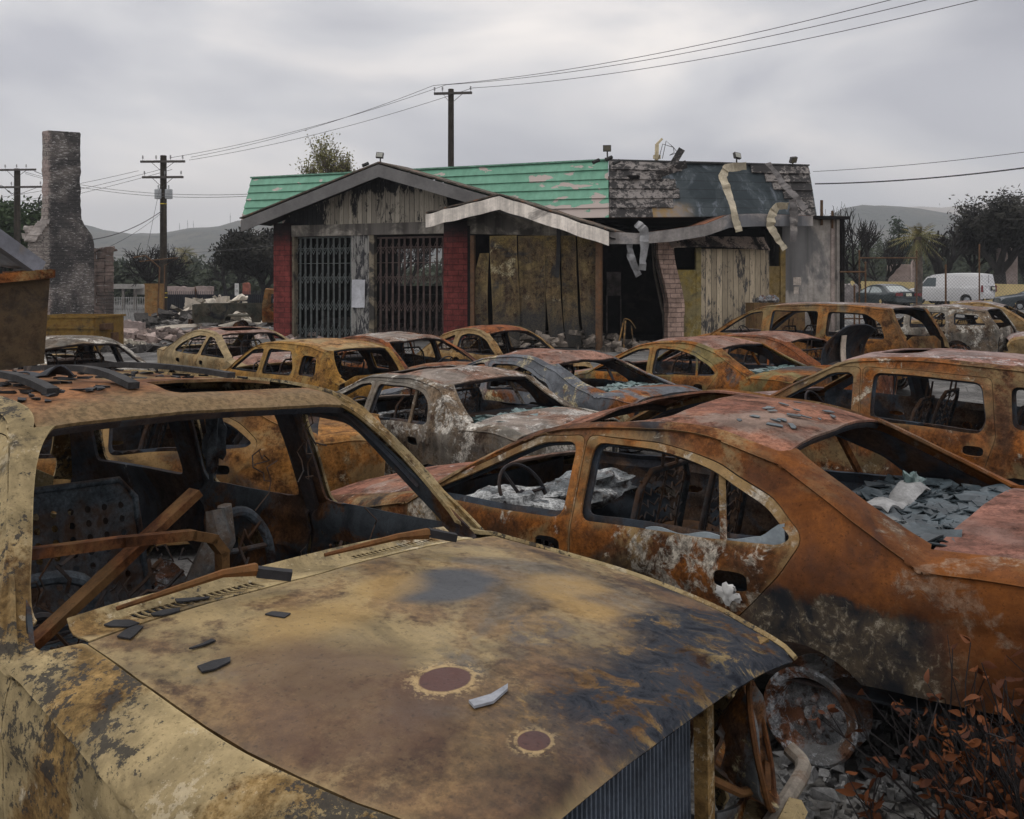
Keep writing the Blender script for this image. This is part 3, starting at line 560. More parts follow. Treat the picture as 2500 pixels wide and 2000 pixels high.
def build_car(S, name, label, cat, group, pose, mats, res=.05, seed=1, amp=.010, glass=None, sag=None, roofholes=(), hoodholes=(), cowlholes=(), inner=True, parts=None, near=False, shelf=True, wheels=True, hood=True, deck=True, rear_seat=True, doorholes=True, steer=1, tailpanel=True, bare=None, seats=True):
    prep(S); x0, Y0, a, s, dz, roll, pitch = pose
    car = empty(name, (x0, Y0, dz), (roll, -pitch, a), s, label=label, cat=cat, group=group)
    f, r = float(S['_x'][-1]), float(S['_x'][0]); b = S['_b']; cowl = S.get('cowl', S['ws'][0][0] - .05); wp = lambda V, k=1., sg=None: warp(V, seed, amp * k, sg)
    top_, bot = side_outline(S, res)
    wins = [rounded(w, .07) for w in S['win']]; doors = [rounded(d, .05) for d in S['doors']]
    nwd = len(S['doors'])
    # -- body shell: both side sheets, the strips along the hood, windscreen, roof, back window and boot
    V = []; F = []
    ol = top_ + bot; v2, f2 = cdt(ol if area(ol) > 0 else ol[::-1], [offset(d, .004) for d in doors] + ([w for w in wins[nwd:]]), res)
    for sd in (1, -1):
        n = len(V); V += [(x, sd * Yof(S, x, z), z) for x, z in v2]; F += [tuple(i + n for i in (t[::-1] if sd > 0 else t)) for t in f2]
    xs = [p[0] for p in top_]; nv = 11 if near else 6
    dense = sorted(set([round(x, 4) for x in xs] + [round(q + d, 4) for q in (b[0], b[1], b[2], b[3], cowl) for d in (-.05, -.035, -.02, -.01, 0, .01, .02, .035, .05)]), reverse=True)
    dense = [x for x in dense if r <= x <= f]
    for sd in (1, -1):
        n = len(V)
        for x in dense:
            vc = vcut(S, x, sd); V += [topmap(S, x, sd * lerp(vc, 1, math.cos(j / nv * 1.5708))) for j in range(nv + 1)]
        k = nv + 1
        for i in range(len(dense) - 1):
            for j in range(nv):
                q = (n + i * k + j, n + i * k + j + 1, n + (i + 1) * k + j + 1, n + (i + 1) * k + j); F.append(q if sd > 0 else q[::-1])
    if bare: F = [q for q in F if not (V[q[0]][1] > .3 and V[q[0]][0] > bare and V[q[0]][2] < .84)]
    bm = bmesh.new(); bv = [bm.verts.new(p) for p in V]
    for q in F:
        try: bm.faces.new([bv[i] for i in q])
        except ValueError: pass
    bmesh.ops.remove_doubles(bm, verts=bm.verts, dist=.002); bm.verts.index_update()
    V = [tuple(v.co) for v in bm.verts]; F = [tuple(v.index for v in q.verts) for q in bm.faces]; bm.free()
    V = wp(V, 1, sag); V, F = thicken(V, F, .014); body = link('body', mesh('body', V, F, mats['body'], 75 if near else 52), car)
    if inner:                                                          # inner pillars and rails, stepping inside the openings
        V = []; F = []
        t2, b2 = side_outline(S, res, .03); ol = t2 + b2
        v2, f2 = cdt(ol if area(ol) > 0 else ol[::-1], [offset(d, -.03) for d in doors] + ([offset(w, -.02) for w in wins[nwd:]]), res * 1.6)
        for sd in (1, -1):
            n = len(V); V += [(x, sd * (Yof(S, x, z) - .06), z) for x, z in v2]; F += [tuple(i + n for i in (t[::-1] if sd > 0 else t)) for t in f2]
        if bare: F = [q for q in F if not (V[q[0]][1] > .3 and V[q[0]][0] > bare - .25)]
        V = wp(V, 1, sag); V, F = thicken(V, F, .02); link('inner_pillars', mesh('inner_pillars', V, F, mats['inner'], 40), car)
    # -- doors
    for sd in (1, -1):
        for k, d in enumerate(doors):
            H = [wins[k]]; hx, hz = S['handles'][k]
            if doorholes: H.append([(hx + .08 * math.copysign(abs(math.cos(t)) ** .6, math.cos(t)), hz + .042 * math.copysign(abs(math.sin(t)) ** .6, math.sin(t))) for t in np.linspace(0, 5.9, 16)])
            v2, f2 = cdt(d, H, res); V = [(x, sd * Yof(S, x, z), z) for x, z in v2]; F = [t[::-1] if sd > 0 else t for t in f2]
            V, F = thicken(wp(V, 1.3, sag), F, .012); do = link('door', mesh('door', V, F, mats.get('door', mats['body']), 40), car)
            if inner:
                H = [offset(wins[k], -.018)]; x1, x2 = min(p[0] for p in d), max(p[0] for p in d); zb_ = min(p[1] for p in S['win'][k])
                rr = random.Random(k * 7 + 1)
                if x2 - x1 > .5:
                    for q in range(7):
                        cx, cz, rx, rz = lerp(x1 + .16, x2 - .14, (q % 4 + .3 + .4 * rr.random()) / 4), lerp(S['sill'] + .2, zb_ - .09, (q // 4 + .5 * rr.random() + .2) / 2), rr.uniform(.03, .085), rr.uniform(.02, .05)
                        hole = [(cx + rx * math.cos(t), cz + rz * math.sin(t)) for t in np.linspace(0, 5.6, 9)]
                        if pip(offset(d, -.05), np.array([p[0] for p in hole]), np.array([p[1] for p in hole])).all() and all((cx - h[0]) ** 2 + (cz - h[1]) ** 2 > (rx + h[2] + .03) ** 2 for h in [(np.mean([p[0] for p in g]), np.mean([p[1] for p in g]), max(p[0] for p in g) - np.mean([p[0] for p in g])) for g in H[1:]]): H.append(hole)
                v2, f2 = cdt(offset(d, -.012), H, res * 1.4)
                def dy(x, z): return 0.045 + .055 * (1 - sm(zb_ - .06, zb_ - .01, z)) + .012 * math.sin(z * 40) * (1 - sm(zb_ - .10, zb_ - .05, z))
                V = [(x, sd * (Yof(S, x, z) - dy(x, z)), z) for x, z in v2]; F = [t[::-1] if sd > 0 else t for t in f2]
                V, F = thicken(wp(V, 1.3, sag), F, .012); link('inner_panel', mesh('inner_panel', V, F, mats['dpan'], 40), do)
            if k == nwd - 1 and k == 1 and not glass:                  # upright bar of the rear quarter light
                w = S['win'][1]; xm = lerp(min(p[0] for p in w), max(p[0] for p in w), .30); zt = max(z for z in np.linspace(.8, 1.6, 81) if pip(S['win'][1], np.array([xm + .03]), np.array([z]))[0]); zl = min(z for z in np.linspace(.8, 1.6, 81) if pip(S['win'][1], np.array([xm]), np.array([z]))[0])
                if 'rz' in S:
                    m = MB(); P = [(xm - .03, zl - .03), (xm + .05, zt + .03)]; m.beam(wp([(P[0][0], sd * (Yof(S, *P[0]) - .03), P[0][1])], 1, sag)[0], wp([(P[1][0], sd * (Yof(S, *P[1]) - .03), P[1][1])], 1, sag)[0], .03, .03); m.build('window_bar', mats.get('door', mats['body']), do)
            if glass:
                v2, f2 = cdt(offset(wins[k], .012), [], .15); link('window_glass', mesh('window_glass', [(x, sd * (Yof(S, x, z) - .012), z) for x, z in v2], [t[::-1] if sd > 0 else t for t in f2], glass, 40), do)
    # -- hood, cowl, roof, boot lid
    def panel(nm, xa, xb, v, mat, holes=(), th=.01, k=1., sg=None, gap=.004, rs=None, parent=car, vl=None):
        n = max(6, int((xa - xb) / .12)); ed = [(x, (vl or v) * edge(S, x)[0] - gap) for x in np.linspace(xa, xb, n)]
        ol = ed + [(x, -v * edge(S, x)[0] + gap) for x in np.linspace(xb, xa, n)]; v2, f2 = cdt(ol[::-1] if area(ol) < 0 else ol, list(holes), rs or res)
        V = [topmap(S, x, y / edge(S, x)[0]) for x, y in v2]; V, F = thicken(wp(V, k, sg or sag), f2, th); return link(nm, mesh(nm, V, F, mat, 40), parent)
    if hood: hd = panel('hood', f - .03, b[0] + .008, S['vh'], mats['hood'], hoodholes, gap=.015 if near else .006, vl=S.get('vhl'))
    panel('cowl', b[0] - .002, cowl, S['vh'] - .02, mats.get('cowl', mats['hood']), cowlholes, .012 if not cowlholes else .004, rs=res if not cowlholes else .03)
    if cowlholes: m = MB(); m.sheet(lambda u, v: (lambda p: (p[0], p[1], p[2] - .05))(topmap(S, lerp(b[0], cowl, u), (v - .5) * 1.5)), 3, 12); m.build('dark_slot_backing', mats['inner'], car)  # dark sheet added under the vent slots so they read dark
    rh = list(roofholes)
    if S['sun'] and not rh: sx_, sx2, sw = S['sun']; rh = [rounded([(sx_, -sw), (sx_, sw), (sx2, sw), (sx2, -sw)], .06)]
    ro = panel('roof', b[1] - .001, b[2] + .001, .9, mats['roof'], rh, .012, 1.6, None, .003)
    m = MB()
    for x in (b[1] - .03, b[2] + .03): m.tube(wp([(lambda p: (p[0], p[1], p[2] - .03))(topmap(S, x, v)) for v in np.linspace(-.89, .89, 16)], 1.4, sag), .022, 6)
    for x in np.linspace(b[1] - .3, b[2] + .3, 3):
        if not any(min(p[0] for p in h) - .05 < x < max(p[0] for p in h) + .05 for h in rh): m.tube(wp([(lambda p: (p[0], p[1], p[2] - .035))(topmap(S, x, v)) for v in np.linspace(-.9, .9, 12)], 1.4, sag), .016, 5)
    m.build('roof_bow', mats['inner'], ro)
    if deck and b[3] - r > .2: panel('trunk_lid', b[3] - .004, r + .02, S['vd'], mats['deck'])
    # -- tail panel and front cross members
    def fascia(nm, x, mat, holes, zt, zl, sgn, depth=0):
        w = Yof(S, x, .7) - .01; zt_ = edge(S, x)[1]
        ol = rounded([(-w, zl), (w, zl), (w * .985, zt_ - .02), (0.5 * w, zt), (-.5 * w, zt), (-w * .985, zt_ - .02)], .05); v2, f2 = cdt(ol, holes, res * 1.3)
        V = [(x + sgn * (-.05 * (y / w) ** 2 + .02 * math.sin((z - zl) * 6)), y, z) for y, z in v2]; F = [t if sgn > 0 else t[::-1] for t in f2]
        V, F = thicken(wp(V), F, .015); return link(nm, mesh(nm, V, F, mat, 40), car)
    if tailpanel:
        tz = zc(S, r + .02) - .01; w = Yof(S, r + .03, .7)
        lamps = [] if glass else [rounded([(q * w * .55, tz - .20), (q * w * .9, tz - .20), (q * w * .9, tz - .05), (q * w * .55, tz - .05)][::q], .03) for q in (1, -1)]
        if S['deck'][0][0] - r < .2: lamps = [rounded([(q * w * .78, .75), (q * w * .94, .75), (q * w * .94, .98), (q * w * .78, .98)][::q], .03) for q in (1, -1)]; tz = S['bl'][-1][1]
        fascia('tail_panel', r + .035, mats['body'], lamps, tz, S['sill'] + .18, -1)
    m = MB(); fx = f - .14; zt = zc(S, f - .1) - .05; w = Yof(S, f - .1, .6) - .06
    if not glass:
        m.beam((fx, -w, zt), (fx, w, zt), .07, .035); m.beam((fx, -w, S['sill'] + .12), (fx, w, S['sill'] + .12), .07, .07)
        for y in (-w * .97, -w * .5, w * .5, w * .97)[:3 if bare else 4]: m.beam((fx, y, S['sill'] + .12), (fx, y, zt), .04, .04)
        m.tube([(fx + .10, -w - .02, .42), (fx + .16, -w * .5, .42), (fx + .17, 0, .42), (fx + .16, w * .5, .42), (fx + .10, w + .02, .42)], .035, 6)
        cr = m.build('front_crossmember', mats['body'], car)
        m = MB(); m.box((fx - .05, 0, (zt + S['sill'] + .14) / 2), (.03, w * .95, zt - S['sill'] - .16))
        for k in range(36): m.box((fx - .033, -w * .46 + w * .92 * k / 35, (zt + S['sill'] + .14) / 2), (.012, .006, zt - S['sill'] - .2))
        m.build('radiator', mats['rad'], car)
        m = MB(); m.box((fx - .5, 0, .52), (.5, .42, .34), None, .03, random.Random(seed)); m.box((fx - .5, .05, .72), (.42, .26, .08), None, .02, random.Random(seed))
        for q in (-1, 1): m.lathe([(.0, .0), (.10, .0), (.11, .05), (.07, .12), (0, .14)], (S['axles'][0], q * (w - .12), S['wr'] + .42), 'z', 10)
        m.sheet(lambda u, v: (lerp(fx, b[0] - .02, u), (v - .5) * 2 * w, S['sill'] + .05), 4, 4, .02); m.build('engine', mats['inner'], car)
    else:
        fascia('front_bumper', f - .03, mats['body'], [], zc(S, f - .02), S['sill'] + .06, 1)
    if shelf and inner and S['deck'][0][0] - r > .2 and not glass:
        m = MB(); xa, xb, z_ = b[3] + .62, b[3] + .0, S['bl'][-1][1] - .06
        m.sheet(lambda u, v: (lerp(xa, xb, u), (v - .5) * 2 * (Yof(S, lerp(xa, xb, u), z_) - .09), z_ + .01 * noise.noise((u * 5, v * 7, seed))), 8, 12, .012)
        m.sheet(lambda u, v: (xa - .02 + .08 * u, (v - .5) * 1.3, lerp(S['sill'] + .3, z_, u)), 6, 10, .012); m.build('parcel_shelf', mats['inner'], car)
    if wheels:
        rm, dm = shared('rim%.2f' % S['wr'] + mats['rim'].name, lambda: wheel_mesh(mats, S['wr'])), shared('drum%.2f' % S['wr'] + mats['rim'].name, lambda: drum_mesh(mats, S['wr']))
        for ax in S['axles']:
            for sd in (1, -1):
                w = link('wheel', rm, car); w.location = (ax, sd * (Yof(S, ax, S['wr']) - .13), S['wr'] + .012); w.rotation_euler = (0, random.Random(seed + ax).uniform(0, 6), 0 if sd > 0 else math.pi)
                link('brake_drum', dm, w)
        m = MB()
        for ax in S['axles']: m.tube([(ax, -S['W'] + .2, S['wr']), (ax, S['W'] - .2, S['wr'])], .035, 6)
        m.build('axle', mats['inner'], car)
    if inner and not glass: interior(car, S, mats, seed, steer, near, rear_seat, seats)
    if glass:
        for nm, xa, xb, v in (('windscreen', cowl, b[1], S['vws']), ('rear_window', b[2], b[3], S['vbl'])):
            if b[3] < xb or nm == 'windscreen' or True:
                m = MB(); m.sheet(lambda u, w_: (lambda p: (p[0], p[1], p[2] - .012))(topmap(S, lerp(xa + .01, xb - .01, u), (w_ - .5) * 2 * (v + .005))), 8, 12); m.build(nm, glass, car)
    return car
# ---------------------------------------------------------------- the burnt garage
A1, D1 = Vector((-8.5, 33.4, 0)), Vector((.93, -.3676, 0)); ROT1 = math.atan2(-.3676, .93); N1 = Vector((-.3676, -.93, 0))
C2, D2 = Vector((3.08, 28.8, 0)), Vector((.977, .214, 0)); ROT2 = math.atan2(.214, .977); N2 = Vector((.214, -.977, 0))
def fac(u, v, o, f=1):
    """(along, height) of photo pixel (u, v) on the facade plane o metres in front of wall f"""
    A, D, N = (A1, D1, N1) if f == 1 else (C2, D2, N2); A = A + N * o; k = (u - 1250) / FPX
    t = (k * A.y - A.x) / (D.x - k * D.y); Y = A.y + t * D.y; return t, EYE + (HOR - v) / FPX * Y
bld = empty('burnt_garage', tuple(A1), (0, 0, ROT1), label='burnt service garage with green mansard roof, two gated bays and gutted office', cat='building')
wing = Matrix.Translation(C2 - A1); MW = Matrix.Rotation(-ROT1, 4, 'Z') @ Matrix.Translation(C2 - A1) @ Matrix.Rotation(ROT2, 4, 'Z')
def put(o, f):
    if f == 2: o.matrix_local = MW
    return o
def slab(m, f, u0, u1, v0, v1, o, th=.1, zmin=None):
    """box whose outer face covers the pixels u0..u1, v0..v1 on the plane o in front of wall f"""
    t0, za = fac(u0, v0, o, f); t1, zb = fac(u1, v0, o, f); z1 = (za + zb) / 2; z0 = (fac(u0, v1, o, f)[1] + fac(u1, v1, o, f)[1]) / 2 if zmin is None else zmin
    return m.box(((t0 + t1) / 2, -o + th / 2, (z0 + z1) / 2), (t1 - t0, th, z1 - z0))
def brick_mat(name, c, mortar, w, h, seed, soot_z=None):
    N = NT(name); X, Y, Z = N.xyz(); cb = N.t.nodes.new('ShaderNodeCombineXYZ'); N.t.links.new(N.math('ADD', X, Y), cb.inputs[0]); N.t.links.new(Z, cb.inputs[1])
    b = N.t.nodes.new('ShaderNodeTexBrick'); N.t.links.new(cb.outputs[0], b.inputs['Vector'])
    for k, v in (('Color1', (*c, 1)), ('Color2', (*[x * .72 for x in c], 1)), ('Mortar', (*mortar, 1))): b.inputs[k].default_value = v
    for k, v in (('Scale', 1), ('Brick Width', w), ('Row Height', h), ('Mortar Size', .012), ('Mortar Smooth', .3)): b.inputs[k].default_value = v
    n = N.noise(3, 7, .65, .4, seed); f = N.noise(30, 5, .7, 0, seed + 1); col = N.val(b.outputs['Color'], N.rng(n, .3, .7, .6, 1.25)); col = N.val(col, N.rng(f, .3, .7, .8, 1.2)); 
    if soot_z: col = N.mix(N.rng(N.math('ADD', Z, N.math('MULTIPLY', N.math('SUBTRACT', n, .5), 1.2)), soot_z, soot_z + .7, 0, .95), col, (.018, .016, .016))
    N.bump(N.math('ADD', N.math('MULTIPLY', b.outputs['Fac'], -1.4), N.math('MULTIPLY', f, .5)), .9, .02); return N.out(col, .85, .2)
def planks_mat(name, c, dark, w, seed, t=.52, wet=.8, rise=None):
    N = NT(name); X, Y, Z = N.xyz(); k = N.math('FRACT', N.math('DIVIDE', X, w)); groove = N.rng(N.math('ABSOLUTE', N.math('SUBTRACT', k, .5)), .455, .485)
    n = N.noise(1.6, 8, .68, .8, seed, (1.4, 1.4, .55)); f = N.noise(10, 9, .75, 1, seed + 2, (1.6, 1.6, .35)); e_ = N.math('ADD', N.math('MULTIPLY', n, .6), N.math('MULTIPLY', f, .4)); e_ = N.math('ADD', e_, N.math('MULTIPLY', N.math('MAXIMUM', N.rng(Z, *rise), N.rng(X, 2.6, .6)), .12)) if rise else e_; col = N.mix(N.rng(e_, t - .03, t + .03), c, dark)
    wv = N.t.nodes.new('ShaderNodeTexWhiteNoise'); wv.noise_dimensions = '1D'; N.t.links.new(N.math('FLOOR', N.math('DIVIDE', X, w)), wv.inputs['W']); col = N.val(col, N.rng(wv.outputs['Value'], 0, 1, .72, 1.15)); col = N.val(col, N.rng(N.noise(26, 5, .7, 0, seed + 5, (1, 1, .08)), .3, .7, .8, 1.15)); col = N.mix(groove, col, (.012, .011, .010))
    N.bump(N.math('ADD', N.math('MULTIPLY', groove, -1.5), N.math('MULTIPLY', f, .4)), .8, .02); return N.out(col, wet, .25)
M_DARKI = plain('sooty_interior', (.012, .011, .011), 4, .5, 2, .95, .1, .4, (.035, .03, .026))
M_FASC = plain('grey_fascia_paint', (.14, .135, .13), 5, .2, 1.5, .6, .3, .1, (.40, .37, .33), .66)
M_FASW = plain('scorched_white_fascia', (.80, .73, .64), 6, .2, 1.6, .7, .3, .2, (.20, .18, .16), .64, .3)
M_STUC = plain('sooty_stucco', (.25, .225, .185), 7, .35, 1.3, .9, .15, .5, (.05, .045, .04), .50, .5)
M_CONC = plain('stained_concrete', (.42, .385, .345), 8, .3, .7, .9, .15, .3, (.15, .15, .15), .52, .4)
M_SHING = plain('burnt_shingles', (.10, .085, .07), 9, .5, 6, .9, .15, .8, (.24, .12, .07), .58)
M_STEEL = burnt('rusted_steel', 33, (.07, .035, .02), (.15, .065, .025), (.16, .10, .06), .56, (.3, .28, .24), .70, SOOT, .58, .4)
M_RED = brick_mat('red_slump_block', (.21, .047, .042), (.09, .03, .026), .40, .19, 3, 3.25)
M_PKB = brick_mat('pink_brick', (.50, .35, .28), (.20, .14, .12), .36, .155, 5)
# pillars, lintel, post
m = MB(); slab(m, 1, 668, 708, 545, 825, .30, .5, -.05); m.build('brick_pillar', M_RED, bld)
m = MB(); slab(m, 1, 1083, 1141, 540, 830, .32, .5, -.05); m.build('brick_pillar', M_RED, bld)
m = MB(); slab(m, 1, 708, 1083, 546, 574, .22, .3); m.build('lintel_beam', plain('stained_lintel', (.36, .33, .28), 14, .3, 1.2, .85, .2, .3, (.11, .10, .09), .50, .45), bld)
m = MB(); slab(m, 1, 858, 901, 574, 830, .16, .22, -.05); m.build('centre_post', planks_mat('peeling_post_boards', (.38, .37, .34), (.06, .06, .065), .155, 4, .50), bld)
M_JAMB = plain('jamb_paint', (.20, .17, .12), 15, .35, 3, .8, .3, .3, (.03, .03, .03), .52)
for a_ in ((901, 913, .20, .2), (708, 718, .18, .25), (1141, 1148, .3, .3)): m = MB(); slab(m, 1, a_[0], a_[1], 574, 830, a_[2], a_[3], -.05); m.build('door_jamb', M_JAMB, bld)
t0, z0 = fac(861, 751, .17); t1, z1 = fac(893, 683, .17)
m = MB(); m.sheet(lambda u, v: (lerp(t0, t1, u), -.20 - .03 * math.sin(v * 3) - .05 * (1 - v) ** 6, lerp(z0, z1, v) + .03 * noise.noise((u * 4, v, 3))), 6, 10, .012); m.build('notice_board', plain('bleached_board', (.48, .49, .51), 16, .2, 2, .6, .3, .1, (.22, .21, .20), .66), bld)
# gable over the bays
apex = fac(926, 402, 1.25); le = fac(590, 538, 1.25); re = (2 * apex[0] - le[0] - .2, le[1] + .1); fh = .42
m = MB()
V, F = cdt([(fac(708, 546, .05)[0] - .5, fac(708, 546, .05)[1] - .25), (fac(1083, 540, .05)[0] + .3, fac(1083, 540, .05)[1] - .25), (fac(1083, 540, .05)[0], lerp(apex[1], re[1], (fac(1083, 540, .05)[0] - apex[0]) / (re[0] - apex[0])) - .06), (apex[0], apex[1] - .06), (fac(708, 546, .05)[0], lerp(apex[1], le[1], (apex[0] - fac(708, 546, .05)[0]) / (apex[0] - le[0])) - .06)], [], .5)
V, F = thicken([(x, -.05, z) for x, z in V], F, .08); m.add(V, F); m.build('gable_boards', planks_mat('scorched_gable_boards', (.40, .36, .29), (.026, .026, .028), .19, 8, .53, rise=(5.0, 5.6)), bld)
for a_, b_, nm in ((le, apex, 0), (apex, re, 1)):
    m = MB(); o_ = -1.25 - .003 * nm; m.sheet(lambda u, v: (lerp(a_[0], b_[0], u), o_ + .02 * noise.noise((u * 6, nm, 2)), lerp(a_[1], b_[1], u) - fh * v + .02 * noise.noise((u * 5, nm, 5))), 16, 2); V, F = thicken(m.V, [f[::-1] for f in m.F], .05); m = MB(); m.add(V, F); m.build('gable_fascia', M_FASC, bld)
    m = MB(); m.sheet(lambda u, v: (lerp(a_[0] - .05, b_[0], u) if nm == 0 else lerp(a_[0], b_[0] + .05, u), lerp(-1.30, .75, v), lerp(a_[1], b_[1], u) + .05 + .05 * v), 10, 6, .05); m.build('gable_roof', M_SHING, bld)
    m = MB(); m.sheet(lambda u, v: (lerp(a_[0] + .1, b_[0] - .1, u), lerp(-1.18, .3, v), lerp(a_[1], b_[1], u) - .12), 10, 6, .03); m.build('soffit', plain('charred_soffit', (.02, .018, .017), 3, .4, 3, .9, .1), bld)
# mansard roof
def mansard(f, ub0, vb0, ub1, vb1, ut0, vt0, ut1, vt1, ob, ot, n, nm, mat, gap=None, th=.03, wob=.01, seed=0):
    b0, b1, t0, t1 = fac(ub0, vb0, ob, f), fac(ub1, vb1, ob, f), fac(ut0, vt0, ot, f), fac(ut1, vt1, ot, f); m = MB()
    for k in range(n):
        a, b = k / n, (k + 1.12) / n
        def fn(u, v):
            w = lerp(a, b, v); x = lerp(lerp(b0[0], b1[0], u), lerp(t0[0], t1[0], u), w); z = lerp(lerp(b0[1], b1[1], u), lerp(t0[1], t1[1], u), min(w, 1)); y = -lerp(ob, ot, w) - .05 * (1 - v); e_ = noise.noise((x * .9, k * 3.1 + seed, 1)) * wob
            if gap and gap(u, k): return None
            if f == 1 and le[0] < x < re[0] and z < lerp(le[1], apex[1], max(0, 1 - abs(x - apex[0]) / (apex[0] - le[0]))) - .12: return None
            return Vector((x, y - abs(e_) * 1.5 * (1 - v), z + e_ * .4))
        N_ = 120 if f == 1 else 60; V = []; idx = {}
        for i in range(N_ + 1):
            for j in range(4):
                p = fn(i / N_, j / 3)
                if p is not None: idx[i, j] = len(V); V.append(p)
        F = [(idx[i, j], idx[i + 1, j], idx[i + 1, j + 1], idx[i, j + 1]) for i in range(N_) for j in range(3) if all(q in idx for q in ((i, j), (i + 1, j), (i + 1, j + 1), (i, j + 1)))]
        V, F = thicken(V, F, th); m.add(V, F)
    return put(m.build(nm, mat, bld, 30), f)
def green_mat():
    N = NT('green_lap_boards'); X, Y, Z = N.xyz(); n = N.noise(.5, 6, .6, .3, 2); c = N.mix(N.rng(n, .35, .65), (.115, .29, .195), (.15, .345, .24)); c = N.val(c, N.rng(N.noise(5, 6, .65, 0, 6, (1, 1, .25)), .3, .7, .86, 1.08))
    k = N.noise(1.5, 4, .5, .3, 9, (1, 1, 2.0)); zone = N.math('MULTIPLY', N.rng(X, 8.6, 10.2), N.rng(Z, 5.75, 5.45)); low = N.math('MULTIPLY', N.rng(Z, 4.62, 4.5), N.rng(X, 5.5, 8)); p = N.math('ADD', k, N.math('ADD', N.math('MULTIPLY', zone, .10), N.math('MULTIPLY', low, .22)))
    lf = N.math('MULTIPLY', N.math('MULTIPLY', N.rng(X, 3, 0.5), N.rng(Z, 4.7, 4.4)), .2); p = N.math('ADD', p, lf); peel = N.rng(p, .675, .682); c = N.mix(peel, c, (.40, .335, .30)); N.bump(N.math('ADD', N.math('MULTIPLY', peel, -1), N.math('MULTIPLY', N.noise(20, 4, .6), .2)), .5, .01); return N.out(c, .6, .3)
def char_mat():
    N = NT('charred_lap_boards'); X, Y, Z = N.xyz(); f = N.noise(7, 8, .72, .6, 3, (1, 1, 1.3)); n = N.noise(1.2, 6, .6, .6, 5); e_ = N.math('ADD', N.math('MULTIPLY', n, .45), N.math('MULTIPLY', f, .55)); c = N.mix(N.rng(e_, .48, .56), (.04, .038, .037), (.27, .245, .225)); return N.out(c, .85, .2)
def tar_mat():
    N = NT('bared_roof_sheathing'); X, Y, Z = N.xyz(); n = N.noise(1.1, 7, .62, .8, 3); c = N.mix(N.rng(n, .38, .62), (.030, .042, .048), (.065, .082, .088)); k = N.math('FRACT', N.math('DIVIDE', Z, .30)); c = N.val(c, N.rng(N.math('ABSOLUTE', N.math('SUBTRACT', k, .5)), .44, .49, 1, .55)); st = N.noise(4, 6, .65, .4, 5, (1, 1, .25)); w = N.math('MULTIPLY', N.rng(st, .50, .66), N.rng(n, .42, .56)); c = N.mix(N.math('MULTIPLY', w, .7), c, (.22, .25, .29))
    tan = N.math('MULTIPLY', N.rng(N.math('ADD', Z, N.math('MULTIPLY', N.math('SUBTRACT', n, .5), .8)), 4.75, 4.45), N.rng(X, 3.0, 2.2)); c = N.mix(tan, c, N.mix(N.rng(N.noise(3, 6, .7), .4, .6), (.30, .20, .085), (.24, .215, .19))); return N.out(c, .75, .3)
mansard(1, 588, 545, 1487, 531, 615, 435, 1485, 391, .30, -.45, 6, 'green_mansard', green_mat())
mansard(2, 1487, 531, 1992, 527, 1487, 391, 1974, 404, .27, -.48, 1, 'mansard_sheathing', tar_mat(), th=.05)
M_CHARB = char_mat()
def gap(u, k): 
    edge_ = (.20, .30, .33, .31, .26, .36)[k] + .015 * math.sin(k * 7); r_ = (.90, .88, .85, .80, .76, .70)[k]; return u > edge_
def gap2(u, k): return u < (.90, .88, .85, .80, .76, .70)[k]
mansard(2, 1488, 531, 1990, 527, 1487, 391, 1973, 404, .31, -.44, 6, 'charred_mansard', M_CHARB, gap, wob=.05, seed=3); mansard(2, 1488, 531, 1990, 527, 1487, 391, 1973, 404, .31, -.44, 6, 'charred_mansard', M_CHARB, gap2, wob=.05, seed=3)
m = MB(); p0, p1, p2 = fac(588, 545, .3), fac(615, 435, -.45), None
m.add([(p0[0], -.3, p0[1]), (p1[0], .45, p1[1]), (p1[0] + .05, 6, p1[1]), (p0[0], 6, p0[1])], [(0, 1, 2, 3)]); V, F = thicken(m.V, m.F, .05); m = MB(); m.add(V, F); m.build('mansard_end', green_mat(), bld)
m = MB()
for f, pts in ((1, [(613, 434, -.45), (1486, 390, -.45)]),):
    a, b = [fac(u, v, o, f) for u, v, o in pts]; m.beam((a[0], .45, a[1]), (b[0], .45, b[1]), .14, .05)
m.build('roof_coping', plain('coping', (.15, .30, .22), 3, .3), bld)
m = MB(); a, b = fac(1486, 391, -.48, 2), fac(1974, 404, -.48, 2); m.beam((a[0], .48, a[1]), (b[0], .48, b[1]), .14, .05); put(m.build('roof_coping', plain('burnt_coping', (.06, .06, .06), 3, .3), bld), 2)
# flat roof, back and side walls, floor
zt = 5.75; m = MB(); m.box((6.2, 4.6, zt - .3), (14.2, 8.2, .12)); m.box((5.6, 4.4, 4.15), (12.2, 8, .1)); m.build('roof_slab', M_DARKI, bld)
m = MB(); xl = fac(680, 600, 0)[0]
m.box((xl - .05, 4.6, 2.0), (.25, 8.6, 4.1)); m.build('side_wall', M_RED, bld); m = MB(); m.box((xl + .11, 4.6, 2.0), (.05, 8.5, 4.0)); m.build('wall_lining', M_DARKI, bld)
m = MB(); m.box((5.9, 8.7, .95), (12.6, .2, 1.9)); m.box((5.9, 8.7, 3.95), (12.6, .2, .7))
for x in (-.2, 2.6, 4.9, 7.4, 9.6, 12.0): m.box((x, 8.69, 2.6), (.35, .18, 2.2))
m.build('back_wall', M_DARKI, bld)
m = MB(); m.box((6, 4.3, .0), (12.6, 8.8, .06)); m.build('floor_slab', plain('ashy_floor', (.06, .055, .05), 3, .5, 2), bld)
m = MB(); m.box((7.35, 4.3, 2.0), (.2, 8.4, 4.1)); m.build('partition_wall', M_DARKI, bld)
rnd = random.Random(5); m = MB()
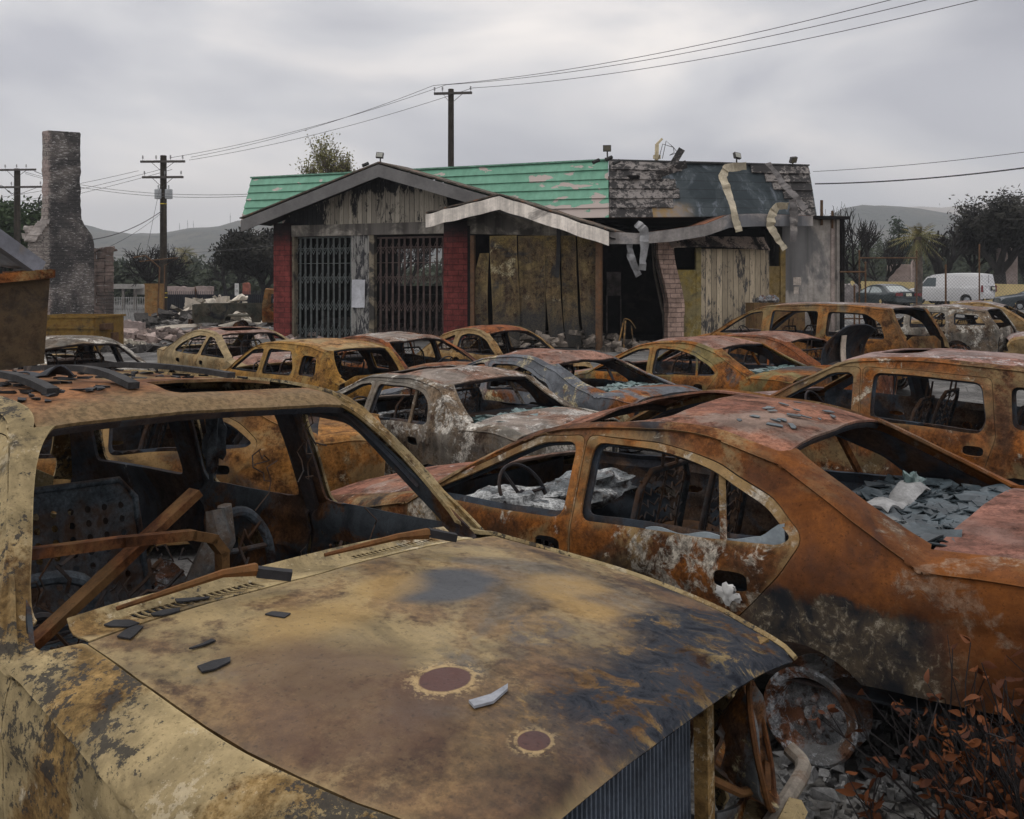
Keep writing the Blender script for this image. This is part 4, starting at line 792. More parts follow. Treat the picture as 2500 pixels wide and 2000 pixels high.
for k in range(60): m.box((rnd.uniform(.3, 7), rnd.uniform(.8, 7.5), rnd.uniform(.05, .7)), (rnd.uniform(.1, .9), rnd.uniform(.1, .6), rnd.uniform(.05, .7)), Matrix.Rotation(rnd.uniform(0, 6), 3, 'Z') @ Matrix.Rotation(rnd.uniform(-.5, .5), 3, 'X'), .04, rnd)
m.box((2.2, 6.8, 1.0), (2.6, .5, 1.1)); m.box((5.4, 7.2, .9), (1.6, .6, 1.3)); m.build('charred_contents', plain('charred_fittings', (.035, .033, .031), 3, .6, 2, .9, .15, .3, (.08, .07, .06), .6), bld, kind='stuff')
# folding gates
def gate(u0, u1, v0, v1, o, col, seed, nb):
    t0, za = fac(u0, v0, o); t1, zb = fac(u1, v0, o); zt_ = (za + zb) / 2; rnd = random.Random(seed); m = MB(); d = (t1 - t0) / nb
    for k in range(nb + 1):
        x = t0 + d * k; b_ = rnd.uniform(-.02, .02); m.beam((x - .012, -o, .02), (x - .012 + b_, -o, zt_ - .03), .022, .03); m.beam((x + .018, -o + .02, .02), (x + .018 + b_, -o + .02, zt_ - .03), .012, .03)
    for zc_, hh in ((.28, .22), (1.18, .22), (2.15, .22), (3.2, .22)):
        for k in range(nb):
            x = t0 + d * k
            m.beam((x, -o - .03, zc_ + hh * .6), (x + d / 2, -o - .02, zc_ - hh * .6), .03, .014); m.beam((x + d / 2, -o - .036, zc_ - hh * .6), (x + d, -o - .026, zc_ + hh * .6), .03, .014)
            m.beam((x, -o - .03, zc_ + hh * 1.2), (x + d / 2, -o - .03, zc_), .02, .01); m.beam((x + d / 2, -o - .034, zc_), (x + d, -o - .034, zc_ + hh * 1.2), .02, .01)
    m.beam((t0, -o + .03, zt_ - .04), (t1, -o + .03, zt_ - .04), .05, .06)
    for z in (2.25, 2.75, 3.3): m.beam((t0, -o + .10, z), (t1, -o + .10, z), .025, .025)
    m.build('folding_gate', col, bld)
gate(719, 857, 577, 826, -.05, plain('gate_paint', (.13, .145, .14), 3, .3, 5, .6, .3), 2, 10)
gate(914, 1081, 577, 826, -.05, plain('rusted_gate', (.12, .085, .075), 4, .3, 5, .7, .3), 3, 11)
# white gable of the office and its wall
O2 = 2.0; ap, l2, r2 = fac(1221, 479, O2), fac(1041, 524, O2), fac(1487, 566, O2)
for a_, b_, nm in ((l2, ap, 0), (ap, r2, 1)):
    m = MB(); o_ = -O2 - .004 * nm; m.sheet(lambda u, v: (lerp(a_[0], b_[0], u), o_ + .03 * noise.noise((u * 5, nm, 8)), lerp(a_[1], b_[1], u) - .42 * v + .03 * noise.noise((u * 6, nm, 9))), 16, 2); V, F = thicken(m.V, [f[::-1] for f in m.F], .05); m = MB(); m.add(V, F); m.build('white_fascia', M_FASW, bld)
    m = MB(); m.sheet(lambda u, v: (lerp(a_[0], b_[0], u), lerp(-O2 - .04, .2, v), lerp(a_[1], b_[1], u) + .04 + .03 * noise.noise((u * 9, v * 5, nm))), 14, 8, .04); m.build('canopy_roof', M_SHING, bld)
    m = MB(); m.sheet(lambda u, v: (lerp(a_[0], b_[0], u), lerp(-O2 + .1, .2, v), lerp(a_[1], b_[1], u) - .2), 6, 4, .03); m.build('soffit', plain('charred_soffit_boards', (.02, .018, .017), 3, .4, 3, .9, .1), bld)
OW = 1.25; m = MB(); g = [fac(1141, 571, OW), fac(1463, 578, OW), fac(1463, 560, OW), fac(1225, 498, OW), fac(1141, 521, OW)]
V, F = cdt(g, [], .4); V, F = thicken([(x, -OW, z) for x, z in V], F, .12); m.add(V, F); m.build('stucco_gable', M_STUC, bld)
m = MB(); m.box((fac(1141, 600, OW)[0] + .05, -.55, 1.95), (.1, 1.4, 3.9)); m.build('office_side', M_DARKI, bld)
def panel_soot(N, c, fine):
    X, Y, Z = N.xyz(); n = N.noise(1.1, 6, .65, .7, 3); k = N.math('ADD', Z, N.math('MULTIPLY', N.math('SUBTRACT', n, .5), 3.2)); c = N.mix(N.rng(k, 1.9, .5, 0, .9), c, N.mix(N.rng(fine, .4, .6), (.022, .026, .032), (.06, .055, .045))); return N.mix(N.rng(k, 2.9, 3.8, 0, .55), c, N.mix(N.rng(fine, .42, .58), (.14, .10, .04), (.36, .26, .08)))
pan = burnt('burnt_door_sheet', 44, (.085, .062, .04), (.165, .115, .055), (.25, .185, .085), .55, (.42, .36, .22), .63, (.035, .040, .047), .53, .6, .75, panel_soot)
edges = [1195, 1224, 1262, 1329, 1332, 1368, 1404, 1408, 1455]; shp = [(1196, 1262, .10), (1264, 1329, -.06), (1331, 1366, .14), (1369, 1405, .2), (1408, 1456, .30)]
for i, (ua, ub, bow) in enumerate(shp):
    ta, tb, zt_ = fac(ua, 577, OW)[0], fac(ub, 577, OW)[0], fac(ub, 575, OW)[1]; m = MB()
    m.sheet(lambda u, v: (lerp(ta, tb, u) + bow * (1 - v) ** 2 + .05 * math.sin(v * 4 + i) * (1 - v), -OW + .05 * i % .07 + .10 * math.sin(v * 3.1) * (.6 + .4 * math.sin(i * 2.3)) - .04 * math.cos((u - .5) * 3) + .025 * noise.noise((u * 3, v * 5, i * 4)), lerp(.05, zt_, v)), 10, 24, .02); m.build('buckled_door_panel', pan, bld)
m = MB(); ta = fac(1160, 577, OW)[0]; m.sheet(lambda u, v: (ta + .06 + .34 * u + .20 * math.sin(v * 3.2) * (u - 1.0), -OW + .25 - .15 * math.sin(v * 3), lerp(.05, 3.0, v)), 6, 20, .02); m.build('buckled_door_panel', pan, bld)
m = MB(); slab(m, 1, 1148, 1157, 575, 830, OW, .12, 0); m.build('steel_post', M_STEEL, bld); m = MB(); slab(m, 1, 1454, 1468, 572, 870, OW + .35, .14, -.05); m.build('steel_post', M_STEEL, bld)
m = MB(); ta, za = fac(1357, 540, OW + .1); m.sheet(lambda u, v: (ta + .04 + .13 * u + .10 * (v - .4) ** 2 - .08 * (1 - v) ** 2, -OW - .12 + .05 * math.sin(v * 5), lerp(za - 1.75, za - .02, v)), 3, 12, .015); m.build('hanging_strip', plain('black_strip', (.025, .024, .024), 2), bld)
# office wing: doorway, leaning brick column, window, siding, concrete end
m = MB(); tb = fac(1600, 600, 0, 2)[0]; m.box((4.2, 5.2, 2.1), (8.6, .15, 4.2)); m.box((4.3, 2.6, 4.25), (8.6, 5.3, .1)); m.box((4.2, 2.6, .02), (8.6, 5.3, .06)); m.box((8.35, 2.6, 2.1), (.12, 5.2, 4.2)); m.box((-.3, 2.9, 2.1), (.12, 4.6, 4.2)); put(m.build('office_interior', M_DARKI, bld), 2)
c0, c1 = fac(1601, 600, .12, 2)[0], fac(1640, 600, .12, 2)[0]; zt_ = fac(1620, 582, .12, 2)[1]; off = fac(1664, 760, .12, 2)[0] - c1
def col(u, v):                                                        # four sides of the bent column
    a = int(u * 4 + 1e-6) % 4; P = [(c0, -.30), (c1, -.30), (c1, .12), (c0, .12)][a]; z = v * zt_; b_ = off * (1 - sm(1.2, 3.2, z)) * 1.02 - .03 * (z < 1.0); return (P[0] + b_, P[1] - .06 * (1 - sm(1.2, 3, z)), z)
m = MB(); m.sheet(col, 4, 26); put(m.build('brick_column', M_PKB, bld, 20), 2)
m = MB(); w0 = c0 + .0; m.tube([(w0 + .02, -.1, zt_), (w0 + .06, -.1, 2.6), (w0 + .42, -.12, 1.3), (w0 + .5, -.1, 0)], .05, 4); m.tube([(w0 - .07, 0, zt_), (w0 + .0, 0, 2.4), (w0 + .3, -.02, 1.0), (w0 + .36, 0, 0)], .045, 4); put(m.build('door_frame', plain('charred_wood', (.06, .05, .04), 3), bld), 2)
m = MB(); slab(m, 2, 1640, 1700, 659, 840, .05, .08, 0); slab(m, 2, 1700, 1712, 605, 840, .07, .12, 0); put(m.build('window_apron', burnt('yellowed_panel', 47, (.22, .15, .03), (.34, .24, .04), (.30, .25, .12), .5, (.4, .36, .2), .6, (.05, .05, .05), .56, .3), bld), 2)
m = MB(); slab(m, 2, 1712, 1878, 608, 840, .06, .10, 0); put(m.build('plank_siding', planks_mat('peeling_plank_siding', (.52, .43, .30), (.10, .095, .09), .195, 6, .54), bld), 2)
m = MB(); slab(m, 2, 1906, 1918, 603, 840, .10, .12, 0); slab(m, 2, 1878, 1906, 650, 840, .05, .08, 0); put(m.build('burnt_side_door', burnt('burnt_side_door', 49, (.12, .08, .03), (.26, .17, .04), (.3, .22, .1), .55, ASH, .68, SOOT, .56, .4), bld), 2)
m = MB(); a, b = fac(1640, 577, .55, 2), fac(1880, 570, .55, 2)
m.sheet(lambda u, v: (lerp(a[0], b[0], u), -.12 - .42 * (1 - v) ** 1.3, lerp(3.14, a[1] + .02, v) + .06 * math.sin(u * 4) * (1 - v) + .03 * noise.noise((u * 8, v * 2, 3))), 16, 6, .03); put(m.build('sagging_soffit', planks_mat('peeling_soffit', (.38, .30, .245), (.035, .03, .028), 2.5, 9, .50), bld), 2)  # lower edge swung outward so the panel faces up and catches more light
m = MB(); slab(m, 2, 1910, 2044, 536, 850, -.30, .5, -.05); p = fac(2036, 600, -.3, 2); m.box((p[0] + .12, 2.6, 2.15), (.25, 5.0, 4.35)); put(m.build('concrete_wall', M_CONC, bld), 2)
m = MB(); slab(m, 2, 1937, 1956, 677, 696, -.29, .02); slab(m, 2, 1938, 1950, 700, 718, -.285, .02); put(m.build('faded_notice', plain('faded_notice', (.48, .42, .36), 4), bld), 2)
m = MB(); slab(m, 2, 2030, 2046, 530, 850, -.24, .12, 0); put(m.build('corner_strip', plain('pale_corner', (.44, .37, .33), 4, .3, 2), bld), 2)
m = MB(); p = fac(2006, 489, -.2, 2); m.tube([(p[0], .2, 4.0), (p[0], .2, p[1])], .05, 8); put(m.build('vent_pipe', M_STEEL, bld), 2); m = MB(); p = fac(2034, 515, -.2, 2); m.tube([(p[0], .25, 3.9), (p[0], .25, p[1])], .04, 8); put(m.build('vent_pipe', M_STEEL, bld), 2)
m = MB(); slab(m, 2, 1482, 1516, 664, 722, -1.6, .05); a = fac(1482, 722, -1.6, 2); b = fac(1516, 722, -1.6, 2); m.beam((a[0], 1.62, 0), (a[0], 1.62, a[1]), .04, .04); m.beam((b[0], 1.62, 0), (b[0], 1.62, a[1]), .04, .04); put(m.build('burnt_rack', plain('scorched_rack', (.10, .085, .08), 3, .5, 3, .9, .15, .3, (.03, .03, .03), .5), bld), 2)
# eave band of the wing, warped
E0 = 1.3; prof = [(1487, 566, 596), (1560, 570, 596), (1640, 560, 590), (1720, 548, 577), (1780, 524, 556), (1850, 522, 553), (1985, 528, 552)]
pts = [(fac(u, a, E0, 2), fac(u, b, E0, 2)) for u, a, b in prof]; tx = [p[0][0] for p in pts]
def band(u, v):
    x = lerp(tx[0], tx[-1], u); a = float(np.interp(x, tx, [p[0][1] for p in pts])); b_ = float(np.interp(x, tx, [p[1][1] for p in pts])); return (x, -E0 - .02 * math.sin(x * 3) + .05 * math.sin(x * 1.3), lerp(a, b_, v))
m = MB(); m.sheet(band, 40, 3); V, F = thicken(m.V, [f[::-1] for f in m.F], .04); m = MB(); m.add(V, F); put(m.build('eave_fascia', plain('scorched_eave_metal', (.30, .275, .255), 12, .3, 1.2, .55, .4, .2, (.13, .135, .145), .5, .3), bld), 2)
m = MB(); m.sheet(lambda u, v: (lerp(tx[0], tx[-1], u), lerp(-E0 + .05, .2, v), band(u, 0)[2] - .02), 24, 3, .03); put(m.build('eave_roof', plain('rusty_eave_top', (.20, .08, .04), 4, .4, 3, .9, .2, .3, (.03, .03, .03), .5), bld), 2)
# hanging flashing strips
M_TIN = plain('dull_flashing', (.42, .365, .26), 21, .3, 2, .45, .5, .15, (.26, .24, .21), .60, 0, .35); M_TING = plain('grey_flashing', (.26, .26, .26), 22, .25, 2, .5, .5, .15, (.08, .08, .08), .6, 0, .3); M_TIND = plain('sooty_flashing', (.12, .11, .105), 23, .35, 3, .6, .3, .2, (.32, .29, .26), .6)
def strip(path, w, mat, f=2, tw=.5):
    P = [(lambda q, o: Vector((q[0], -o, q[1])))(fac(u, v, o, f), o) for u, v, o in path]; n = 8 * (len(P) - 1); rn = random.Random(int(w * 1000) + len(P)); Q = [tuple(P[min(i // 8, len(P) - 2)].lerp(P[min(i // 8, len(P) - 2) + 1], i / 8 - min(i // 8, len(P) - 2)) + Vector((rn.gauss(0, .004), rn.gauss(0, .006), rn.gauss(0, .003)))) for i in range(n + 1)]; m = MB()
    def fn(u, v):
        i = min(int(u * n + .5), n); p = Vector(Q[i]); d = (Vector(Q[min(i + 1, n)]) - Vector(Q[max(i - 1, 0)])).normalized(); s = d.cross(Vector((0, 1, 0))); s = s.normalized() if s.length > .05 else Vector((1, 0, 0)); tt = tw * math.sin(u * 7 + w * 30); s = (s * math.cos(tt) + Vector((0, 1, 0)) * math.sin(tt)); w_ = w * (1 + .25 * noise.noise((i * .3, w * 90, 1))); return p + s * (v - .5) * w_ + Vector((.03 * noise.noise((i * .31, w * 40, 0)), .07 * noise.noise((i * .4, w * 40 + v * .6, 3)), 0))
    m.sheet(fn, n, 3, .008); return put(m.build('hanging_flashing', mat, bld, 22), f)
strip([(1822, 405, .2), (1775, 410, .45), (1764, 430, .6), (1776, 465, .8), (1790, 510, 1.4), (1804, 566, 1.45)], .26, M_TIN, tw=.25)
strip([(1925, 503, 1.4), (1898, 503, 1.42), (1884, 525, 1.45), (1880, 553, 1.45), (1896, 580, 1.5), (1917, 610, 1.5)], .25, M_TIN, tw=.3)
strip([(1935, 488, 1.36), (1940, 530, 1.42), (1935, 590, 1.45)], .26, M_TIND, tw=.15)
strip([(1874, 398, .0), (1895, 425, .25), (1912, 450, .5), (1940, 478, 1.0), (1966, 512, 1.3)], .22, M_TIND, tw=.35)
strip([(1553, 545, 1.35), (1572, 560, 1.45), (1573, 600, 1.5), (1568, 660, 1.5)], .28, M_TING, tw=.5); strip([(1536, 590, 1.2), (1540, 630, 1.25), (1560, 674, 1.3)], .22, M_TING, tw=.2)
m = MB(); a = fac(1640, 404, -.2, 2); b = fac(1662, 365, -.2, 2); m.beam((a[0], .15, a[1]), (b[0], .1, b[1]), .22, .03, (.4, 1, 0)); a = fac(1600, 428, .1, 2); b = fac(1672, 402, .25, 2); m.beam((a[0], -.2, a[1]), (b[0], -.38, b[1]), .26, .03, (0, 1, .3)); put(m.build('bent_roof_board', char_mat(), bld), 2)
m = MB()
for dx in (0, .12):
    p = fac(1606, 388, -.4, 2); q = fac(1618, 352, -.3, 2); m.tube([(p[0] + dx, .3, p[1]), (q[0] + dx, .3, q[1] + .12 * math.sin(dx * 9)), (q[0] + .35, .25, q[1] - .1), (q[0] + .5 - dx, .25, p[1] + .2), (q[0] + .2, .2, p[1] + .1)], .012, 5)
put(m.build('loose_cable', plain('black_cable', (.02, .02, .02), 2), bld), 2)
m = MB(); p = fac(1603, 391, -.4, 2); q = fac(1604, 352, -.4, 2); m.beam((p[0], .4, p[1]), (q[0], .4, q[1]), .10, .10); m.beam((p[0] - .1, .4, p[1] + .1), (p[0] + .12, .4, p[1] + .1), .12, .12); m.beam((q[0], .4, q[1]), (q[0] + .18, .4, q[1] + .18), .07, .07); put(m.build('broken_conduit', plain('pale_conduit', (.50, .43, .28), 3), bld), 2)
M_BLACKC = plain('camera_casing', (.03, .03, .03), 3)
def flood(u, v, f, mat_f, tilt):
    t, z = fac(u, v, -.4, f); m = MB(); rt = Matrix.Rotation(tilt, 3, 'X') @ Matrix.Rotation(.3, 3, 'Z'); m.box((t, .35, z), (.26, .10, .20), rt); m.tube([(t, .38, z - .08), (t, .4, z - .32)], .025, 6); m.box((t, .4, z - .34), (.14, .14, .08)); o = put(m.build('floodlight', plain('floodlight_casing', (.05, .048, .045), 3), bld), f)
    m = MB(); m.box(Vector((t, .35, z)) + rt @ Vector((0, -.052, 0)), (.22, .012, .16), rt); m.build('lamp_glass', plain(mat_f, (.34, .34, .30) if 'pale' in mat_f else (.10, .09, .06), 3, .2, 4, .3), o)
flood(929, 380, 1, 'pale_lamp_glass', -.3); flood(1483, 363, 1, 'dull_lamp_glass', 0); flood(1798, 381, 2, 'pale_lamp_glass', -.35); flood(1935, 391, 2, 'dull_lamp_glass', .5)
for u, v, f in ((905, 400, 1), (1466, 392, 1), (1497, 385, 1), (1515, 394, 1)): t, z = fac(u, v, -.1, f); m = MB(); m.tube([(t, -.05, z), (t - .16, -.2, z - .1)], .06, 8); m.build('security_camera', M_BLACKC, bld)
# rubble at the foot of the facade
rnd = random.Random(9); m = MB()
for k in range(150):
    t = rnd.uniform(7.4, 14.0); o_ = rnd.uniform(-.4, 1.9); h = .45 * math.exp(-((t - 11.5) / 1.6) ** 2) + .1; m.box((t, -o_ - .6, rnd.uniform(0, h)), (rnd.uniform(.08, .5), rnd.uniform(.08, .4), rnd.uniform(.03, .22)), Matrix.Rotation(rnd.uniform(0, 6), 3, 'Z') @ Matrix.Rotation(rnd.uniform(-.7, .7), 3, 'X'), .04, rnd)
o = m.build('rubble_heap', plain('mixed_rubble', (.20, .17, .14), 4, .6, 1.5, .9, .15, .4, (.04, .035, .03), .5), None, 0, label='charred rubble heaped along the foot of the office wall', cat='rubble', kind='stuff'); o.location = A1; o.rotation_euler = (0, 0, ROT1)
# ---------------------------------------------------------------- the burnt cars
def mset(key, seed, body, roof=None, hood=None, deck=None, door=None, **k):
    M = dict(body=body, roof=roof or body, hood=hood or roof or body, deck=deck or hood or roof or body, door=door or body); M.update(COMMON); M.update(k); return M
M_INNER = burnt('sooty_inner_metal', 3, (.030, .022, .019), (.055, .03, .018), (.045, .052, .062), .55, (.22, .22, .22), .67, SOOT, .49, .3)
M_DPAN = burnt('blued_inner_metal', 8, (.045, .034, .028), (.085, .05, .03), (.055, .068, .085), .47, (.20, .21, .22), .64, SOOT, .56, .2, 1.5)
M_SEAT = burnt('scorched_seat_metal', 5, (.035, .042, .05), (.06, .068, .075), (.09, .045, .02), .60, (.28, .29, .30), .65, SOOT, .56, .3)
M_SEATN = burnt('blued_seat_metal', 6, (.07, .088, .105), (.11, .135, .155), (.12, .065, .035), .63, (.34, .36, .38), .63, SOOT, .60, .3)
M_ASH = burnt('ashen_melt', 6, (.10, .11, .115), (.20, .215, .22), (.13, .09, .06), .60, (.48, .49, .48), .52, SOOT, .58, .0, 1.5)
M_RIM = burnt('burnt_rim', 7, (.10, .06, .04), (.17, .075, .04), (.2, .2, .2), .52, (.4, .42, .44), .56, SOOT, .60, 0, 2)
M_DRUM = burnt('ashy_brake_drum', 9, (.14, .14, .14), (.22, .23, .24), (.2, .09, .05), .55, (.45, .45, .45), .55, SOOT, .6, 0, 3)
M_RAD = plain('radiator_fins', (.10, .12, .15), 3, .3, 8, .6, .4)
COMMON = dict(inner=M_INNER, dpan=M_DPAN, seat=M_SEAT, ash=M_ASH, rim=M_RIM, drum=M_DRUM, rad=M_RAD)
GR = 'burnt-out cars parked in rows on the lot'
# near SUV -------------------------------------------------------
def hood_marks(N, c, fine):
    X, Y, Z = N.xyz()
    wob = N.noise(5, 5, .6, 0, 3); wob2 = N.noise(2.2, 5, .6, .6, 8); t = N.t
    def spot(cx, cy, rx, ry, w=.25, nz=None):
        dx = N.math('DIVIDE', N.math('SUBTRACT', X, cx), rx); dy = N.math('DIVIDE', N.math('SUBTRACT', Y, cy), ry)
        d = N.math('SQRT', N.math('ADD', N.math('MULTIPLY', dx, dx), N.math('MULTIPLY', dy, dy))); return N.math('ADD', d, N.math('MULTIPLY', N.math('SUBTRACT', nz or wob, .5), w))
    d = spot(1.22, .20, .15, .22, 1.1, wob2); c = N.mix(N.rng(d, 1.05, .62), c, (.052, .054, .058))                         # dark scorch behind the middle
    for cx, cy, rx, ry in ((1.16, -.30, .15, .26), (1.45, .52, .13, .20), (1.62, .38, .12, .10), (1.10, .05, .12, .16)): c = N.mix(N.rng(spot(cx, cy, rx, ry, 1.6, wob2), 1.2, .45, 0, .55), c, (.33, .205, .06))
    d = spot(1.52, -.52, .40, .26, 1.4, wob2); c = N.mix(N.rng(d, 1.2, .5, 0, .7), c, (.085, .042, .022))
    for cx, cy, rx, ry in ((1.66, -.285, .052, .070), (1.96, -.33, .032, .040)):
        d = spot(cx, cy, rx, ry, .22)
        c = N.mix(N.math('MULTIPLY', N.rng(d, 1.9, 1.15, 0, .7), N.rng(N.noise(60, 4, .7, 0, 6), .5, .56)), c, (.42, .30, .14)); c = N.mix(N.math('MULTIPLY', N.rng(d, 1.30, 1.16, 0, .75), N.rng(fine, .36, .5)), c, (.36, .25, .11)); c = N.mix(N.rng(d, 1.08, .98), c, (.075, .030, .022))
    gx = N.math('ADD', N.math('ADD', X, N.math('MULTIPLY', Y, .10)), N.math('MULTIPLY', N.math('SUBTRACT', wob2, .5), .7)); g = N.math('MULTIPLY', N.rng(gx, 1.70, 1.90), N.rng(Y, -.42, -.10)); soot = N.noise(11, 10, .74, .8, 4); N.sheen = g
    c = N.mix(N.math('MULTIPLY', g, N.rng(soot, .60, .485, .10, 1)), c, N.mix(N.rng(soot, .35, .5), (.014, .016, .021), (.034, .038, .046)))
    c = N.mix(N.math('MULTIPLY', N.rng(spot(1.62, .12, .14, .16, 1.2, wob2), 1.0, .6, 0, .6), N.rng(soot, .55, .45)), c, (.06, .055, .055))
    return c
M_SH = burnt('suv_hood_metal', 17, (.085, .044, .019), (.20, .125, .048), (.34, .25, .115), .51, (.42, .36, .24), .70, (.09, .075, .055), .60, 0, .8, hood_marks, .4, .58, .34)
def fender_flake(N, c, fine):
    n = N.noise(2.0, 7, .68, .6, 61); f = N.noise(30, 6, .78, 0, 62); k = N.math('ADD', N.math('MULTIPLY', n, .55), N.math('MULTIPLY', f, .45)); c = N.mix(N.rng(k, .535, .555, 0, .9), c, (.035, .033, .03)); return N.mix(N.rng(k, .43, .41, 0, .4), c, (.52, .45, .32))
M_SB = burnt('suv_body_metal', 11, (.12, .062, .023), (.22, .14, .052), (.42, .325, .17), .45, (.50, .44, .32), .60, (.026, .026, .026), .56, .25, 1.15, fender_flake)
def header_tint(N, c, fine):
    X, Y, Z = N.xyz(); n = N.noise(3, 6, .6, .5, 4); return N.mix(N.math('MULTIPLY', N.rng(N.math('ADD', X, N.math('MULTIPLY', N.math('SUBTRACT', n, .5), .5)), .02, .2), .8), c, N.mix(N.rng(fine, .4, .6), (.13, .095, .05), (.22, .16, .085)))
M_SR = burnt('suv_roof_metal', 12, (.15, .062, .028), (.22, .10, .04), (.32, .22, .11), .56, (.42, .36, .27), .68, (.10, .075, .06), .60, 0, 1, header_tint)
M_SIN = burnt('suv_inner_rust', 14, (.045, .024, .014), (.13, .055, .018), (.06, .07, .08), .50, (.32, .27, .2), .66, SOOT, .535, .5, 1.6)
def slots(x, y0, y1, n):
    return [[(x - .034, y - .007), (x + .038, y - .007), (x + .038, y + .007), (x - .034, y + .007)] for y in np.linspace(y0, y1, n)]
SUVN['cowl'] = .715
suv = build_car(SUVN, 'burnt_suv', 'large tan and rust burnt SUV whose hood fills the foreground', 'car', GR, (-1.302, 3.391, -.669, 1.013, .016, -.045, .035), mset('s', 1, M_SB, M_SR, M_SH, cowl=M_SB, dpan=M_SIN, seat=M_SEATN), .035, 5, .006, near=True, cowlholes=slots(.80, -.58, -.20, 20) + slots(.80, .22, .60, 20), roofholes=[rounded([(.12, -.08), (.08, .60), (-.26, .60), (-.22, -.02)], .08)], doorholes=False, bare=1.86, seats=False, steer=0, sag=lambda p: -.035 * math.exp(-((p[0] + .8) / .6) ** 2 - (p[1] / .55) ** 2) * (p[2] > 1.5))
# near sedan -----------------------------------------------------
def near_marks(N, c, fine):
    X, Y, Z = N.xyz(); n = N.noise(2.2, 7, .65, 1.0, 3); f = N.noise(24, 9, .76, .9, 5, (1, 1, .8))
    low = N.math('ADD', N.rng(Z, .92, .60), N.math('MULTIPLY', N.math('SUBTRACT', n, .5), 1.9))
    rear = N.math('MULTIPLY', N.rng(X, -.95, -1.15), N.rng(X, -2.05, -1.75)); m = N.math('MULTIPLY', N.rng(low, .35, .65), rear)
    big = N.noise(3.5, 6, .65, .9, 12); f2 = N.math('ADD', N.math('MULTIPLY', f, .6), N.math('MULTIPLY', big, .4)); c = N.mix(m, c, N.mix(N.rng(big, .4, .62), (.020, .022, .026), (.085, .065, .045))); c = N.mix(N.math('MULTIPLY', m, N.rng(f2, .50, .62, 0, .85)), c, N.mix(N.rng(fine, .42, .58), (.15, .12, .075), (.42, .37, .28)))
    return N.mix(N.math('MULTIPLY', N.rng(X, -.9, -1.1), N.math('SUBTRACT', .72, N.math('MULTIPLY', m, .72))), c, N.mix(N.rng(n, .35, .65), (.065, .026, .013), (.20, .066, .013)))
M_NB = burnt('sedan_body_metal', 23, (.085, .036, .017), (.235, .080, .016), (.29, .195, .095), .53, (.46, .42, .33), .58, SOOT, .60, .45, 1, near_marks)
M_ND = burnt('sedan_door_metal', 27, (.07, .032, .015), (.22, .075, .013), (.29, .19, .085), .52, (.44, .40, .33), .55, (.05, .035, .025), .56, .5, 1.2)
M_NR = burnt('sedan_roof_metal', 24, (.20, .085, .055), (.25, .115, .07), (.30, .21, .165), .54, (.36, .31, .28), .60, (.13, .06, .045), .62, 0)
M_NK = burnt('sedan_boot_metal', 25, (.20, .09, .065), (.23, .105, .075), (.26, .15, .12), .56, (.34, .25, .22), .68, (.15, .07, .05), .6, 0)
near = build_car(SEDAN, 'burnt_sedan', 'rust orange burnt sedan beside the large SUV, glass flakes on its roof', 'car', GR, (.77, 5.177, 2.425, 1.001, .005, -.009, -.037), mset('n', 2, M_NB, M_NR, M_NR, M_NK, M_ND), .035, 9, .009, near=True, rear_seat=False, roofholes=[rounded([(.06, -.44), (.06, .52), (-.46, .48), (-.46, -.44)], .1)], sag=lambda p: (.05 * math.exp(-((p[0] + .2) / .3) ** 2 - ((p[1] + .5) / .3) ** 2) - .035 * math.exp(-((p[0] + .2) / .3) ** 2 - ((p[1] - .35) / .22) ** 2)) * (p[2] > 1.15))
# rows -----------------------------------------------------------
P = {}
def variant(S, **k): q = {a: b for a, b in S.items() if not a.startswith('_')}; q.update(k); return q
BOXY = variant(SEDAN, roof=[(.22, 1.29), (.0, 1.345), (-.4, 1.37), (-.85, 1.365), (-1.22, 1.31)], bl=[(-1.22, 1.31), (-1.46, 1.14), (-1.70, .985)], deck=[(-1.70, .985), (-2.1, .975), (-2.38, .93)],
    win=[SEDAN['win'][0], [(-.19, .88), (-.165, 1.24), (-.52, 1.24), (-.96, 1.20), (-1.12, 1.10), (-1.19, .93), (-1.15, .905)]], doors=[SEDAN['doors'][0], [(-.145, .20), (-.15, .86), (-.115, 1.268), (-.52, 1.266), (-.99, 1.226), (-1.16, 1.11), (-1.235, .93), (-1.19, .80), (-.98, .52), (-.92, .20)]], vbl=.78)
LOW = variant(SEDAN, ws=[(1.02, .88), (.55, 1.08), (.10, 1.25)], hood=[(2.34, .54), (2.30, .62), (2.15, .70), (1.6, .79), (1.02, .88)], roof=[(.10, 1.25), (-.12, 1.30), (-.45, 1.325), (-.8, 1.31), (-1.10, 1.24)], bl=[(-1.10, 1.24), (-1.5, 1.09), (-1.92, .955)], deck=[(-1.92, .955), (-2.15, .95), (-2.38, .90)],
    win=[[(.90, .86), (.10, 1.165), (-.06, 1.18), (-.085, .865)], [(-.19, .87), (-.165, 1.185), (-.50, 1.18), (-.86, 1.115), (-1.16, .99), (-1.22, .925), (-1.16, .895)]], doors=[[(1.0, .20), (1.02, .85), (.12, 1.195), (-.10, 1.212), (-.135, .86), (-.13, .20)], [(-.145, .20), (-.15, .86), (-.115, 1.214), (-.52, 1.21), (-.88, 1.145), (-1.18, 1.02), (-1.28, .92), (-1.2, .78), (-.98, .52), (-.92, .20)]])
M_C4B = burnt('ashen_sedan_metal', 31, (.12, .10, .08), (.17, .12, .075), (.20, .18, .15), .48, (.50, .47, .41), .545, (.06, .06, .06), .575, .4)
M_GR = burnt('grey_roof_metal', 32, (.20, .11, .075), (.23, .16, .12), (.30, .25, .21), .48, (.44, .41, .37), .55, (.13, .09, .07), .62, 0)
